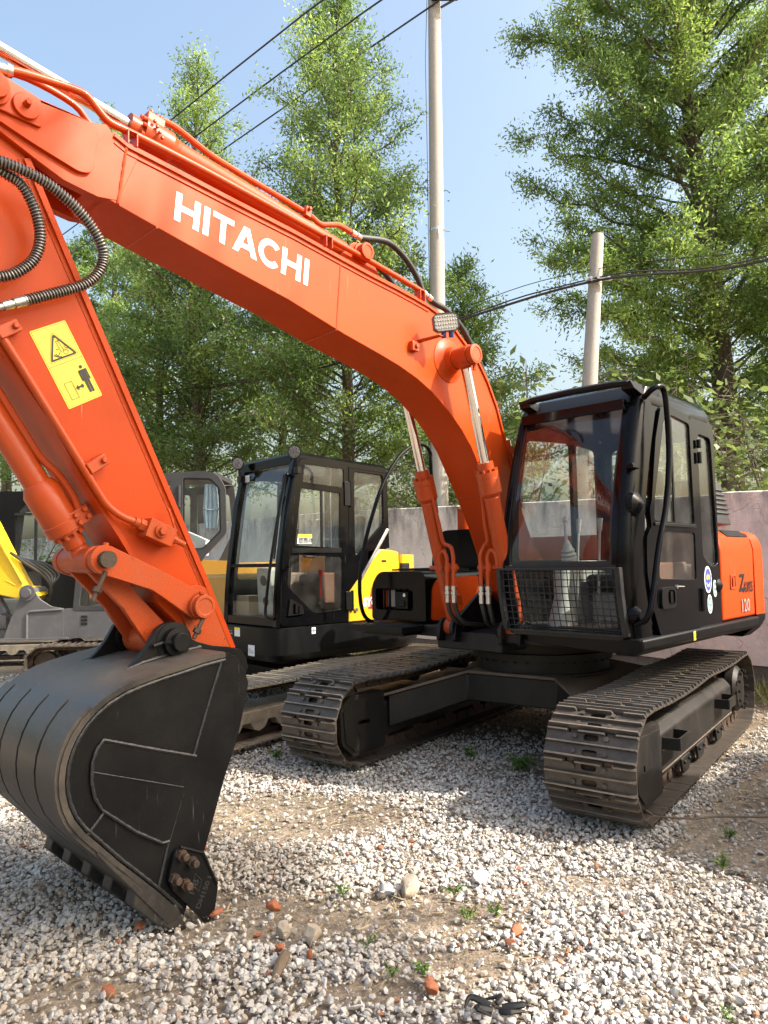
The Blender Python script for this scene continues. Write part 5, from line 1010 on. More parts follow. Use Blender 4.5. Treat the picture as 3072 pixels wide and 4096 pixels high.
# ================================================================ the other machines in the row
def copy_tree(o, parent=None):
    c = o.copy(); COL.objects.link(c); c.parent = parent
    for ch in list(o.children): copy_tree(ch, c)
    return c
def mini_tracks(root, rot, half_gauge, width, a, rad, zc, n, mat_shoe, frame_mat, skip=(), fwd=0.0):
    sh_ = (fwd*math.cos(rot), fwd*math.sin(rot), 0)
    edge = M['dust_edge'] if mat_shoe is M['track_dusty'] else M['worn_edge']
    seats, pitch = track_path(a, rad, zc, 0.015, n); src = None
    for sy in (1, -1):
        if sy in skip: continue
        yc = sy*half_gauge; bm = bm_new()
        for x, z, an in seats:
            c, s = math.cos(an), math.sin(an); nx, nz = s, -c
            for oy in (-0.07, 0.07):
                hexa(bm, [(x+c*lx-nx*zz, yc+oy+ly, z+s*lx-nz*zz) for zz in (0.012, 0.065) for (lx, ly) in ((-pitch*0.48, -0.015), (pitch*0.48, -0.015), (pitch*0.48, 0.015), (-pitch*0.48, 0.015))])
        tr = obj('crawler_track', bm, M['rust'], root, loc=sh_, rot=(0, 0, rot))
        for x, z, an in seats:
            mw = Matrix.Translation((x, yc, z)) @ Matrix(((math.cos(an), 0, math.sin(an), 0), (0, 1, 0, 0), (math.sin(an), 0, -math.cos(an), 0), (0, 0, 0, 1))) @ Matrix.Diagonal((1, -1, 1, 1))
            if src is None: src = obj('track_shoe', shoe_bm(pitch, width, False), [mat_shoe, edge], tr); src.matrix_local = mw
            else: inst(src, tr, mw)
        bm = bm_new(); zb = zc-rad+0.06
        out = [(-a+0.1, zc+0.02), (a-0.1, zc+0.02), (a-0.05, zc-0.06)]
        x = a-0.12
        while x > -a+0.2: out += [(x, zb+0.10), (x-0.04, zb+0.04), (x-0.10, zb+0.02), (x-0.16, zb+0.04), (x-0.20, zb+0.10)]; x -= 0.27
        out += [(-a+0.05, zc-0.06)]
        plate(bm, out, [], xz, yc-width*0.36, yc+width*0.40); obj('track_frame', bm, frame_mat, root, smooth=20, bevel=0.008, loc=sh_, rot=(0, 0, rot))
        for ex in (a, -a):
            bm = bm_new(); lathe(bm, (ex, yc-0.08, zc), (ex, yc+0.08, zc), [(0, 0.04), (0.01, rad-0.09), (0.15, rad-0.09), (0.16, 0.04)], 20); obj('idler', bm, M['rust'], root, loc=sh_, rot=(0, 0, rot))
        for k in range(4):
            xx = -a*0.6+k*a*0.4; bm = bm_new(); cyl(bm, (xx, yc-0.1, zb+0.07), (xx, yc+0.1, zb+0.07), 0.06, 12); obj('track_roller', bm, M['rust'], root, loc=sh_, rot=(0, 0, rot))
def build_compact():
    t = thing('excavator', 'black and yellow compact excavator with two round roof lamps, behind the orange bucket', 'excavator', (-0.94, 7.9, 0), R(-90-47.8))
    Y = 0.95
    mini_tracks(t, R(11.4), 1.02, 0.45, 1.62, 0.225, 0.285, 50, M['track_dusty'], M['track_dusty'], (), 0.62)
    bm = bm_new(); box(bm, (-0.6, -0.8, 0.28), (0.6, 0.8, 0.42)); cyl(bm, (0, 0, 0.40), (0, 0, 0.60), 0.40, 32); obj('centre_frame', bm, M['under'], t)
    bm = bm_new()
    dk = rounded([(0.985, -0.95), (0.985, 0.80), (0.90, 0.955), (-0.55, 0.955), (-1.10, 0.72), (-1.25, 0.3), (-1.25, -0.3), (-1.10, -0.72), (-0.55, -0.955)], 0.06, 3)
    lo = offset_poly(dk, 0.05); a = [bm.verts.new((p[0], p[1], 0.555)) for p in lo]; b_ = [bm.verts.new((p[0], p[1], 0.62)) for p in dk]; c = [bm.verts.new((p[0], p[1], 0.865)) for p in dk]
    for u, v in ((a, b_), (b_, c)):
        for i in range(len(dk)): bm.faces.new((u[i], u[(i+1) % len(dk)], v[(i+1) % len(dk)], v[i]))
    bm.faces.new(a[::-1]); bm.faces.new(c); obj('deck', bm, M['black_satin'], t, bevel=0.01)
    for p, mt in (([(0.50, 0.79), (0.545, 0.79), (0.545, 0.85), (0.50, 0.85)], 'white'),):
        bm = bm_new(); plate(bm, p, [], xz, 0.956, 0.958, 0); cx, cz = 0.5225, 0.82; plate(bm, [(cx+0.016*math.cos(q), cz+0.016*math.sin(q)) for q in np.linspace(0, 6.28, 13)[:-1]], [[(cx+0.012*math.cos(q), cz+0.012*math.sin(q)) for q in np.linspace(0, 6.28, 13)[:-1]]], xz, 0.958, 0.9586, 1)
        plate(bm, [(cx-0.022, cz-0.002), (cx+0.022, cz-0.002), (cx+0.022, cz+0.002), (cx-0.022, cz+0.002)], [], xz, 0.9586, 0.959, 1); plate(bm, [(cx-0.002, cz-0.022), (cx+0.002, cz-0.022), (cx+0.002, cz+0.022), (cx-0.002, cz+0.022)], [], xz, 0.959, 0.9594, 1)
        obj('hook_label', bm, [M['white'], M['ink']], t, smooth=0)
    bm = bm_new(); plate(bm, [(0.55, 0.60), (0.66, 0.60), (0.66, 0.70), (0.55, 0.70)], [], yz, 0.9855, 0.9875)
    for k in range(3): plate(bm, [(0.565+0.03*k, 0.62), (0.58+0.03*k, 0.62), (0.58+0.03*k, 0.67-0.01*k), (0.565+0.03*k, 0.67-0.01*k)], [], yz, 0.9875, 0.988, 1)
    obj('white_label', bm, [M['white'], M['silver']], t, smooth=0)
    bm = bm_new(); plate(bm, [(0.30, 0.765), (0.40, 0.765), (0.40, 0.85), (0.30, 0.85)], [], yz, 0.9855, 0.987); plate(bm, [(0.30, 0.826), (0.40, 0.826), (0.40, 0.85), (0.30, 0.85)], [], yz, 0.987, 0.988, 1); plate(bm, [(0.02, 0.775), (0.28, 0.775), (0.28, 0.845), (0.02, 0.845)], [], yz, 0.9855, 0.987, 2)
    for k in range(5): plate(bm, [(0.05+0.045*k, 0.785), (0.08+0.045*k, 0.785), (0.08+0.045*k, 0.79), (0.05+0.045*k, 0.79)], [], yz, 0.987, 0.9875, 0); plate(bm, [(0.05+0.045*k, 0.81), (0.07+0.045*k, 0.81), (0.07+0.045*k, 0.814), (0.05+0.045*k, 0.814)], [], yz, 0.987, 0.9875, 0)
    obj('data_plate', bm, [M['white'], M['yellow_decal'], M['ink']], t, smooth=0)
    # cab shell: posts and roof
    def fx(z): return float(np.interp(z, [0.87, 1.2, 1.45, 2.0, 2.3, 2.48, 2.53], [0.915, 0.90, 0.878, 0.80, 0.738, 0.685, 0.63]))
    cb = None; bm = bm_new()
    for yo, sg in ((Y, 1), (-0.06, -1)):
        prev = None
        for z in np.linspace(0.87, 2.46, 12):
            x = fx(z); w = 0.10
            ring = [bm.verts.new(p) for p in ((x, yo-sg*w, z), (x+0.004, yo-sg*0.03, z), (x-0.02, yo, z), (x-0.12, yo, z), (x-0.12, yo-sg*0.04, z), (x-0.05, yo-sg*w, z))]
            if prev:
                for i in range(6): bm.faces.new((prev[i], prev[(i+1) % 6], ring[(i+1) % 6], ring[i]))
            else: bm.faces.new(ring[::-1])
            prev = ring
        bm.faces.new(prev)
    rfp = lambda i: [(0.70-i, -0.06+i), (0.70-i, Y-i), (-0.46+i, Y-i), (-0.48+i, 0.80-i), (-0.48+i, 0.08+i), (-0.46+i, -0.06+i)]
    rg = [[bm.verts.new((p[0], p[1], z+0.03*(p[0]/0.7))) for p in rfp(i)] for z, i in ((2.40, 0.0), (2.455, 0.0), (2.485, 0.025), (2.50, 0.09))]
    for u, v in zip(rg, rg[1:]):
        for i in range(6): bm.faces.new((u[i], u[(i+1) % 6], v[(i+1) % 6], v[i]))
    bm.faces.new(rg[0][::-1]); bm.faces.new(rg[-1])
    # fixed rear part of the left side with the quarter window
    rwin = rounded([(-0.01, 1.52), (-0.01, 2.37), (-0.40, 2.36), (-0.40, 1.86)], 0.04, 3)
    plate(bm, [(0.10, 0.87), (0.055, 2.43), (-0.46, 2.42), (-0.48, 1.60), (-0.33, 1.58), (-0.02, 1.20), (-0.02, 0.87)], [rwin], xz, Y-0.035, Y-0.002)
    plate(bm, [(0.86, 0.87), (0.80, 2.0), (0.68, 2.45), (-0.46, 2.42), (-0.48, 0.87)], [rounded([(0.76, 1.30), (0.62, 2.33), (0.06, 2.35), (0.06, 1.30)], 0.05), rounded([(-0.02, 1.30), (-0.02, 2.35), (-0.40, 2.33), (-0.40, 1.30)], 0.05)], xz, -0.06, -0.03)
    plate(bm, [(0.0, 0.87), (0.90, 0.87), (0.90, 2.42), (0.0, 2.42)], [rounded([(0.10, 1.5), (0.82, 1.5), (0.82, 2.30), (0.10, 2.30)], 0.05)], yz, -0.48, -0.45)
    for z in (0.875, 1.425, 2.40): x = fx(z); box(bm, (x-0.06, -0.02, z), (x-0.005, 0.87, z+(0.08 if z < 1 else 0.035 if z < 2 else 0.09)))
    cb = obj('cab', bm, M['black_gloss'], t, smooth=35, bevel=0.008)
    def sheet(z0, z1):
        bm = bm_new(); rows = []
        for i in range(9):
            z = z0+(z1-z0)*i/8; x = fx(z)-0.03; rows.append([bm.verts.new((x, y, z)) for y in (0.0, 0.42, 0.86)])
        for u, v in zip(rows, rows[1:]):
            for j in range(2): bm.faces.new((u[j], u[j+1], v[j+1], v[j]))
        return bm
    obj('windscreen', sheet(1.455, 2.42), M['glass_screen'], cb, smooth=60); obj('lower_window', sheet(0.95, 1.43), M['glass_dark'], cb, smooth=60)
    bm = bm_new(); plate(bm, [(0.05, 2.30), (0.13, 2.30), (0.13, 2.37), (0.05, 2.37)], [], yz, fx(2.33)-0.022, fx(2.33)-0.02); obj('paper_label', bm, M['white'], cb, smooth=0)
    bm = bm_new(); plate(bm, offset_poly(rwin, -0.015), [], xz, Y-0.02, Y-0.016); obj('quarter_window', bm, M['glass'], cb)
    bm = bm_new(); plate(bm, [(0.78, 1.28), (0.60, 2.36), (-0.42, 2.36), (-0.42, 1.28)], [], xz, -0.047, -0.043); obj('right_window', bm, M['glass'], cb)
    bm = bm_new(); plate(bm, [(0.08, 1.48), (0.84, 1.48), (0.84, 2.32), (0.08, 2.32)], [], yz, -0.467, -0.463); obj('rear_window', bm, M['glass'], cb)
    wa = rounded([(0.613, 2.395), (0.135, 2.385), (0.14, 2.20), (0.635, 2.225)], 0.025, 3); wb = rounded([(0.655, 2.165), (0.185, 2.14), (0.195, 1.60), (0.73, 1.625)], 0.02, 3); wc = rounded([(0.79, 1.54), (0.165, 1.515), (0.18, 1.00), (0.52, 0.985), (0.82, 1.25)], 0.03, 3)
    bm = bm_new(); plate(bm, rounded([(0.66, 2.445), (0.075, 2.425), (0.10, 0.875), (0.895, 0.88), (0.875, 1.45), (0.80, 1.95), (0.72, 2.32)], 0.04, 3), [wa, wb, wc], xz, Y-0.02, Y+0.012)
    obj('door', bm, M['black_gloss'], cb, bevel=0.006)
    for w_ in (wa, wb, wc):
        bm = bm_new(); plate(bm, offset_poly(w_, -0.012), [], xz, Y+0.001, Y+0.005); obj('door_window', bm, M['glass'] if w_ is not wc else M['glass_brown'], cb)
    bm = bm_new(); box(bm, (0.40, Y-0.004, 1.61), (0.425, Y+0.009, 2.16)); box(bm, (0.18, Y+0.005, 1.555), (0.77, Y+0.018, 1.60)); obj('window_frame', bm, M['black_satin'], cb)
    bm = bm_new(); plate(bm, rounded([(0.825, 0.975), (0.645, 0.985), (0.66, 1.06), (0.80, 1.135)], 0.015), [rounded([(0.77, 0.99), (0.70, 0.99), (0.70, 1.06), (0.77, 1.09)], 0.01)], xz, Y+0.011, Y+0.03); box(bm, (0.72, Y+0.011, 1.0), (0.75, Y+0.04, 1.07)); obj('door_handle', bm, M['black_satin'], cb)
    bm = bm_new(); tube(bm, [(0.64, Y+0.012, 1.525), (0.62, Y+0.04, 1.515), (0.53, Y+0.04, 1.515), (0.50, Y+0.012, 1.525)], 0.009, 8); obj('pull_handle', bm, M['black_satin'], cb)
    for z0, z1 in ((2.02, 2.26), (0.99, 1.17)):
        bm = bm_new(); box(bm, (0.055, Y+0.002, z0), (0.135, Y+0.024, z1)); cyl(bm, (0.05, Y+0.018, z0-0.01), (0.05, Y+0.018, z1+0.01), 0.014, 10); obj('hinge', bm, M['black_satin'], cb, bevel=0.003)
    for y, x in ((0.06, 0.80), (0.98, 0.74)):
        bm = bm_new(); d = Vector((0.80, 0.56, -0.08)).normalized(); c0 = Vector((x, y, 2.49 if y < 0.5 else 2.50)); lathe(bm, c0-d*0.055, c0+d, [(0, 0.03), (0.01, 0.05), (0.05, 0.066), (0.062, 0.066)], 20); tube(bm, [c0-Vector((0.02, 0, 0.05)), c0-Vector((0.03, 0, 0.17))], 0.016, 8); box(bm, (x-0.05, y-0.035, 2.30), (x-0.01, y+0.035, 2.36))
        lp_ = obj('roof_lamp', bm, M['black_satin'], cb); bm = bm_new(); lathe(bm, c0+d*0.006, c0+d, [(0, 0.058), (0.004, 0.058)], 20)
        for i in range(-3, 4):
            for j in range(-3, 4):
                if i*i+j*j < 10: u, w = frame_of(d); q = c0+d*0.010+u*i*0.016+w*j*0.016; lathe(bm, q, q+d, [(0, 0.0065), (0.003, 0.003)], 6)
        obj('lamp_lens', bm, M['led_lens'], lp_)
    bm = bm_new(); tube(bm, spline([(0.74, Y-0.04, 2.28), (0.80, Y+0.0, 2.29), (0.815, Y-0.02, 2.24), (0.87, Y-0.06, 1.9), (0.93, Y-0.10, 1.45), (0.96, Y-0.14, 1.05), (0.955, Y-0.12, 0.97), (0.92, Y-0.06, 0.95)], 5), 0.014, 8); obj('grab_rail', bm, M['black_satin'], cb)
    bm = bm_new(); tube(bm, [(0.76, Y-0.12, 2.3), (0.815, Y-0.13, 1.9), (0.87, Y-0.13, 1.5)], 0.01, 6); tube(bm, [(0.80, Y-0.12, 2.1), (0.84, Y-0.14, 1.72)], 0.014, 6); obj('wiper', bm, M['ink'], cb)
    # yellow side cover with silver strip, rear cowl, lettering
    bm = bm_new(); plate(bm, [(0.098, 0.87), (0.076, 1.17), (-0.33, 1.59), (-0.475, 1.58), (-0.60, 1.56), (-0.64, 0.87)], [], xz, Y-0.10, Y+0.004); sc0 = obj('side_cover', bm, M['yellow'], t, bevel=0.012)
    bm = bm_new(); plate(bm, [(-0.045, 1.275), (-0.43, 1.80), (-0.465, 1.80), (-0.465, 1.785), (-0.085, 1.275)], [], xz, Y-0.006, Y+0.012); obj('trim_strip', bm, M['steel'], t, bevel=0.004)
    bm = bm_new(); hp = rounded([(-0.64, -0.90), (-0.64, 0.95), (-0.80, 0.93), (-1.12, 0.66), (-1.24, 0.3), (-1.24, -0.3), (-1.12, -0.66), (-0.75, -0.92)], 0.05, 3); plate(bm, hp, [], xy, 0.87, 1.53); obj('counterweight', bm, M['yellow'], t, bevel=0.03, seg=3)
    bm = bm_new(); box(bm, (-0.75, 0.925, 1.28), (-0.64, 0.962, 1.44)); 
    for k in range(5): box(bm, (-0.745, 0.962, 1.29+0.03*k), (-0.645, 0.968, 1.30+0.03*k))
    obj('grille', bm, M['ink'], t)
    bm = bm_new(); box(bm, (-0.64, -0.93, 0.87), (0.75, -0.12, 1.35)); obj('hood', bm, M['ochre'], t, bevel=0.03)
    bm = bm_new(); box(bm, (-0.42, Y+0.003, 1.455), (-0.36, Y+0.008, 1.475)); obj('latch', bm, M['ink'], sc0)
    obj('lettering', text_bm('SY60', 0.125, lambda u, v: (-0.10-u*0.82, Y+0.0068, 1.015+v*0.95), 0.006), M['white'], sc0, smooth=0)
    bm = bm_new(); plate(bm, [(-0.165, 0.985), (-0.42, 0.975), (-0.42, 1.19), (-0.215, 1.20)], [], xz, Y+0.0042, Y+0.0052); obj('red_decal', bm, M['red'], sc0, smooth=0)
    bm = bm_new(); cyl(bm, (0.0, Y+0.003, 0.985), (0.0, Y+0.02, 0.985), 0.02, 14); obj('lock', bm, M['steel'], sc0)
    # interior
    bm = bm_new(); box(bm, (-0.25, 0.25, 1.22), (0.20, 0.72, 1.34)); hexa(bm, [(-0.3, 0.26, 1.3), (-0.17, 0.26, 1.3), (-0.17, 0.71, 1.3), (-0.3, 0.71, 1.3), (-0.40, 0.28, 1.95), (-0.30, 0.28, 1.95), (-0.30, 0.69, 1.95), (-0.40, 0.69, 1.95)]); box(bm, (-0.40, 0.36, 1.97), (-0.31, 0.60, 2.16)); obj('seat', bm, M['interior_dk'], cb, bevel=0.035)
    bm = bm_new(); hexa(bm, [(-0.38, 0.22, 1.2), (0.10, 0.20, 1.2), (0.10, 0.76, 1.2), (-0.38, 0.74, 1.2), (-0.42, 0.25, 2.2), (-0.26, 0.25, 2.2), (-0.26, 0.72, 2.2), (-0.42, 0.72, 2.2)]); obj('seat_wrap', bm, M['plastic_wrap'], cb)
    bm = bm_new(); box(bm, (-0.25, 0.76, 1.0), (0.30, 0.84, 1.36)); box(bm, (-0.25, 0.1, 1.0), (0.30, 0.2, 1.36)); hexa(bm, [(0.60, 0.30, 0.95), (0.72, 0.30, 0.95), (0.72, 0.60, 0.95), (0.60, 0.60, 0.95), (0.66, 0.36, 1.42), (0.78, 0.36, 1.42), (0.78, 0.58, 1.42), (0.66, 0.58, 1.42)]); obj('console', bm, M['interior_lt'], cb, bevel=0.02)
    bm = bm_new()
    for z, x in ((1.10, 0.735), (1.30, 0.765)): lathe(bm, (x-0.01, 0.47, z), (x+0.1, 0.47, z), [(0, 0.06), (0.012, 0.055), (0.02, 0.03)], 18)
    obj('pedal_grommet', bm, M['ink'], cb)
    bm = bm_new(); hexa(bm, [(0.62, 0.02, 0.95), (0.80, 0.02, 0.95), (0.80, 0.26, 0.95), (0.62, 0.26, 0.95), (0.62, 0.02, 1.14), (0.80, 0.02, 1.14), (0.80, 0.26, 1.14), (0.62, 0.26, 1.14)]); obj('carton', bm, paint('carton_card', (0.33, 0.25, 0.15), 0.8), cb)
    bm = bm_new(); lathe(bm, (0.22, 0.20, 1.82), (0.22, 0.20, 2.12), [(0, 0.05), (0.22, 0.05), (0.26, 0.02), (0.30, 0.025)], 16); obj('extinguisher', bm, M['red'], cb)
    bm = bm_new(); tube(bm, [(0.40, 0.90, 1.12), (0.395, 0.90, 1.33)], 0.010, 8); tube(bm, [(0.395, 0.90, 1.33), (0.385, 0.90, 1.385)], [0.02, 0.028], 10); obj('safety_lever', bm, M['red'], cb)
    bm = bm_new(); box(bm, (0.20, 0.86, 1.06), (0.34, 0.89, 1.36)); obj('armrest', bm, M['interior_lt'], cb, bevel=0.02)
    bm = bm_new(); plate(bm, [(0.53, 1.64), (0.70, 1.64), (0.69, 1.73), (0.53, 1.73)], [], xz, Y+0.0015, Y+0.002); plate(bm, [(0.53, 1.70), (0.69, 1.70), (0.69, 1.73), (0.53, 1.73)], [], xz, Y+0.0051, Y+0.0055, 1)
    obj('window_sticker', bm, [M['white'], M['yellow_decal']], cb, smooth=0)
    try: obj('lettering', text_bm('您而动', 0.055, lambda u, v: (0.685-u, Y+0.0058, 1.652+v), 0.0005), M['ink'], cb, smooth=0)
    except Exception: pass
    bm = bm_new(); box(bm, (-0.45, 0.0, 0.87), (0.85, 0.90, 0.88)); obj('floor', bm, M['interior_dk'], cb)
    return t
SY = build_compact()

# ---- grey and yellow excavator further left, side-on
GB = thing('excavator', 'yellow and grey excavator with blue curtain in its cab, mostly hidden by the orange arm', 'excavator', (-3.25, 10.15, 0), R(180))
YB = 0.95
mini_tracks(GB, R(12), 0.85, 0.45, 1.2, 0.22, 0.28, 38, M['track'], M['track_dusty'])
bm = bm_new(); box(bm, (-0.5, -0.7, 0.3), (0.5, 0.7, 0.42)); cyl(bm, (0, 0, 0.4), (0, 0, 0.58), 0.38, 24); obj('centre_frame', bm, M['under'], GB)
bm = bm_new(); plate(bm, rounded([(1.62, 0.545), (0.85, 0.545), (0.85, 0.93), (1.02, 0.96), (1.16, 1.05), (1.24, 1.16), (1.28, 1.215), (1.34, 1.215), (1.38, 1.17), (1.55, 0.75)], 0.03, 3), [], xz, YB-0.04, YB)
plate(bm, [(1.70, 0.545), (0.78, 0.545), (0.78, 0.565), (1.68, 0.565)], [], xz, YB-0.3, YB+0.03)
for p, q in (((1.32, 0.565), (1.32, 0.86)), ((1.28, 0.90), (0.87, 0.92))): tube(bm, [(p[0], YB, p[1]), (q[0], YB, q[1])], 0.018, 8)
tube(bm, [(1.32, YB, 0.86), (1.30, YB, 0.89), (1.28, YB, 0.90)], 0.018, 8)
sw = obj('boom_bracket', bm, M['grey_paint'], GB, bevel=0.006)
bm = bm_new(); lathe(bm, (1.31, YB-0.4, 1.14), (1.31, YB+0.3, 1.14), [(0, 0.07), (0.41, 0.07), (0.412, 0.10), (0.43, 0.10), (0.432, 0.06), (0.47, 0.06)], 24); obj('boom_pin', bm, M['grey_paint'], GB)
bm = bm_new(); plate(bm, rounded([(0.86, 0.55), (0.20, 0.57), (0.20, 0.93), (0.86, 0.93)], 0.02), [], xz, YB-0.10, YB-0.005); box(bm, (-1.0, -0.9, 0.56), (0.85, YB-0.1, 0.92)); obj('deck', bm, M['grey_paint'], GB, bevel=0.015)
bm = bm_new()
for k in range(3): box(bm, (0.55, YB-0.004, 0.72+0.045*k), (0.63, YB+0.001, 0.75+0.045*k))
obj('vent_slot', bm, M['ink'], GB)
bm = bm_new(); bp_ = [(1.20, 1.10), (1.31, 1.22), (1.40, 1.22), (1.62, 1.62), (1.95, 2.25), (2.35, 2.9), (2.5, 2.85), (2.45, 2.5), (2.1, 1.75), (1.72, 1.12), (1.42, 1.05), (1.26, 1.04)]
plate(bm, bp_, [], xz, YB-0.34, YB-0.05); bo = obj('boom', bm, M['lemon'], GB, bevel=0.01)
bm = bm_new(); tube(bm, [(1.40, YB-0.045, 1.26), (1.62, YB-0.03, 1.66), (1.92, YB-0.03, 2.23)], 0.015, 8); obj('hard_pipe', bm, M['lemon'], bo)
bm = bm_new(); seam(bm, [(1.62, YB-0.05, 1.30), (1.50, YB-0.05, 1.24), (1.44, YB-0.05, 1.30), (1.56, YB-0.05, 1.52)], 0.008); obj('weld_seam', bm, M['lemon'], bo)
for k in range(5):
    dx = 0.03*k; bm = bm_new(); tube(bm, spline([(1.60-dx*0.5, YB-0.10-dx*2, 1.66-dx), (1.42-dx, YB-0.14-dx*2, 1.52), (1.22-dx*0.8, YB-0.2-dx*2, 1.36), (1.12+dx*0.5, YB-0.22-dx, 1.20), (1.16+dx*0.5, YB-0.24-dx, 1.02)], 6), 0.019, 8); obj('hose', bm, M['hose'], bo)
c, d = hydraulic('boom_cylinder', (2.3, YB-0.2, 1.95), (1.66, YB-0.2, 0.80), 0.03, 0.06, 0.5, 0.06, 0.075, GB, False, mat='grey_paint')
bm = bm_new(); tube(bm, spline([(2.2, YB-0.02, 1.0), (1.9, YB, 0.78), (1.72, YB, 0.70), (1.58, YB, 0.70)], 5), 0.022, 8); obj('hose', bm, M['hose'], GB)
bm = bm_new(); plate(bm, rounded([(1.80, 0.56), (1.62, 0.56), (1.62, 0.85), (1.72, 0.86), (1.83, 0.80)], 0.03), [], xz, YB-0.1, YB-0.06); obj('cylinder_bracket', bm, M['grey_paint'], GB)
# its cab (x from -1.05 to 0.7)
bm = bm_new()
cw_ = rounded([(0.66, 0.96), (-0.02, 0.96), (-0.02, 1.30), (0.62, 1.30)], 0.02, 3); ww = rounded([(-0.66, 1.65), (-0.66, 2.58), (-1.02, 2.57), (-1.14, 2.44), (-1.155, 1.88), (-0.92, 1.65)], 0.04, 3); w0 = rounded([(0.50, 1.50), (0.40, 2.50), (-0.50, 2.54), (-0.50, 1.50)], 0.05, 3)
plate(bm, rounded([(0.74, 0.90), (0.68, 1.6), (0.55, 2.50), (0.42, 2.60), (-0.95, 2.67), (-1.12, 2.61), (-1.21, 2.45), (-1.225, 1.86), (-0.95, 1.57), (-0.30, 1.30), (-0.12, 0.90)], 0.05, 3), [cw_, ww, w0], xz, YB-0.04, YB)
plate(bm, [(0.62, 0.90), (0.52, 2.5), (-1.12, 2.58), (-1.2, 1.85), (-0.9, 0.90)], [rounded([(0.5, 1.4), (0.42, 2.42), (-0.5, 2.45), (-0.5, 1.5)], 0.05), rounded([(-0.6, 1.5), (-0.6, 2.45), (-1.05, 2.45), (-1.1, 1.9), (-0.9, 1.5)], 0.05)], xz, YB-0.98, YB-0.95)
plate(bm, rounded([(0.42, YB-0.98), (0.42, YB-0.01), (-1.1, YB-0.01), (-1.1, YB-0.98)], 0.05), [], xy, 2.585, 2.645)
cg = obj('cab', bm, M['grey_cab'], GB, bevel=0.015)
for w_, mt in ((cw_, 'glass_dark'), (ww, 'glass'), (w0, 'glass')):
    bm = bm_new(); plate(bm, offset_poly(w_, -0.015), [], xz, YB-0.022, YB-0.018); obj('side_window', bm, M[mt], cg)
bm = bm_new(); plate(bm, ww, [offset_poly(ww, 0.022)], xz, YB-0.017, YB-0.012); obj('window_seal', bm, M['ink'], cg)
bm = bm_new()
for k in range(7):                                                   # gathered curtain, two bunches with a tie
    x = -0.945-k*0.021; wv = 0.02*(k % 2)
    hexa(bm, [(x+0.014+(k-3)*-0.008, YB-0.08+wv, 2.17), (x-0.012+(k-3)*-0.008, YB-0.08+wv, 2.17), (x-0.012+(k-3)*-0.008, YB-0.06+wv, 2.17), (x+0.014+(k-3)*-0.008, YB-0.06+wv, 2.17), (x+0.014, YB-0.08+wv, 2.50), (x-0.012, YB-0.08+wv, 2.50), (x-0.012, YB-0.06+wv, 2.50), (x+0.014, YB-0.06+wv, 2.50)])
    hexa(bm, [(x+0.016, YB-0.08+wv, 1.93), (x-0.014, YB-0.08+wv, 1.93), (x-0.014, YB-0.06+wv, 1.93), (x+0.016, YB-0.06+wv, 1.93), (x+0.014+(k-3)*-0.008, YB-0.08+wv, 2.16), (x-0.012+(k-3)*-0.008, YB-0.08+wv, 2.16), (x-0.012+(k-3)*-0.008, YB-0.06+wv, 2.16), (x+0.014+(k-3)*-0.008, YB-0.06+wv, 2.16)])
tube(bm, [(-0.95, YB-0.05, 2.17), (-1.03, YB-0.04, 2.16), (-1.13, YB-0.05, 2.18)], 0.012, 6); obj('curtain', bm, M['curtain'], cg)
for z in (2.22, 1.6):
    bm = bm_new(); box(bm, (-0.60, YB, z), (-0.51, YB+0.015, z+0.24)); cyl(bm, (-0.62, YB+0.015, z-0.02), (-0.62, YB+0.015, z+0.26), 0.02, 8)
    for k in range(3): cyl(bm, (-0.555, YB+0.014, z+0.05+0.06*k), (-0.555, YB+0.022, z+0.05+0.06*k), 0.011, 8)
    obj('hinge', bm, M['grey_cab'], cg)
bm = bm_new(); hexa(bm, [(-0.62, YB-0.3, 1.58), (-0.92, YB-0.3, 1.58), (-0.92, YB-0.12, 1.58), (-0.62, YB-0.12, 1.58), (-0.66, YB-0.32, 1.90), (-0.93, YB-0.32, 1.78), (-0.93, YB-0.1, 1.78), (-0.66, YB-0.1, 1.90)]); obj('carton', bm, M['white'], cg)
bm = bm_new(); plate(bm, rounded([(-0.30, 0.9), (-0.35, 1.30), (-0.92, 1.52), (-1.3, 1.50), (-1.3, 0.9)], 0.03), [], xz, YB-0.12, YB-0.01); plate(bm, rounded([(-0.9, -0.85), (-0.9, 0.9), (-1.6, 0.7), (-1.75, 0), (-1.6, -0.7)], 0.1), [], xy, 0.7, 1.48); obj('engine_cover', bm, M['ochre'], GB, bevel=0.02)
bm = bm_new(); plate(bm, [(-0.34, 1.30), (-0.92, 1.56), (-0.92, 1.52), (-0.40, 1.28), (-0.55, 1.05)], [], xz, YB-0.008, YB+0.004); plate(bm, [(-0.32, 1.56), (-0.95, 1.56), (-0.50, 1.08), (-0.32, 1.24)], [], xz, YB-0.03, YB-0.004); obj('cowl_panel', bm, M['grey_cab'], GB)
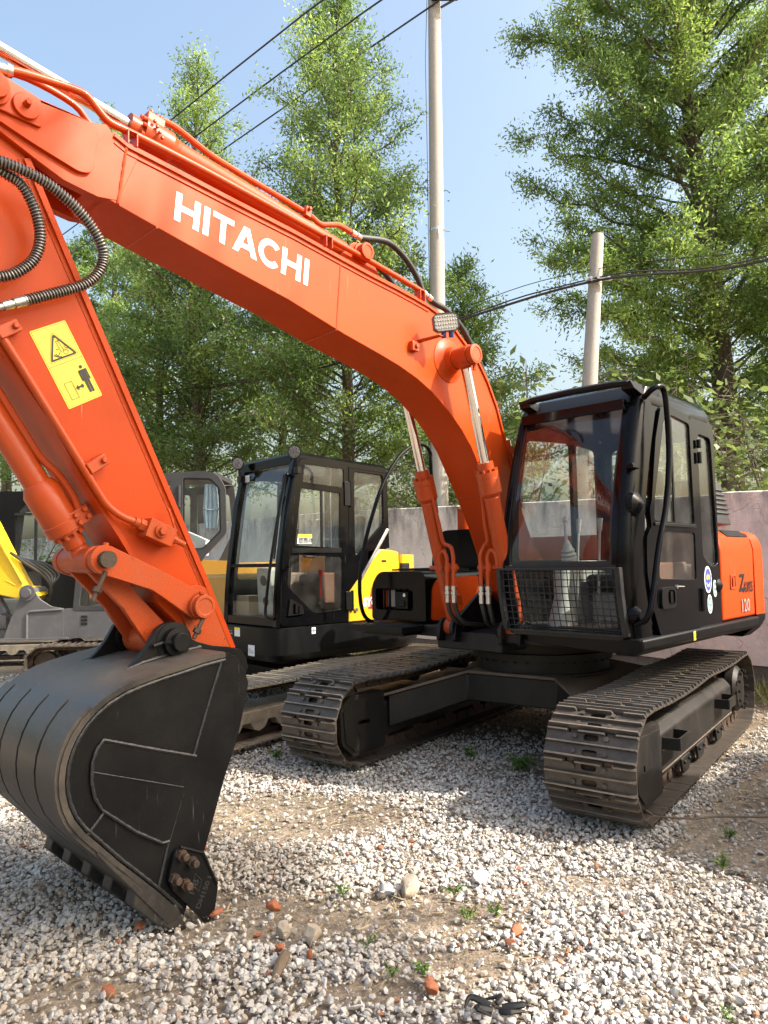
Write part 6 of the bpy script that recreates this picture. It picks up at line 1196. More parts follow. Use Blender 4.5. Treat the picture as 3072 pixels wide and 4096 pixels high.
# front dozer blade gear of that machine: cylinder under a guard plate with bright pipes
BL = thing('blade_cylinder', 'black hydraulic cylinder under a guard plate with bright steel pipes, left of the bucket', 'cylinder', (-3.15, 7.45, -0.20), R(180+38))
def LB(x, y, z): return (x, y, z)
bm = bm_new(); cyl(bm, (0.05, 0, 0.62), (0.95, 0, 0.33), 0.085, 24); obj('barrel', bm, M['black_gloss'], BL)
bm = bm_new(); cyl(bm, (0.95, 0, 0.33), (1.5, 0, 0.15), 0.04, 16); obj('rod', bm, M['rod'], BL)
bm = bm_new(); hexa(bm, [(0.06, -0.13, 0.735), (0.85, -0.13, 0.48), (0.85, 0.13, 0.48), (0.06, 0.13, 0.735), (0.07, -0.13, 0.747), (0.86, -0.13, 0.492), (0.86, 0.13, 0.492), (0.07, 0.13, 0.747)]); plate(bm, [(-0.02, 0.66), (0.10, 0.62), (0.14, 0.55), (0.35, 0.50), (0.9, 0.33), (0.97, 0.45), (0.0, 0.77)], [], xz, -0.165, -0.155); obj('guard_plate', bm, M['grey_cab'], BL)
bm = bm_new()
for k in range(2): tube(bm, spline([(-0.85, -0.06+0.1*k, 0.45), (-0.62, -0.06+0.1*k, 0.62+0.05*k), (-0.40, -0.05+0.1*k, 0.68+0.04*k), (-0.1, -0.05+0.08*k, 0.70+0.02*k), (0.1, 0, 0.62)], 5), 0.022, 10)
obj('steel_pipe', bm, M['steel'], BL)
bm = bm_new(); lathe(bm, (0.02, -0.05, 0.62), (0.2, -0.1, 0.60), [(0, 0.06), (0.06, 0.06), (0.06, 0.04), (0.12, 0.04)], 6); obj('fitting', bm, M['steel'], BL)
bm = bm_new(); plate(bm, rounded([(-1.2, 0.10), (0.1, 0.10), (0.2, 0.5), (-0.2, 0.62), (-1.2, 0.52)], 0.04), [], xz, 0.2, 0.5); plate(bm, rounded([(0.6, 0.05), (1.9, 0.02), (1.9, 0.22), (0.6, 0.26)], 0.03), [], xz, -0.3, 0.3); obj('blade_arm', bm, M['under'], BL)
# ---- dark-cab excavator at the far left edge
DC = thing('excavator', 'dark cab excavator with ochre hood, at the left edge behind the yellow boom', 'excavator', (-5.3, 12.0, 0), R(180))
YD = 0.9
bm = bm_new(); aw = rounded([(0.42, 1.55), (0.42, 2.25), (0.30, 2.45), (0.0, 2.52), (-0.35, 2.50), (-0.35, 1.55)], 0.06, 3); aw2 = rounded([(-0.45, 1.55), (-0.45, 2.40), (-0.62, 2.36), (-0.62, 1.55)], 0.04)
lw = rounded([(0.9, 0.7), (0.9, 1.40), (0.0, 1.40), (0.0, 0.7)], 0.05)
plate(bm, rounded([(1.15, 0.6), (1.05, 2.3), (0.8, 2.62), (-0.35, 2.66), (-0.62, 2.55), (-0.72, 2.2), (-0.72, 0.6)], 0.06), [aw, aw2, lw], xz, YD-0.05, YD)
plate(bm, rounded([(1.15, 0.6), (1.05, 2.3), (0.8, 2.6), (-0.6, 2.6), (-0.72, 0.6)], 0.06), [rounded([(0.9, 1.4), (0.8, 2.4), (-0.5, 2.4), (-0.5, 1.4)], 0.05)], xz, YD-1.05, YD-1.0)
plate(bm, rounded([(0.8, YD-1.05), (0.8, YD-0.01), (-0.68, YD-0.01), (-0.68, YD-1.05)], 0.05), [], xy, 2.58, 2.65)
cd_ = obj('cab', bm, M['black_satin'], DC, bevel=0.02)
for w_ in (aw, aw2, lw): bm = bm_new(); plate(bm, offset_poly(w_, -0.02), [], xz, YD-0.03, YD-0.025); obj('side_window', bm, M['glass'], cd_)
bm = bm_new(); box(bm, (0.08, YD-0.022, 1.56), (0.12, YD+0.004, 2.28)); box(bm, (-0.36, YD-0.022, 2.27), (0.43, YD+0.006, 2.31)); obj('window_frame', bm, M['ink'], cd_)
bm = bm_new(); box(bm, (-2.1, -0.9, 0.55), (1.3, YD-0.06, 0.95)); obj('deck', bm, M['grey_paint'], DC, bevel=0.02)
bm = bm_new(); plate(bm, rounded([(-0.74, 0.96), (-0.74, 1.42), (-1.9, 1.44), (-2.05, 0.96)], 0.05), [], xz, -0.8, YD); hd_ = obj('engine_hood', bm, M['ochre'], DC, bevel=0.04, seg=3)
bm = bm_new(); box(bm, (-1.35, -0.6, 1.44), (-0.76, YD-0.02, 1.56))
for k in range(3): box(bm, (-1.2, 0.2+0.2*k, 1.56), (-0.85, 0.25+0.2*k, 1.58))
obj('hood_cowl', bm, M['grey_paint'], DC, bevel=0.03)
bm = bm_new(); plate(bm, [(1.1, 1.2), (1.2, 2.2), (1.9, 3.05), (2.6, 3.2), (2.6, 2.95), (2.0, 2.75), (1.45, 2.1), (1.4, 1.2)], [], xz, -0.25, 0.05); obj('boom', bm, M['lemon'], DC, bevel=0.01)
mini_tracks(DC, R(5), 0.85, 0.45, 1.2, 0.22, 0.28, 14, M['track_dusty'], M['track_dusty'], skip=(-1,))

# ---- the next machine in the row, just outside the frame on the right (its shade falls on the gravel)
Lu = Vector((math.cos(R(44.1)), -math.sin(R(44.1)), 0)); Fu = Vector((-math.sin(R(44.1)), -math.cos(R(44.1)), 0)); OX = Vector(EX_LOC)
NB = copy_tree(SY); NB.location = OX+Fu*(-0.55)+Lu*3.55; NB.rotation_euler = (0, 0, EX_YAW)
NB['label'] = 'black and yellow compact excavator parked on the cab side of the orange one'
# ================================================================ wall, poles, cables
def U(x, y, z): q = OX+Fu*x+Lu*y; return Vector((q.x, q.y, z))
wm, wnt, wb_ = new_mat('weathered_plaster')
N, Lk = wnt.nodes.new, wnt.links.new
tc = N('ShaderNodeTexCoord'); sx = N('ShaderNodeSeparateXYZ'); Lk(tc.outputs['Object'], sx.inputs[0])
def noise_n(scale, det=8, rough=0.6, vec=None):
    n = N('ShaderNodeTexNoise'); n.inputs['Scale'].default_value = scale; n.inputs['Detail'].default_value = det; n.inputs['Roughness'].default_value = rough; Lk(vec if vec is not None else tc.outputs['Object'], n.inputs['Vector']); return n.outputs['Fac']
def ramp(src, p0, p1, c0=(0, 0, 0, 1), c1=(1, 1, 1, 1)):
    r = N('ShaderNodeValToRGB'); r.color_ramp.elements[0].position = p0; r.color_ramp.elements[1].position = p1; r.color_ramp.elements[0].color = c0; r.color_ramp.elements[1].color = c1; Lk(src, r.inputs[0]); return r.outputs[0]
def mixc(f, a, b_, mode='MIX'):
    m = N('ShaderNodeMixRGB'); m.blend_type = mode
    for i, s in ((0, f), (1, a), (2, b_)):
        if hasattr(s, 'is_linked') or hasattr(s, 'links'): Lk(s, m.inputs[i])
        elif i == 0: m.inputs[0].default_value = s
        else: m.inputs[i].default_value = s
    return m.outputs[0]
mp = N('ShaderNodeMapping'); mp.inputs['Scale'].default_value = (1, 2.2, 0.6); Lk(tc.outputs['Object'], mp.inputs['Vector'])
base = mixc(ramp(noise_n(0.5, 4), 0.4, 0.6), (0.80, 0.745, 0.67, 1), (0.85, 0.80, 0.73, 1))
base = mixc(ramp(noise_n(1.7, 9, 0.7), 0.5, 0.62), base, (0.64, 0.60, 0.545, 1))
tp = N('ShaderNodeMapRange'); tp.inputs['From Min'].default_value = 1.5; tp.inputs['From Max'].default_value = 2.25; Lk(sx.outputs['Z'], tp.inputs['Value'])
mm_ = N('ShaderNodeMath'); mm_.operation = 'MULTIPLY'; Lk(tp.outputs[0], mm_.inputs[0]); Lk(ramp(noise_n(2.2, 8, 0.7, mp.outputs[0]), 0.38, 0.62), mm_.inputs[1])
base = mixc(mm_.outputs[0], base, (0.20, 0.185, 0.17, 1))
base = mixc(ramp(noise_n(3.0, 10, 0.75, mp.outputs[0]), 0.60, 0.72), base, (0.52, 0.485, 0.44, 1))
Lk(base, wb_.inputs['Base Color']); wb_.inputs['Roughness'].default_value = 0.92
vo = N('ShaderNodeTexVoronoi'); vo.feature = 'DISTANCE_TO_EDGE'; vo.inputs['Scale'].default_value = 1.1
dn = N('ShaderNodeTexNoise'); dn.inputs['Scale'].default_value = 2.5; dn.inputs['Detail'].default_value = 6; Lk(tc.outputs['Object'], dn.inputs['Vector'])
vadd = N('ShaderNodeVectorMath'); vadd.operation = 'MULTIPLY_ADD'; vadd.inputs[1].default_value = (0.8, 0.8, 0.8); Lk(dn.outputs['Color'], vadd.inputs[0]); Lk(tc.outputs['Object'], vadd.inputs[2]); Lk(vadd.outputs[0], vo.inputs['Vector'])
crack = ramp(vo.outputs['Distance'], 0.0, 0.02); hh = N('ShaderNodeMath'); hh.operation = 'MULTIPLY_ADD'; hh.inputs[1].default_value = 0.5; Lk(crack, hh.inputs[0]); Lk(noise_n(12, 10, 0.7), hh.inputs[2])
bp = N('ShaderNodeBump'); bp.inputs['Strength'].default_value = 0.8; bp.inputs['Distance'].default_value = 0.02; Lk(hh.outputs[0], bp.inputs['Height']); Lk(bp.outputs[0], wb_.inputs['Normal'])
M['plaster'] = wm
M['plinth'] = paint('rough_wall_base', (0.15, 0.14, 0.125), 0.95, dirt=(0.08, 0.075, 0.06), dirt_amt=0.7, dirt_scale=4, bump=1.0, bump_scale=25)
M['concrete'] = paint('pole_concrete', (0.36, 0.335, 0.295), 0.9, dirt=(0.50, 0.47, 0.42), dirt_amt=0.5, dirt_scale=3, stretch=(3, 3, 0.4), bump=0.25, bump_scale=60, fine=0.35)
wall = thing('boundary_wall', 'long pale plastered boundary wall with stained top, behind the parked machines', 'wall', EX_LOC, EX_YAW)
bm = bm_new(); ys = np.linspace(-30, 14, 120); tops = [2.16-0.03*min(0, 0)+(-0.028*(y-0.7) if y < 0.7 else 0)+0.012*noise.noise((y*1.3, 0, 0)) for y in ys]
tops = [min(2.36, q) for q in tops]
fr_ = []
for y, tz_ in zip(ys, tops):
    off = 0.012*noise.noise((y*0.7, 3, 0)); fr_.append([bm.verts.new(p) for p in ((-3.45+off, y, 0.26+0.03*noise.noise((y*3, 1, 0))), (-3.45+off*0.5, y, tz_*0.6), (-3.455, y, tz_-0.012), (-3.47, y, tz_), (-3.66, y, tz_), (-3.68, y, -0.1))])
for a, b_ in zip(fr_, fr_[1:]):
    for i in range(5): bm.faces.new((a[i], a[i+1], b_[i+1], b_[i]))
obj('plaster_face', bm, M['plaster'], wall, smooth=40)
bm = bm_new(); fr_ = []
for y in np.linspace(-30, 14, 400):
    z1 = 0.28+0.05*noise.noise((y*2.1, 7, 0))
    fr_.append([bm.verts.new(p) for p in ((-3.43+0.03*noise.noise((y*4, 2, 0)), y, -0.1), (-3.455+0.03*noise.noise((y*5, 4, 0)), y, 0.12), (-3.468+0.012*noise.noise((y*6, 9, 0)), y, z1), (-3.52, y, z1+0.02))])
for a, b_ in zip(fr_, fr_[1:]):
    for i in range(3): bm.faces.new((a[i], a[i+1], b_[i+1], b_[i]))
obj('wall_base', bm, M['plinth'], wall, smooth=0)
# poles
tp_ = thing('utility_pole', 'tall round concrete utility pole carrying three wires, behind the boom', 'utility pole', (0.905, 12.0, 0))
pole_top = Vector((1.047, 12.0, 11.6))-Vector((0.905, 12, 0))
bm = bm_new(); lathe(bm, (0, 0, -0.2), pole_top, [(0, 0.165), (3, 0.148), (8, 0.122), (12.0, 0.108)], 28); obj('shaft', bm, M['concrete'], tp_)
f = 7.1/11.6; q = pole_top*f; bm = bm_new(); lathe(bm, q, pole_top, [(0, 0.128), (0.02, 0.130), (0.04, 0.128)], 28); tube(bm, [q+Vector((0.12, -0.06, 0)), q+Vector((0.22, -0.07, -0.02))], 0.008, 6); tube(bm, [q+Vector((0.02, -0.135, 0.0)), q+Vector((0.05, -0.14, -0.14))], 0.006, 6); obj('wire_band', bm, M['steel'], tp_)
bm = bm_new(); q = pole_top*(11.18/11.6); box(bm, (q.x-0.06, q.y-0.2, q.z+0.02), (q.x+0.40, q.y-0.12, q.z+0.09)); tube(bm, [q+Vector((0.1, -0.15, -0.12)), q+Vector((0.36, -0.15, 0.03))], 0.02, 6); obj('crossarm', bm, M['hose'], tp_)
bm = bm_new(); lathe(bm, q+Vector((0.30, -0.16, 0.09)), q+Vector((0.34, -0.16, 0.5)), [(0, 0.03), (0.03, 0.055), (0.06, 0.03), (0.09, 0.055), (0.12, 0.03), (0.15, 0.055), (0.2, 0.03)], 14); obj('insulator', bm, M['interior_lt'], tp_)
bm = bm_new(); tube(bm, [pole_top*0.98+Vector((-0.13, -0.05, 0)), pole_top*0.88+Vector((-0.17, -0.05, 0)), pole_top*0.75+Vector((-0.155, -0.05, 0)), pole_top*0.55+Vector((-0.14, -0.05, 0)), pole_top*0.2+Vector((-0.155, -0.05, 0))], 0.006, 6); obj('ground_wire', bm, M['hose'], tp_)
sp_ = thing('utility_pole', 'short leaning concrete pole with a flat top, above the cab roof', 'utility pole', (2.84, 11.0, 0))
st = Vector((3.449, 11.0, 6.55))-Vector((2.84, 11, 0))
bm = bm_new(); lathe(bm, (0, 0, -0.2), st, [(0, 0.16), (3, 0.132), (6.70, 0.097), (6.775, 0.088)], 26); obj('shaft', bm, M['concrete'], sp_)
q = st*(5.78/6.55); bm = bm_new(); lathe(bm, q-st.normalized()*0.03, st, [(0, 0.11), (0.06, 0.11)], 24); box(bm, (q.x-0.2, q.y-0.15, q.z-0.03), (q.x+0.22, q.y-0.12, q.z+0.02)); [cyl(bm, (q.x+k, q.y-0.15, q.z), (q.x+k, q.y-0.2, q.z), 0.025, 8) for k in (-0.12, 0.0, 0.16)]; obj('cable_clamp', bm, M['steel'], sp_)
W = Vector((-0.741, 0.672, 0))
def cable(name, label, p, back, fwd, r, sag, z1, group):
    bm = bm_new(); p = Vector(p); pts = []
    for i in range(25):
        t = -back+(back+fwd)*i/24; pts.append(p+W*t+Vector((0, 0, sag*((t/ (fwd if t > 0 else back))**2-abs(t/(fwd if t > 0 else back)))*4*0.25+z1*t)))
    tube(bm, pts, r, 6); tag(obj(name, bm, M['hose']), label, 'cable', group)
cable('power_line', 'black overhead wire highest of the three, left of the tall tree top', (-1.6, 12.2, 11.02), 14, 40, 0.016, 0.5, 0, 'overhead wires at the top')
cable('power_line', 'black overhead wire in the middle of the three', (-0.58, 12.2, 11.02), 14, 40, 0.016, 0.5, 0, 'overhead wires at the top')
cable('power_line', 'black overhead wire lowest of the three, meeting the tall pole', (0.98, 11.9, 11.15), 14, 40, 0.016, 0.6, 0, 'overhead wires at the top')
bm = bm_new()
pts = spline([(7.6, 8.4, 6.15), (5.5, 10.0, 5.66), (3.36, 10.83, 5.74), (1.3, 11.9, 5.50), (-1.2, 13.6, 5.20), (-5.7, 16.8, 5.45), (-12, 21.5, 6.2)], 8)
tube(bm, pts, 0.02, 6); tube(bm, [p+Vector((0, 0, 0.05+0.01*math.sin(i))) for i, p in enumerate(pts)], 0.012, 6)
tag(obj('telephone_cable', bm, M['hose']), 'thick black bundled cable sagging from the short pole across the trees', 'cable')
bm = bm_new(); tube(bm, [p+Vector((0.0, 0.1, 0.24+0.02*math.sin(i*0.7))) for i, p in enumerate(pts)], 0.007, 5); tag(obj('messenger_wire', bm, M['hose']), 'thin grey wire running just above the bundled cable', 'cable')

# ================================================================ trees
def leaf_mat(name, c0, c1, trans=0.45):
    m = bpy.data.materials.new(name); m.use_nodes = True; nt = m.node_tree; nt.nodes.clear(); N, Lk = nt.nodes.new, nt.links.new
    out = N('ShaderNodeOutputMaterial'); at = N('ShaderNodeAttribute'); at.attribute_name = 'leaf_tint'
    cr = N('ShaderNodeValToRGB'); cr.color_ramp.elements[0].color = (*c0, 1); cr.color_ramp.elements[1].color = (*c1, 1); Lk(at.outputs['Fac'], cr.inputs[0])
    df = N('ShaderNodeBsdfDiffuse'); tl = N('ShaderNodeBsdfTranslucent'); Lk(cr.outputs[0], df.inputs[0])
    hs = N('ShaderNodeHueSaturation'); hs.inputs['Hue'].default_value = 0.485; hs.inputs['Value'].default_value = 1.7; Lk(cr.outputs[0], hs.inputs['Color']); Lk(hs.outputs[0], tl.inputs[0])
    mx = N('ShaderNodeMixShader'); mx.inputs[0].default_value = trans; Lk(df.outputs[0], mx.inputs[1]); Lk(tl.outputs[0], mx.inputs[2])
    gl = N('ShaderNodeBsdfGlossy'); gl.inputs['Roughness'].default_value = 0.45; m2 = N('ShaderNodeMixShader'); m2.inputs[0].default_value = 0.05; Lk(mx.outputs[0], m2.inputs[1]); Lk(gl.outputs[0], m2.inputs[2]); Lk(m2.outputs[0], out.inputs[0]); return m
M['leaf'] = leaf_mat('redwood_leaf', (0.090, 0.165, 0.038), (0.25, 0.36, 0.08), 0.58)
M['leaf_dark'] = leaf_mat('redwood_leaf_far', (0.105, 0.19, 0.05), (0.245, 0.36, 0.095), 0.6)
M['leaf_broad'] = leaf_mat('broad_leaf', (0.075, 0.12, 0.035), (0.16, 0.22, 0.06))
M['grass'] = leaf_mat('grass_blade', (0.09, 0.13, 0.03), (0.30, 0.28, 0.11), 0.3)
M['weed'] = leaf_mat('weed_leaf', (0.06, 0.12, 0.02), (0.16, 0.26, 0.04), 0.35)
M['bark'] = paint('redwood_bark', (0.13, 0.10, 0.08), 0.9, dirt=(0.055, 0.043, 0.034), dirt_amt=0.8, dirt_scale=6, stretch=(4, 4, 0.5), bump=0.8, bump_scale=30)
def blades(name, C, D, Wd, lens, wids, tint, mat, parent, mid=0.45):
    """many rhombic leaves: centres C, axis D, width direction Wd (n x 3 arrays)"""
    n = len(C); V = np.empty((n, 4, 3)); L = lens[:, None]; w = wids[:, None]
    V[:, 0] = C; V[:, 1] = C+D*L*mid+Wd*w*0.5; V[:, 2] = C+D*L; V[:, 3] = C+D*L*mid-Wd*w*0.5
    me = bpy.data.meshes.new(name); me.vertices.add(4*n); me.vertices.foreach_set('co', V.reshape(-1).astype(np.float32)); me.loops.add(4*n); me.loops.foreach_set('vertex_index', np.arange(4*n, dtype=np.int32)); me.polygons.add(n); me.polygons.foreach_set('loop_start', np.arange(0, 4*n, 4, dtype=np.int32)); me.polygons.foreach_set('loop_total', np.full(n, 4, np.int32))
    at = me.attributes.new('leaf_tint', 'FLOAT', 'FACE'); at.data.foreach_set('value', tint.astype(np.float32)); me.materials.append(mat); me.update(calc_edges=True)
    o = bpy.data.objects.new(name, me); COL.objects.link(o); o.parent = parent; return o
def unit(a): return a/np.maximum(1e-9, np.linalg.norm(a, axis=1, keepdims=True))
def redwood(label, loc, H, r_tr, prof, z0, n_limb, per_twig, seed, lean=(0, 0), mat='leaf', leaf=0.066, elev=(0.50, 1.0), dens=1.0):
    """dawn redwood: tapered trunk, rising limbs, short twigs with feathery leaf sprays; prof(h 0..1) = crown radius"""
    g = np.random.default_rng(seed); t = thing('redwood_tree', label, 'tree', loc, 0, 'dawn redwoods behind the wall')
    def axis(z): f = z/H; return np.array([lean[0]*f+0.10*math.sin(seed+z*0.5), lean[1]*f+0.08*math.cos(seed*2+z*0.4), z])
    bm = bm_new(); zs_ = np.linspace(-0.2, H*0.985, 22); tube(bm, [axis(z) for z in zs_], [max(0.012, r_tr*(1-0.93*(max(0, z)/H)**0.9)*(1+0.35*math.exp(-max(0, z)/0.5))) for z in zs_], 12); obj('trunk', bm, M['bark'], t, smooth=80)
    bm = bm_new(); C = []; AX = []; TI = []
    for k in range(n_limb):
        f = (k+g.random())/n_limb; z = z0+(H-z0)*f**1.02; fr = (z-z0)/(H-z0); R_ = prof(fr)*(0.42+0.68*g.random()**0.8); az = k*2.399+g.normal()*0.35; el = elev[0]+(elev[1]-elev[0])*fr+g.normal()*0.10
        if R_ < 0.12: continue
        p0 = axis(z); hd = np.array([math.cos(az), math.sin(az), 0]); pts = []; m = 9; Lh = R_
        for i in range(m): s = i/(m-1); pts.append(p0+hd*Lh*s+np.array([0, 0, 1])*(math.tan(el)*Lh*(s-0.32*s*s))+g.normal(size=3)*0.03*s*Lh)
        pts = np.array(pts); rb = max(0.008, 0.010+0.0085*R_); tube(bm, pts, [rb*(1-0.8*i/(m-1)) for i in range(m)], 5, False)
        tint_l = np.clip(0.42+0.30*g.normal(), 0, 1)
        nt_ = int(4+R_*8*dens); ss = 0.22+0.80*g.random(nt_)**0.8
        for s in ss:
            s = min(s, 1.0); i = min(m-2, int(s*(m-1))); q = pts[i]+(pts[i+1]-pts[i])*(s*(m-1)-i); dl = pts[i+1]-pts[i]; dl /= np.linalg.norm(dl)
            lat = np.cross(dl, [0, 0, 1]); lat /= max(1e-6, np.linalg.norm(lat)); sd_ = 1 if g.random() < 0.5 else -1; tl = (0.18+0.42*g.random())*(0.5+0.35*min(R_, 2.2))*(1.1-0.5*s)
            td = dl*(0.35+0.5*g.random())+lat*sd_*(0.4+0.7*g.random())+np.array([0, 0, g.normal()*0.60]); td /= np.linalg.norm(td)
            e = q+td*tl
            if tl > 0.22: tube(bm, [q, (q+e)/2+np.array([0, 0, 0.02]), e+np.array([0, 0, -0.03])], [rb*0.35, rb*0.25, 0.003], 3, False)
            n = max(3, int(3.0*per_twig*(tl/0.35)*(0.6+0.8*g.random()))); u = g.random(n)**0.8
            c = q+td*tl*u[:, None]+g.normal(size=(n, 3))*(0.06+0.085*u[:, None]); C.append(c); AX.append(np.tile(td, (n, 1))); TI.append(np.clip(tint_l+0.22*g.normal(size=n)+0.12*(s-0.6), 0, 1))
    tag(obj('branches', bm, M['bark'], t, smooth=80), kind='stuff')
    C = np.concatenate(C); AX = np.concatenate(AX); TI = np.concatenate(TI); n = len(C)
    D = unit(AX*0.55+g.normal(size=(n, 3))*0.65+np.array([0, 0, -0.12])); Wd = unit(np.cross(D, g.normal(size=(n, 3))+np.array([0, 0, 0.8])))
    tag(blades('crown', C, D, Wd, leaf*(0.6+0.9*g.random(n)), leaf*0.36*(0.7+0.7*g.random(n)), TI, M[mat], t), kind='stuff'); return n
cone = lambda R0, p=0.8, top=0.25: (lambda f: R0*(1-f)**p*min(1, 0.55+f*2.2)+top*(1-f))
NL = 0
NL += redwood('tall redwood with its whole trunk beside the right edge, above the cab', (7.15, 14.4, 0), 20.4, 0.30, cone(4.5, 0.62), 2.9, 250, 18, 11, (-0.9, 0.3), dens=1.1, leaf=0.092)
NL += redwood('tallest slender redwood in the middle, directly left of the tall pole', (-0.80, 14.2, 0), 13.9, 0.17, cone(3.0, 0.9, 0.35), 2.8, 190, 14, 12, (0.05, 0), leaf=0.082)
NL += redwood('pointed redwood whose top rises over the arm cylinder, crossed by the wires', (-4.25, 16.4, 0), 13.8, 0.19, cone(2.9, 0.85, 0.3), 3.2, 165, 11, 13, (-0.1, 0), leaf=0.088)
NL += redwood('shorter redwood under the boom, its trunk just right of the yellow warning label', (-5.45, 17.6, 0), 11.0, 0.17, cone(2.7, 0.8), 3.2, 70, 9, 14, (0, 0), 'leaf_dark', 0.11)
NL += redwood('far hazy redwood whose thin tip shows beside the chrome rod', (-8.6, 22.5, 0), 16.8, 0.2, cone(2.5, 0.9, 0.2), 3.0, 100, 22, 15, (0, 0), 'leaf_dark', 0.12)
NL += redwood('shorter redwood under the middle of the boom, above the black roof lamps', (-2.6, 18.8, 0), 10.4, 0.16, cone(2.9, 0.8), 3.0, 66, 9, 16, (0, 0), 'leaf_dark', 0.11)
NL += redwood('lower redwood showing between the tall pole and the cab', (1.9, 16.8, 0), 8.6, 0.15, cone(2.6, 0.75), 1.6, 95, 13, 17, (0, 0), leaf=0.10)
NL += redwood('redwood at the far right corner, only its left boughs in view', (9.6, 14.5, 0), 16.0, 0.24, cone(3.4, 0.7), 2.4, 90, 26, 18, (0, 0))
NL += redwood('redwood behind the orange arm at the left edge', (-9.6, 18.0, 0), 11.0, 0.18, cone(2.7, 0.8), 3.0, 50, 9, 19, (0, 0), 'leaf_dark', 0.11)
def shrub(label, loc, n_stem, hgt, spread, seed, n_leaf, lsz, name='broadleaf_shrub', cat='shrub', mat='leaf_broad', group=None):
    g = np.random.default_rng(seed); t = thing(name, label, cat, loc, 0, group); bm = bm_new(); C = []; AX = []; TI = []
    for k in range(n_stem):
        az = g.random()*6.28; L_ = hgt*(0.55+0.5*g.random()); sp = spread*(0.3+0.8*g.random()); pts = [np.array([math.cos(az)*sp*s**1.4, math.sin(az)*sp*s**1.4, L_*s])+g.normal(size=3)*0.03*hgt*s*0.5 for s in np.linspace(0, 1, 8)]
        tube(bm, pts, [max(0.002, 0.006*hgt*(1-0.85*i/7)) for i in range(8)], 5, False)
        P = np.array(pts); nl = n_leaf//n_stem; u = 0.25+0.75*g.random(nl)**0.7; idx = np.minimum(6, (u*7).astype(int)); c = P[idx]+(P[idx+1]-P[idx])*((u*7-idx)[:, None]); off = unit(g.normal(size=(nl, 3))*np.array([1, 1, 0.35])); st_ = hgt*0.06*(0.5+g.random((nl, 1)))
        C.append(c+off*st_); AX.append(off*0.9+np.array([0, 0, -0.25])); TI.append(np.clip(0.5+0.25*g.normal(size=nl), 0, 1))
        for q, o_, s_ in list(zip(c, off, st_))[::2]: tube(bm, [q, q+o_*s_], [0.0022*hgt*0.6, 0.0012*hgt*0.5], 3, False)
    tag(obj('stems', bm, M['bark'] if hgt > 0.7 else M[mat], t), kind='stuff'); C = np.concatenate(C); AX = unit(np.concatenate(AX)+g.normal(size=C.shape)*0.2); TI = np.concatenate(TI); n = len(C); Wd = unit(np.cross(AX, np.array([0, 0, 1.0])+g.normal(size=(n, 3))*0.5))
    tag(blades('foliage', C, AX, Wd, lsz*(0.6+0.7*g.random(n)), lsz*0.5*(0.7+0.6*g.random(n)), TI, M[mat], t, 0.38), kind='stuff'); return t
shrub('bushy broadleaf shrub over the wall at the right edge', (5.55, 9.9, 0), 16, 3.9, 1.3, 31, 1900, 0.15)
shrub('broadleaf shrub over the wall, between trunk and cab', (4.55, 10.9, 0), 12, 4.3, 1.0, 32, 1100, 0.15)
shrub('thin broadleaf sapling with open sprays, left of the short pole', (2.05, 11.4, 0), 8, 4.6, 0.9, 33, 420, 0.17)
shrub('broadleaf shrub rising over the cab roof behind the visor', (3.6, 11.6, 0), 10, 4.5, 0.9, 34, 700, 0.16)
shrub('green bush over the wall behind the black compact cab', (0.15, 13.3, 0), 18, 3.2, 1.5, 35, 1500, 0.11)
shrub('green bush over the wall between the boom cylinders', (1.2, 12.6, 0), 14, 2.9, 1.1, 36, 1300, 0.11)
shrub('dark bush at the left edge behind the dark cab', (-8.2, 16.2, 0), 20, 3.5, 2.2, 38, 900, 0.12, mat='leaf_dark')
print('LEAVES', NL)

# ================================================================ gravel, soil, debris
def soil_amount(x, y):
    """0 = gravel, 1 = bare earth"""
    q = Vector((x, y, 0))-OX; ux, uy = q.dot(Fu), q.dot(Lu)
    s = 0.0
    n = noise.noise((x*0.9+3, y*0.9, 0))*0.6+noise.noise((x*2.3, y*2.3, 5))*0.45
    def blob(cx, cy, rx, ry, a=1.0): 
        return a*math.exp(-(((x-cx)/rx)**2+((y-cy)/ry)**2))
    s = max(blob(-0.62, 4.25, 0.85, 0.42, 1.3), blob(-0.45, 3.05, 0.6, 0.30, 0.95), blob(0.05, 3.05, 0.6, 0.25, 0.9), blob(0.3, 2.72, 0.4, 0.15, 0.7), blob(-0.05, 2.55, 0.35, 0.12, 0.7), blob(-0.9, 2.55, 0.5, 0.16, 0.8), blob(-0.5, 2.2, 0.7, 0.2, 0.65), blob(-1.3, 2.1, 0.6, 0.2, 0.55), blob(1.3, 2.6, 0.3, 0.15, 0.6), blob(0.2, 4.45, 0.4, 0.3, 0.6), blob(1.45, 5.2, 0.9, 0.7, 0.9), blob(0.9, 3.35, 0.5, 0.12, 0.55))
    if uy > 1.30: s = max(s, min(1.25, (uy-1.30)*4)*(1 if ux < 0.9 else max(0, 1-(ux-0.9)*1.1)))
    if ux < -1.6: s = max(s, 0.85)
    if -1.2 < uy < 1.2 and ux < 1.2: s = max(s, min(0.8, (1.2-ux)*0.6))
    return s+n*0.55
g = np.random.default_rng(5)
rock_shapes = []
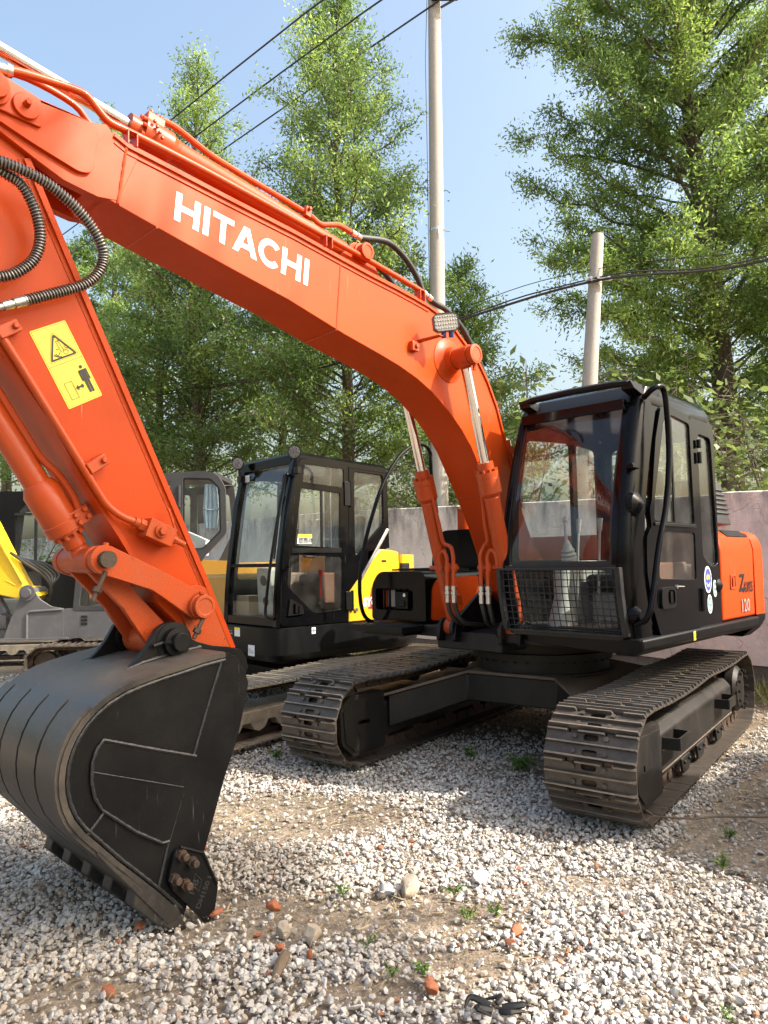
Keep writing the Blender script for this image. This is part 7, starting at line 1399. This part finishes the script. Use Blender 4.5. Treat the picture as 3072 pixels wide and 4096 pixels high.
for k in range(20):
    bmr = bmesh.new()
    if k < 14: bmesh.ops.create_icosphere(bmr, subdivisions=1, radius=1.0)
    else: bmesh.ops.create_uvsphere(bmr, u_segments=4, v_segments=3, radius=1.0)
    sc3 = (0.75+0.5*g.random(), 0.65+0.4*g.random(), 0.5+0.35*g.random())
    for _ in range(9):                                               # chop flat facets: crushed stone
        nrm = Vector(g.normal(size=3)).normalized(); dcut = 0.42+0.3*g.random()
        for v in bmr.verts:
            e = v.co.dot(nrm)-dcut
            if e > 0: v.co -= nrm*e
    for v in bmr.verts: v.co = Vector((v.co.x*sc3[0], v.co.y*sc3[1], v.co.z*sc3[2]))*(0.9+0.2*g.random())
    bmesh.ops.dissolve_degenerate(bmr, edges=bmr.edges[:], dist=0.02); bmesh.ops.triangulate(bmr, faces=bmr.faces[:])
    bmr.verts.index_update(); rock_shapes.append((np.array([v.co[:] for v in bmr.verts]), np.array([[v.index for v in f.verts] for f in bmr.faces], np.int32))); bmr.free()
def rand_rot(n, g):
    q = unit(g.normal(size=(n, 4))); w, x, y, z = q.T
    return np.stack([np.stack([1-2*(y*y+z*z), 2*(x*y-z*w), 2*(x*z+y*w)], 1), np.stack([2*(x*y+z*w), 1-2*(x*x+z*z), 2*(y*z-x*w)], 1), np.stack([2*(x*z-y*w), 2*(y*z+x*w), 1-2*(x*x+y*y)], 1)], 1)
pos = []; size = []
def scatter(y0, y1, dens, smin, smax, zoff):
    xm = 0.62*y1+0.5; area = (2*xm)*(y1-y0); n = int(area*dens); X = (g.random(n)*2-1)*xm; Yv = y0+(y1-y0)*g.random(n); keep = np.abs(X) < 0.60*Yv+0.35; X, Yv = X[keep], Yv[keep]
    for x, y in zip(X, Yv):
        s = soil_amount(x, y)
        if g.random() < (1.0 if s < 0.30 else max(0.12, 1-(s-0.30)*1.8)):
            r = smin+(smax-smin)*g.random()**2.0
            pos.append((x, y, zoff*g.random()**1.5+r*0.12-0.006)); size.append(r)
scatter(1.75, 3.2, 5200, 0.006, 0.025, 0.022); scatter(3.2, 4.8, 4100, 0.007, 0.024, 0.020); N_NEAR = len(pos); scatter(4.8, 7.0, 2200, 0.009, 0.025, 0.018); scatter(7.0, 10.0, 700, 0.012, 0.03, 0.015)
for _ in range(15000):                                               # fines and crumbs lying on the bare soil
    y = 1.8+4.2*g.random()**1.3; x = (g.random()*2-1)*(0.6*y+0.3)
    if soil_amount(x, y) > 0.22: pos.append((x, y, 0.002*g.random())); size.append(0.0022+0.0055*g.random()**2)
pos = np.array(pos); size = np.array(size); n = len(pos); which = np.where(np.arange(n) < N_NEAR, g.integers(0, 14, n), g.integers(14, 20, n)); ROT = rand_rot(n, g); VV = []; FF = []; TT = []; vo_ = 0
for k, (vs, fs) in enumerate(rock_shapes):
    id_ = np.where(which == k)[0]; m_ = len(id_); v = np.einsum('nij,vj->nvi', ROT[id_], vs)*(size[id_][:, None, None]*np.array([1, 1, 0.82]))+pos[id_][:, None, :]
    VV.append(v.reshape(-1, 3)); FF.append((fs[None]+(np.arange(m_)*len(vs))[:, None, None]+vo_).reshape(-1, 3)); TT.append(np.repeat(g.random(m_), len(fs))); vo_ += m_*len(vs)
VV = np.concatenate(VV); FF = np.concatenate(FF).astype(np.int32); TT = np.concatenate(TT)
me = bpy.data.meshes.new('gravel'); me.vertices.add(len(VV)); me.vertices.foreach_set('co', VV.reshape(-1).astype(np.float32)); me.loops.add(FF.size); me.loops.foreach_set('vertex_index', FF.reshape(-1)); me.polygons.add(len(FF)); me.polygons.foreach_set('loop_start', np.arange(0, FF.size, 3, dtype=np.int32)); me.polygons.foreach_set('loop_total', np.full(len(FF), 3, np.int32))
at = me.attributes.new('tint', 'FLOAT', 'FACE'); at.data.foreach_set('value', TT.astype(np.float32)); me.polygons.foreach_set('use_smooth', np.zeros(len(FF), bool)); me.update(calc_edges=True)
m, nt, b = new_mat('crushed_limestone'); N, Lk = nt.nodes.new, nt.links.new
at_ = N('ShaderNodeAttribute'); at_.attribute_name = 'tint'; cr = N('ShaderNodeValToRGB'); E_ = cr.color_ramp.elements
E_[0].position = 0.0; E_[0].color = (0.30, 0.285, 0.26, 1); E_[1].position = 1.0; E_[1].color = (0.62, 0.59, 0.54, 1)
for p, c in ((0.010, (0.30, 0.15, 0.09, 1)), (0.02, (0.36, 0.30, 0.235, 1)), (0.25, (0.44, 0.425, 0.40, 1)), (0.55, (0.55, 0.52, 0.475, 1)), (0.8, (0.48, 0.46, 0.425, 1))): e = E_.new(p); e.color = c
E_[0].color = (0.33, 0.11, 0.05, 1)
Lk(at_.outputs['Fac'], cr.inputs[0]); tc = N('ShaderNodeTexCoord'); nz = N('ShaderNodeTexNoise'); nz.inputs['Scale'].default_value = 90; nz.inputs['Detail'].default_value = 6; Lk(tc.outputs['Object'], nz.inputs['Vector'])
mx = N('ShaderNodeMixRGB'); mx.blend_type = 'OVERLAY'; mx.inputs[0].default_value = 0.4; Lk(cr.outputs[0], mx.inputs[1]); Lk(nz.outputs['Fac'], mx.inputs[2])
n9 = N('ShaderNodeTexNoise'); n9.inputs['Scale'].default_value = 1.1; n9.inputs['Detail'].default_value = 9; n9.inputs['Roughness'].default_value = 0.65; Lk(tc.outputs['Object'], n9.inputs['Vector'])
r9 = N('ShaderNodeValToRGB'); r9.color_ramp.elements[0].position = 0.44; r9.color_ramp.elements[1].position = 0.64; r9.color_ramp.elements[1].color = (0.55, 0.55, 0.55, 1); Lk(n9.outputs['Fac'], r9.inputs[0])
m9 = N('ShaderNodeMixRGB'); m9.inputs[2].default_value = (0.33, 0.265, 0.19, 1); Lk(r9.outputs[0], m9.inputs[0]); Lk(mx.outputs[0], m9.inputs[1]); Lk(m9.outputs[0], b.inputs['Base Color']); b.inputs['Roughness'].default_value = 0.88   # trodden dust lying over the stones
bp = N('ShaderNodeBump'); bp.inputs['Strength'].default_value = 0.35; bp.inputs['Distance'].default_value = 0.004; Lk(nz.outputs['Fac'], bp.inputs['Height']); Lk(bp.outputs[0], b.inputs['Normal'])
me.materials.append(m); gv = bpy.data.objects.new('gravel', me); COL.objects.link(gv); tag(gv, 'pale grey crushed stone covering the yard', kind='stuff')
print('STONES', n, 'TRIS', len(FF))
# ---- loose pieces lying on the yard
M['brick'] = paint('broken_brick', (0.36, 0.115, 0.05), 0.9, dirt=(0.22, 0.12, 0.08), dirt_amt=0.6, dirt_scale=25, bump=0.6, bump_scale=60)
M['tanrock'] = paint('tan_rubble', (0.40, 0.34, 0.26), 0.92, dirt=(0.28, 0.22, 0.16), dirt_amt=0.6, dirt_scale=20, bump=0.8, bump_scale=50)
M['palerock'] = paint('pale_flat_stone', (0.50, 0.47, 0.42), 0.85, dirt=(0.45, 0.4, 0.33), dirt_amt=0.4, dirt_scale=20, bump=0.4)
M['straw'] = leaf_mat('dry_straw', (0.16, 0.12, 0.07), (0.42, 0.34, 0.20), 0.15)
M['twig'] = paint('dry_twig', (0.16, 0.115, 0.075), 0.9, bump=0.5)
def chunk(name, label, cat, loc, size, mat, seed, cuts=10, group=None):
    g_ = np.random.default_rng(seed); bm = bm_new(); bmesh.ops.create_icosphere(bm, subdivisions=3, radius=1.0)
    for _ in range(cuts):
        nn = Vector(g_.normal(size=3)).normalized(); dc = 0.5+0.3*g_.random()
        for v in bm.verts:
            e = v.co.dot(nn)-dc
            if e > 0: v.co -= nn*e
    for v in bm.verts: v.co = Vector((v.co.x*size[0], v.co.y*size[1], v.co.z*size[2]))*(1+0.10*noise.noise(v.co*3+Vector((seed, 0, 0)))+0.05*noise.noise(v.co*9))
    o = obj(name, bm, M[mat], None, smooth=28, loc=(loc[0], loc[1], size[2]*0.30+0.012), rot=(g_.normal()*0.2, g_.normal()*0.2, g_.random()*6)); return tag(o, label, cat, group)
chunk('rubble_stone', 'largest tan rubble stone, rough and pitted, in the middle of the gravel', 'stone', (0.08, 3.26), (0.07, 0.055, 0.05), 'tanrock', 1)
chunk('rubble_stone', 'tan rubble stone right of the small brick bits, near the front shade', 'stone', (-0.31, 2.87), (0.05, 0.045, 0.045), 'tanrock', 2)
chunk('rubble_stone', 'smaller tan rubble stone touching the soil beside a darker gap', 'stone', (-0.42, 2.93), (0.036, 0.034, 0.034), 'tanrock', 3)
chunk('flat_stone', 'pale flat stone lying alone right of the large tan stone', 'stone', (0.41, 3.36), (0.065, 0.04, 0.025), 'palerock', 4)
for k, (x, y, s, lab_) in enumerate(((0.13, 2.53, (0.055, 0.04, 0.042), 'rounded orange brick lump closest to the camera, by the tallest weed'), (-0.49, 3.12, (0.05, 0.04, 0.04), 'dark red brick lump right of the bucket side cutter'), (0.49, 2.90, (0.045, 0.03, 0.03), 'red brick piece on the right with a twin just in front'), (0.45, 2.81, (0.035, 0.03, 0.026), 'small red brick piece in front of its larger twin on the right'), (-0.42, 2.81, (0.03, 0.024, 0.024), 'small orange brick bit left of the upright chip'), (-0.30, 2.75, (0.018, 0.018, 0.032), 'upright orange brick chip in the front shade line'), (-0.73, 3.08, (0.05, 0.022, 0.018), 'thin orange brick sliver at the tip of the bucket'), (-1.01, 2.99, (0.05, 0.032, 0.026), 'brick lump in the sunlit strip left of the bucket teeth'), (-0.97, 2.55, (0.055, 0.03, 0.028), 'brown brick piece in the shaded front left soil'), (0.62, 2.25, (0.03, 0.03, 0.022), 'small brick bit at the bottom edge right of centre'))):
    chunk('brick_fragment', lab_, 'brick', (x, y), tuple(q*0.75 for q in s), 'brick', 20+k, 9, 'brick fragments in the gravel')
bm = bm_new(); lathe(bm, (-0.02, 3.23, 0.02), (-0.02, 3.26, 0.055), [(0, 0.030), (0.028, 0.032), (0.028, 0.027), (0.002, 0.026)], 18, caps=False); tag(obj('bottle_cap', bm, M['interior_lt']), 'pale ridged bottle cap lying open beside the large tan stone', 'bottle cap')
bm = bm_new(); g_ = np.random.default_rng(3)
for k in range(5):
    a = k*1.3; p = [(0.33+0.02*math.cos(a), 2.40+0.02*math.sin(a), 0.03), (0.33+0.09*math.cos(a), 2.40+0.04*math.sin(a), 0.035+0.02*g_.random()), (0.33+0.10*math.cos(a+0.6), 2.40+0.045*math.sin(a+0.6), 0.03)]; 
    tube(bm, spline(p, 4), [0.009, 0.011, 0.011, 0.010, 0.009, 0.008, 0.006, 0.005, 0.003], 6)
tag(obj('rubber_scrap', bm, M['ink'], smooth=20), 'black crumpled rubber scrap at the bottom edge', 'scrap')
bm = bm_new(); tube(bm, spline([(1.30, 3.85, 0.06), (1.38, 3.95, 0.05), (1.45, 4.02, 0.045), (1.62, 3.97, 0.05), (1.80, 4.02, 0.04), (2.05, 3.97, 0.05)], 5), 0.0055, 6); tube(bm, [(1.45, 4.02, 0.045), (1.40, 4.10, 0.07), (1.46, 4.2, 0.06)], 0.006, 5); tag(obj('twig', bm, M['twig']), 'long crooked dry twig in front of the right track', 'twig')
chunk('wood_scrap', 'weathered splintered wood scrap in the front shade line', 'wood', (-0.40, 2.70), (0.10, 0.022, 0.018), 'twig', 50, 5)
wl_ = [(0.11, 2.65, 0.10, 5, 'tallest bright green weed, upright leaves, behind the orange brick lump'), (0.0, 2.62, 0.07, 4, 'small green weed left of the tallest weed'), (-0.09, 2.82, 0.07, 5, 'green seedling between the tan stones and the tallest weed'), (-0.21, 3.24, 0.08, 7, 'feathery green weed left of the large tan stone'), (0.28, 3.24, 0.08, 6, 'green weed with spread leaves right of the large tan stone'), (0.31, 3.02, 0.09, 7, 'green weed among dry straw right of centre'), (0.43, 3.05, 0.08, 6, 'ferny green weed behind the red brick pieces'), (0.62, 5.43, 0.13, 9, 'dark green weed in the shade under the machine, nearer the left track'), (0.92, 5.06, 0.20, 12, 'larger dark green weed in the shade beside the right track'), (-0.84, 5.50, 0.12, 9, 'low green weed in front of the black compact excavator track'), (1.55, 3.45, 0.10, 8, 'low green weed at the right edge in the shaded gravel'), (1.75, 3.8, 0.09, 8, 'grassy weed at the right edge behind the twig'), (1.05, 2.35, 0.06, 6, 'green tuft at the bottom right corner'), (2.55, 4.7, 0.12, 8, 'weed on the dark soil right of the right track')]
for k, (x, y, h, ns, lab_) in enumerate(wl_): shrub(lab_, (x, y, 0.005), max(3, ns-2), h*0.62, h*0.55, 60+k, ns*7, h*0.24, 'weed', 'weed', 'weed', 'weeds in the yard')
# grass along the wall, dry straw on the bare soil
def grass_strip(name, label, pts, h, mat, seed, flat=False):
    g_ = np.random.default_rng(seed); P = np.array(pts); n = len(P); az = g_.random(n)*6.283; tilt = (g_.random(n)*0.25 if flat else 0.6+0.8*g_.random(n))
    D = np.stack([np.cos(az), np.sin(az), np.tan(tilt) if not flat else tilt*0.4], 1); D = unit(D); Wd = unit(np.cross(D, np.array([0, 0, 1.0])+g_.normal(size=(n, 3))*0.4)); L_ = h*(0.4+0.9*g_.random(n))
    return tag(blades(name, P, D, Wd, L_, L_*0.05+0.003, g_.random(n), M[mat], None, 0.3), label, kind='stuff')
g_ = np.random.default_rng(77)
pts = []
while len(pts) < 9000:
    y = -16+19*g_.random(); x = -3.38+abs(g_.normal())*0.45; q = U(x, y, 0)
    if noise.noise((q.x*1.5, q.y*1.5, 2))+0.35 > g_.random()*0.8: pts.append((q.x, q.y, 0.0))
grass_strip('grass', 'pale green grass growing along the foot of the wall', pts, 0.22, 'grass', 5)
pts = []
while len(pts) < 6000:
    x, y = 3.4*(g_.random()*2-1)+0.4, 1.9+5*g_.random(); s = soil_amount(x, y)
    if s > 0.55+0.3*g_.random(): pts.append((x, y, 0.004+0.022*g_.random()))
grass_strip('straw', 'dry straw and grass litter scattered on the bare soil', pts, 0.075, 'straw', 6, True)
# added unseen redwood, standing in for whatever shades front left gravel and bucket
M['leaf_deep'] = leaf_mat('redwood_leaf_deep', (0.04, 0.075, 0.02), (0.09, 0.14, 0.035), 0.18)  # dark, barely translucent leaves so the added crown blocks sunlight
redwood('unseen redwood added on the sunny side in place of an unknown shade caster', (8.1, -0.75, 0), 11.4, 0.20, cone(1.8, 0.35), 8.0, 170, 16, 21, (0, 0), 'leaf_deep', dens=2.2, leaf=0.30)
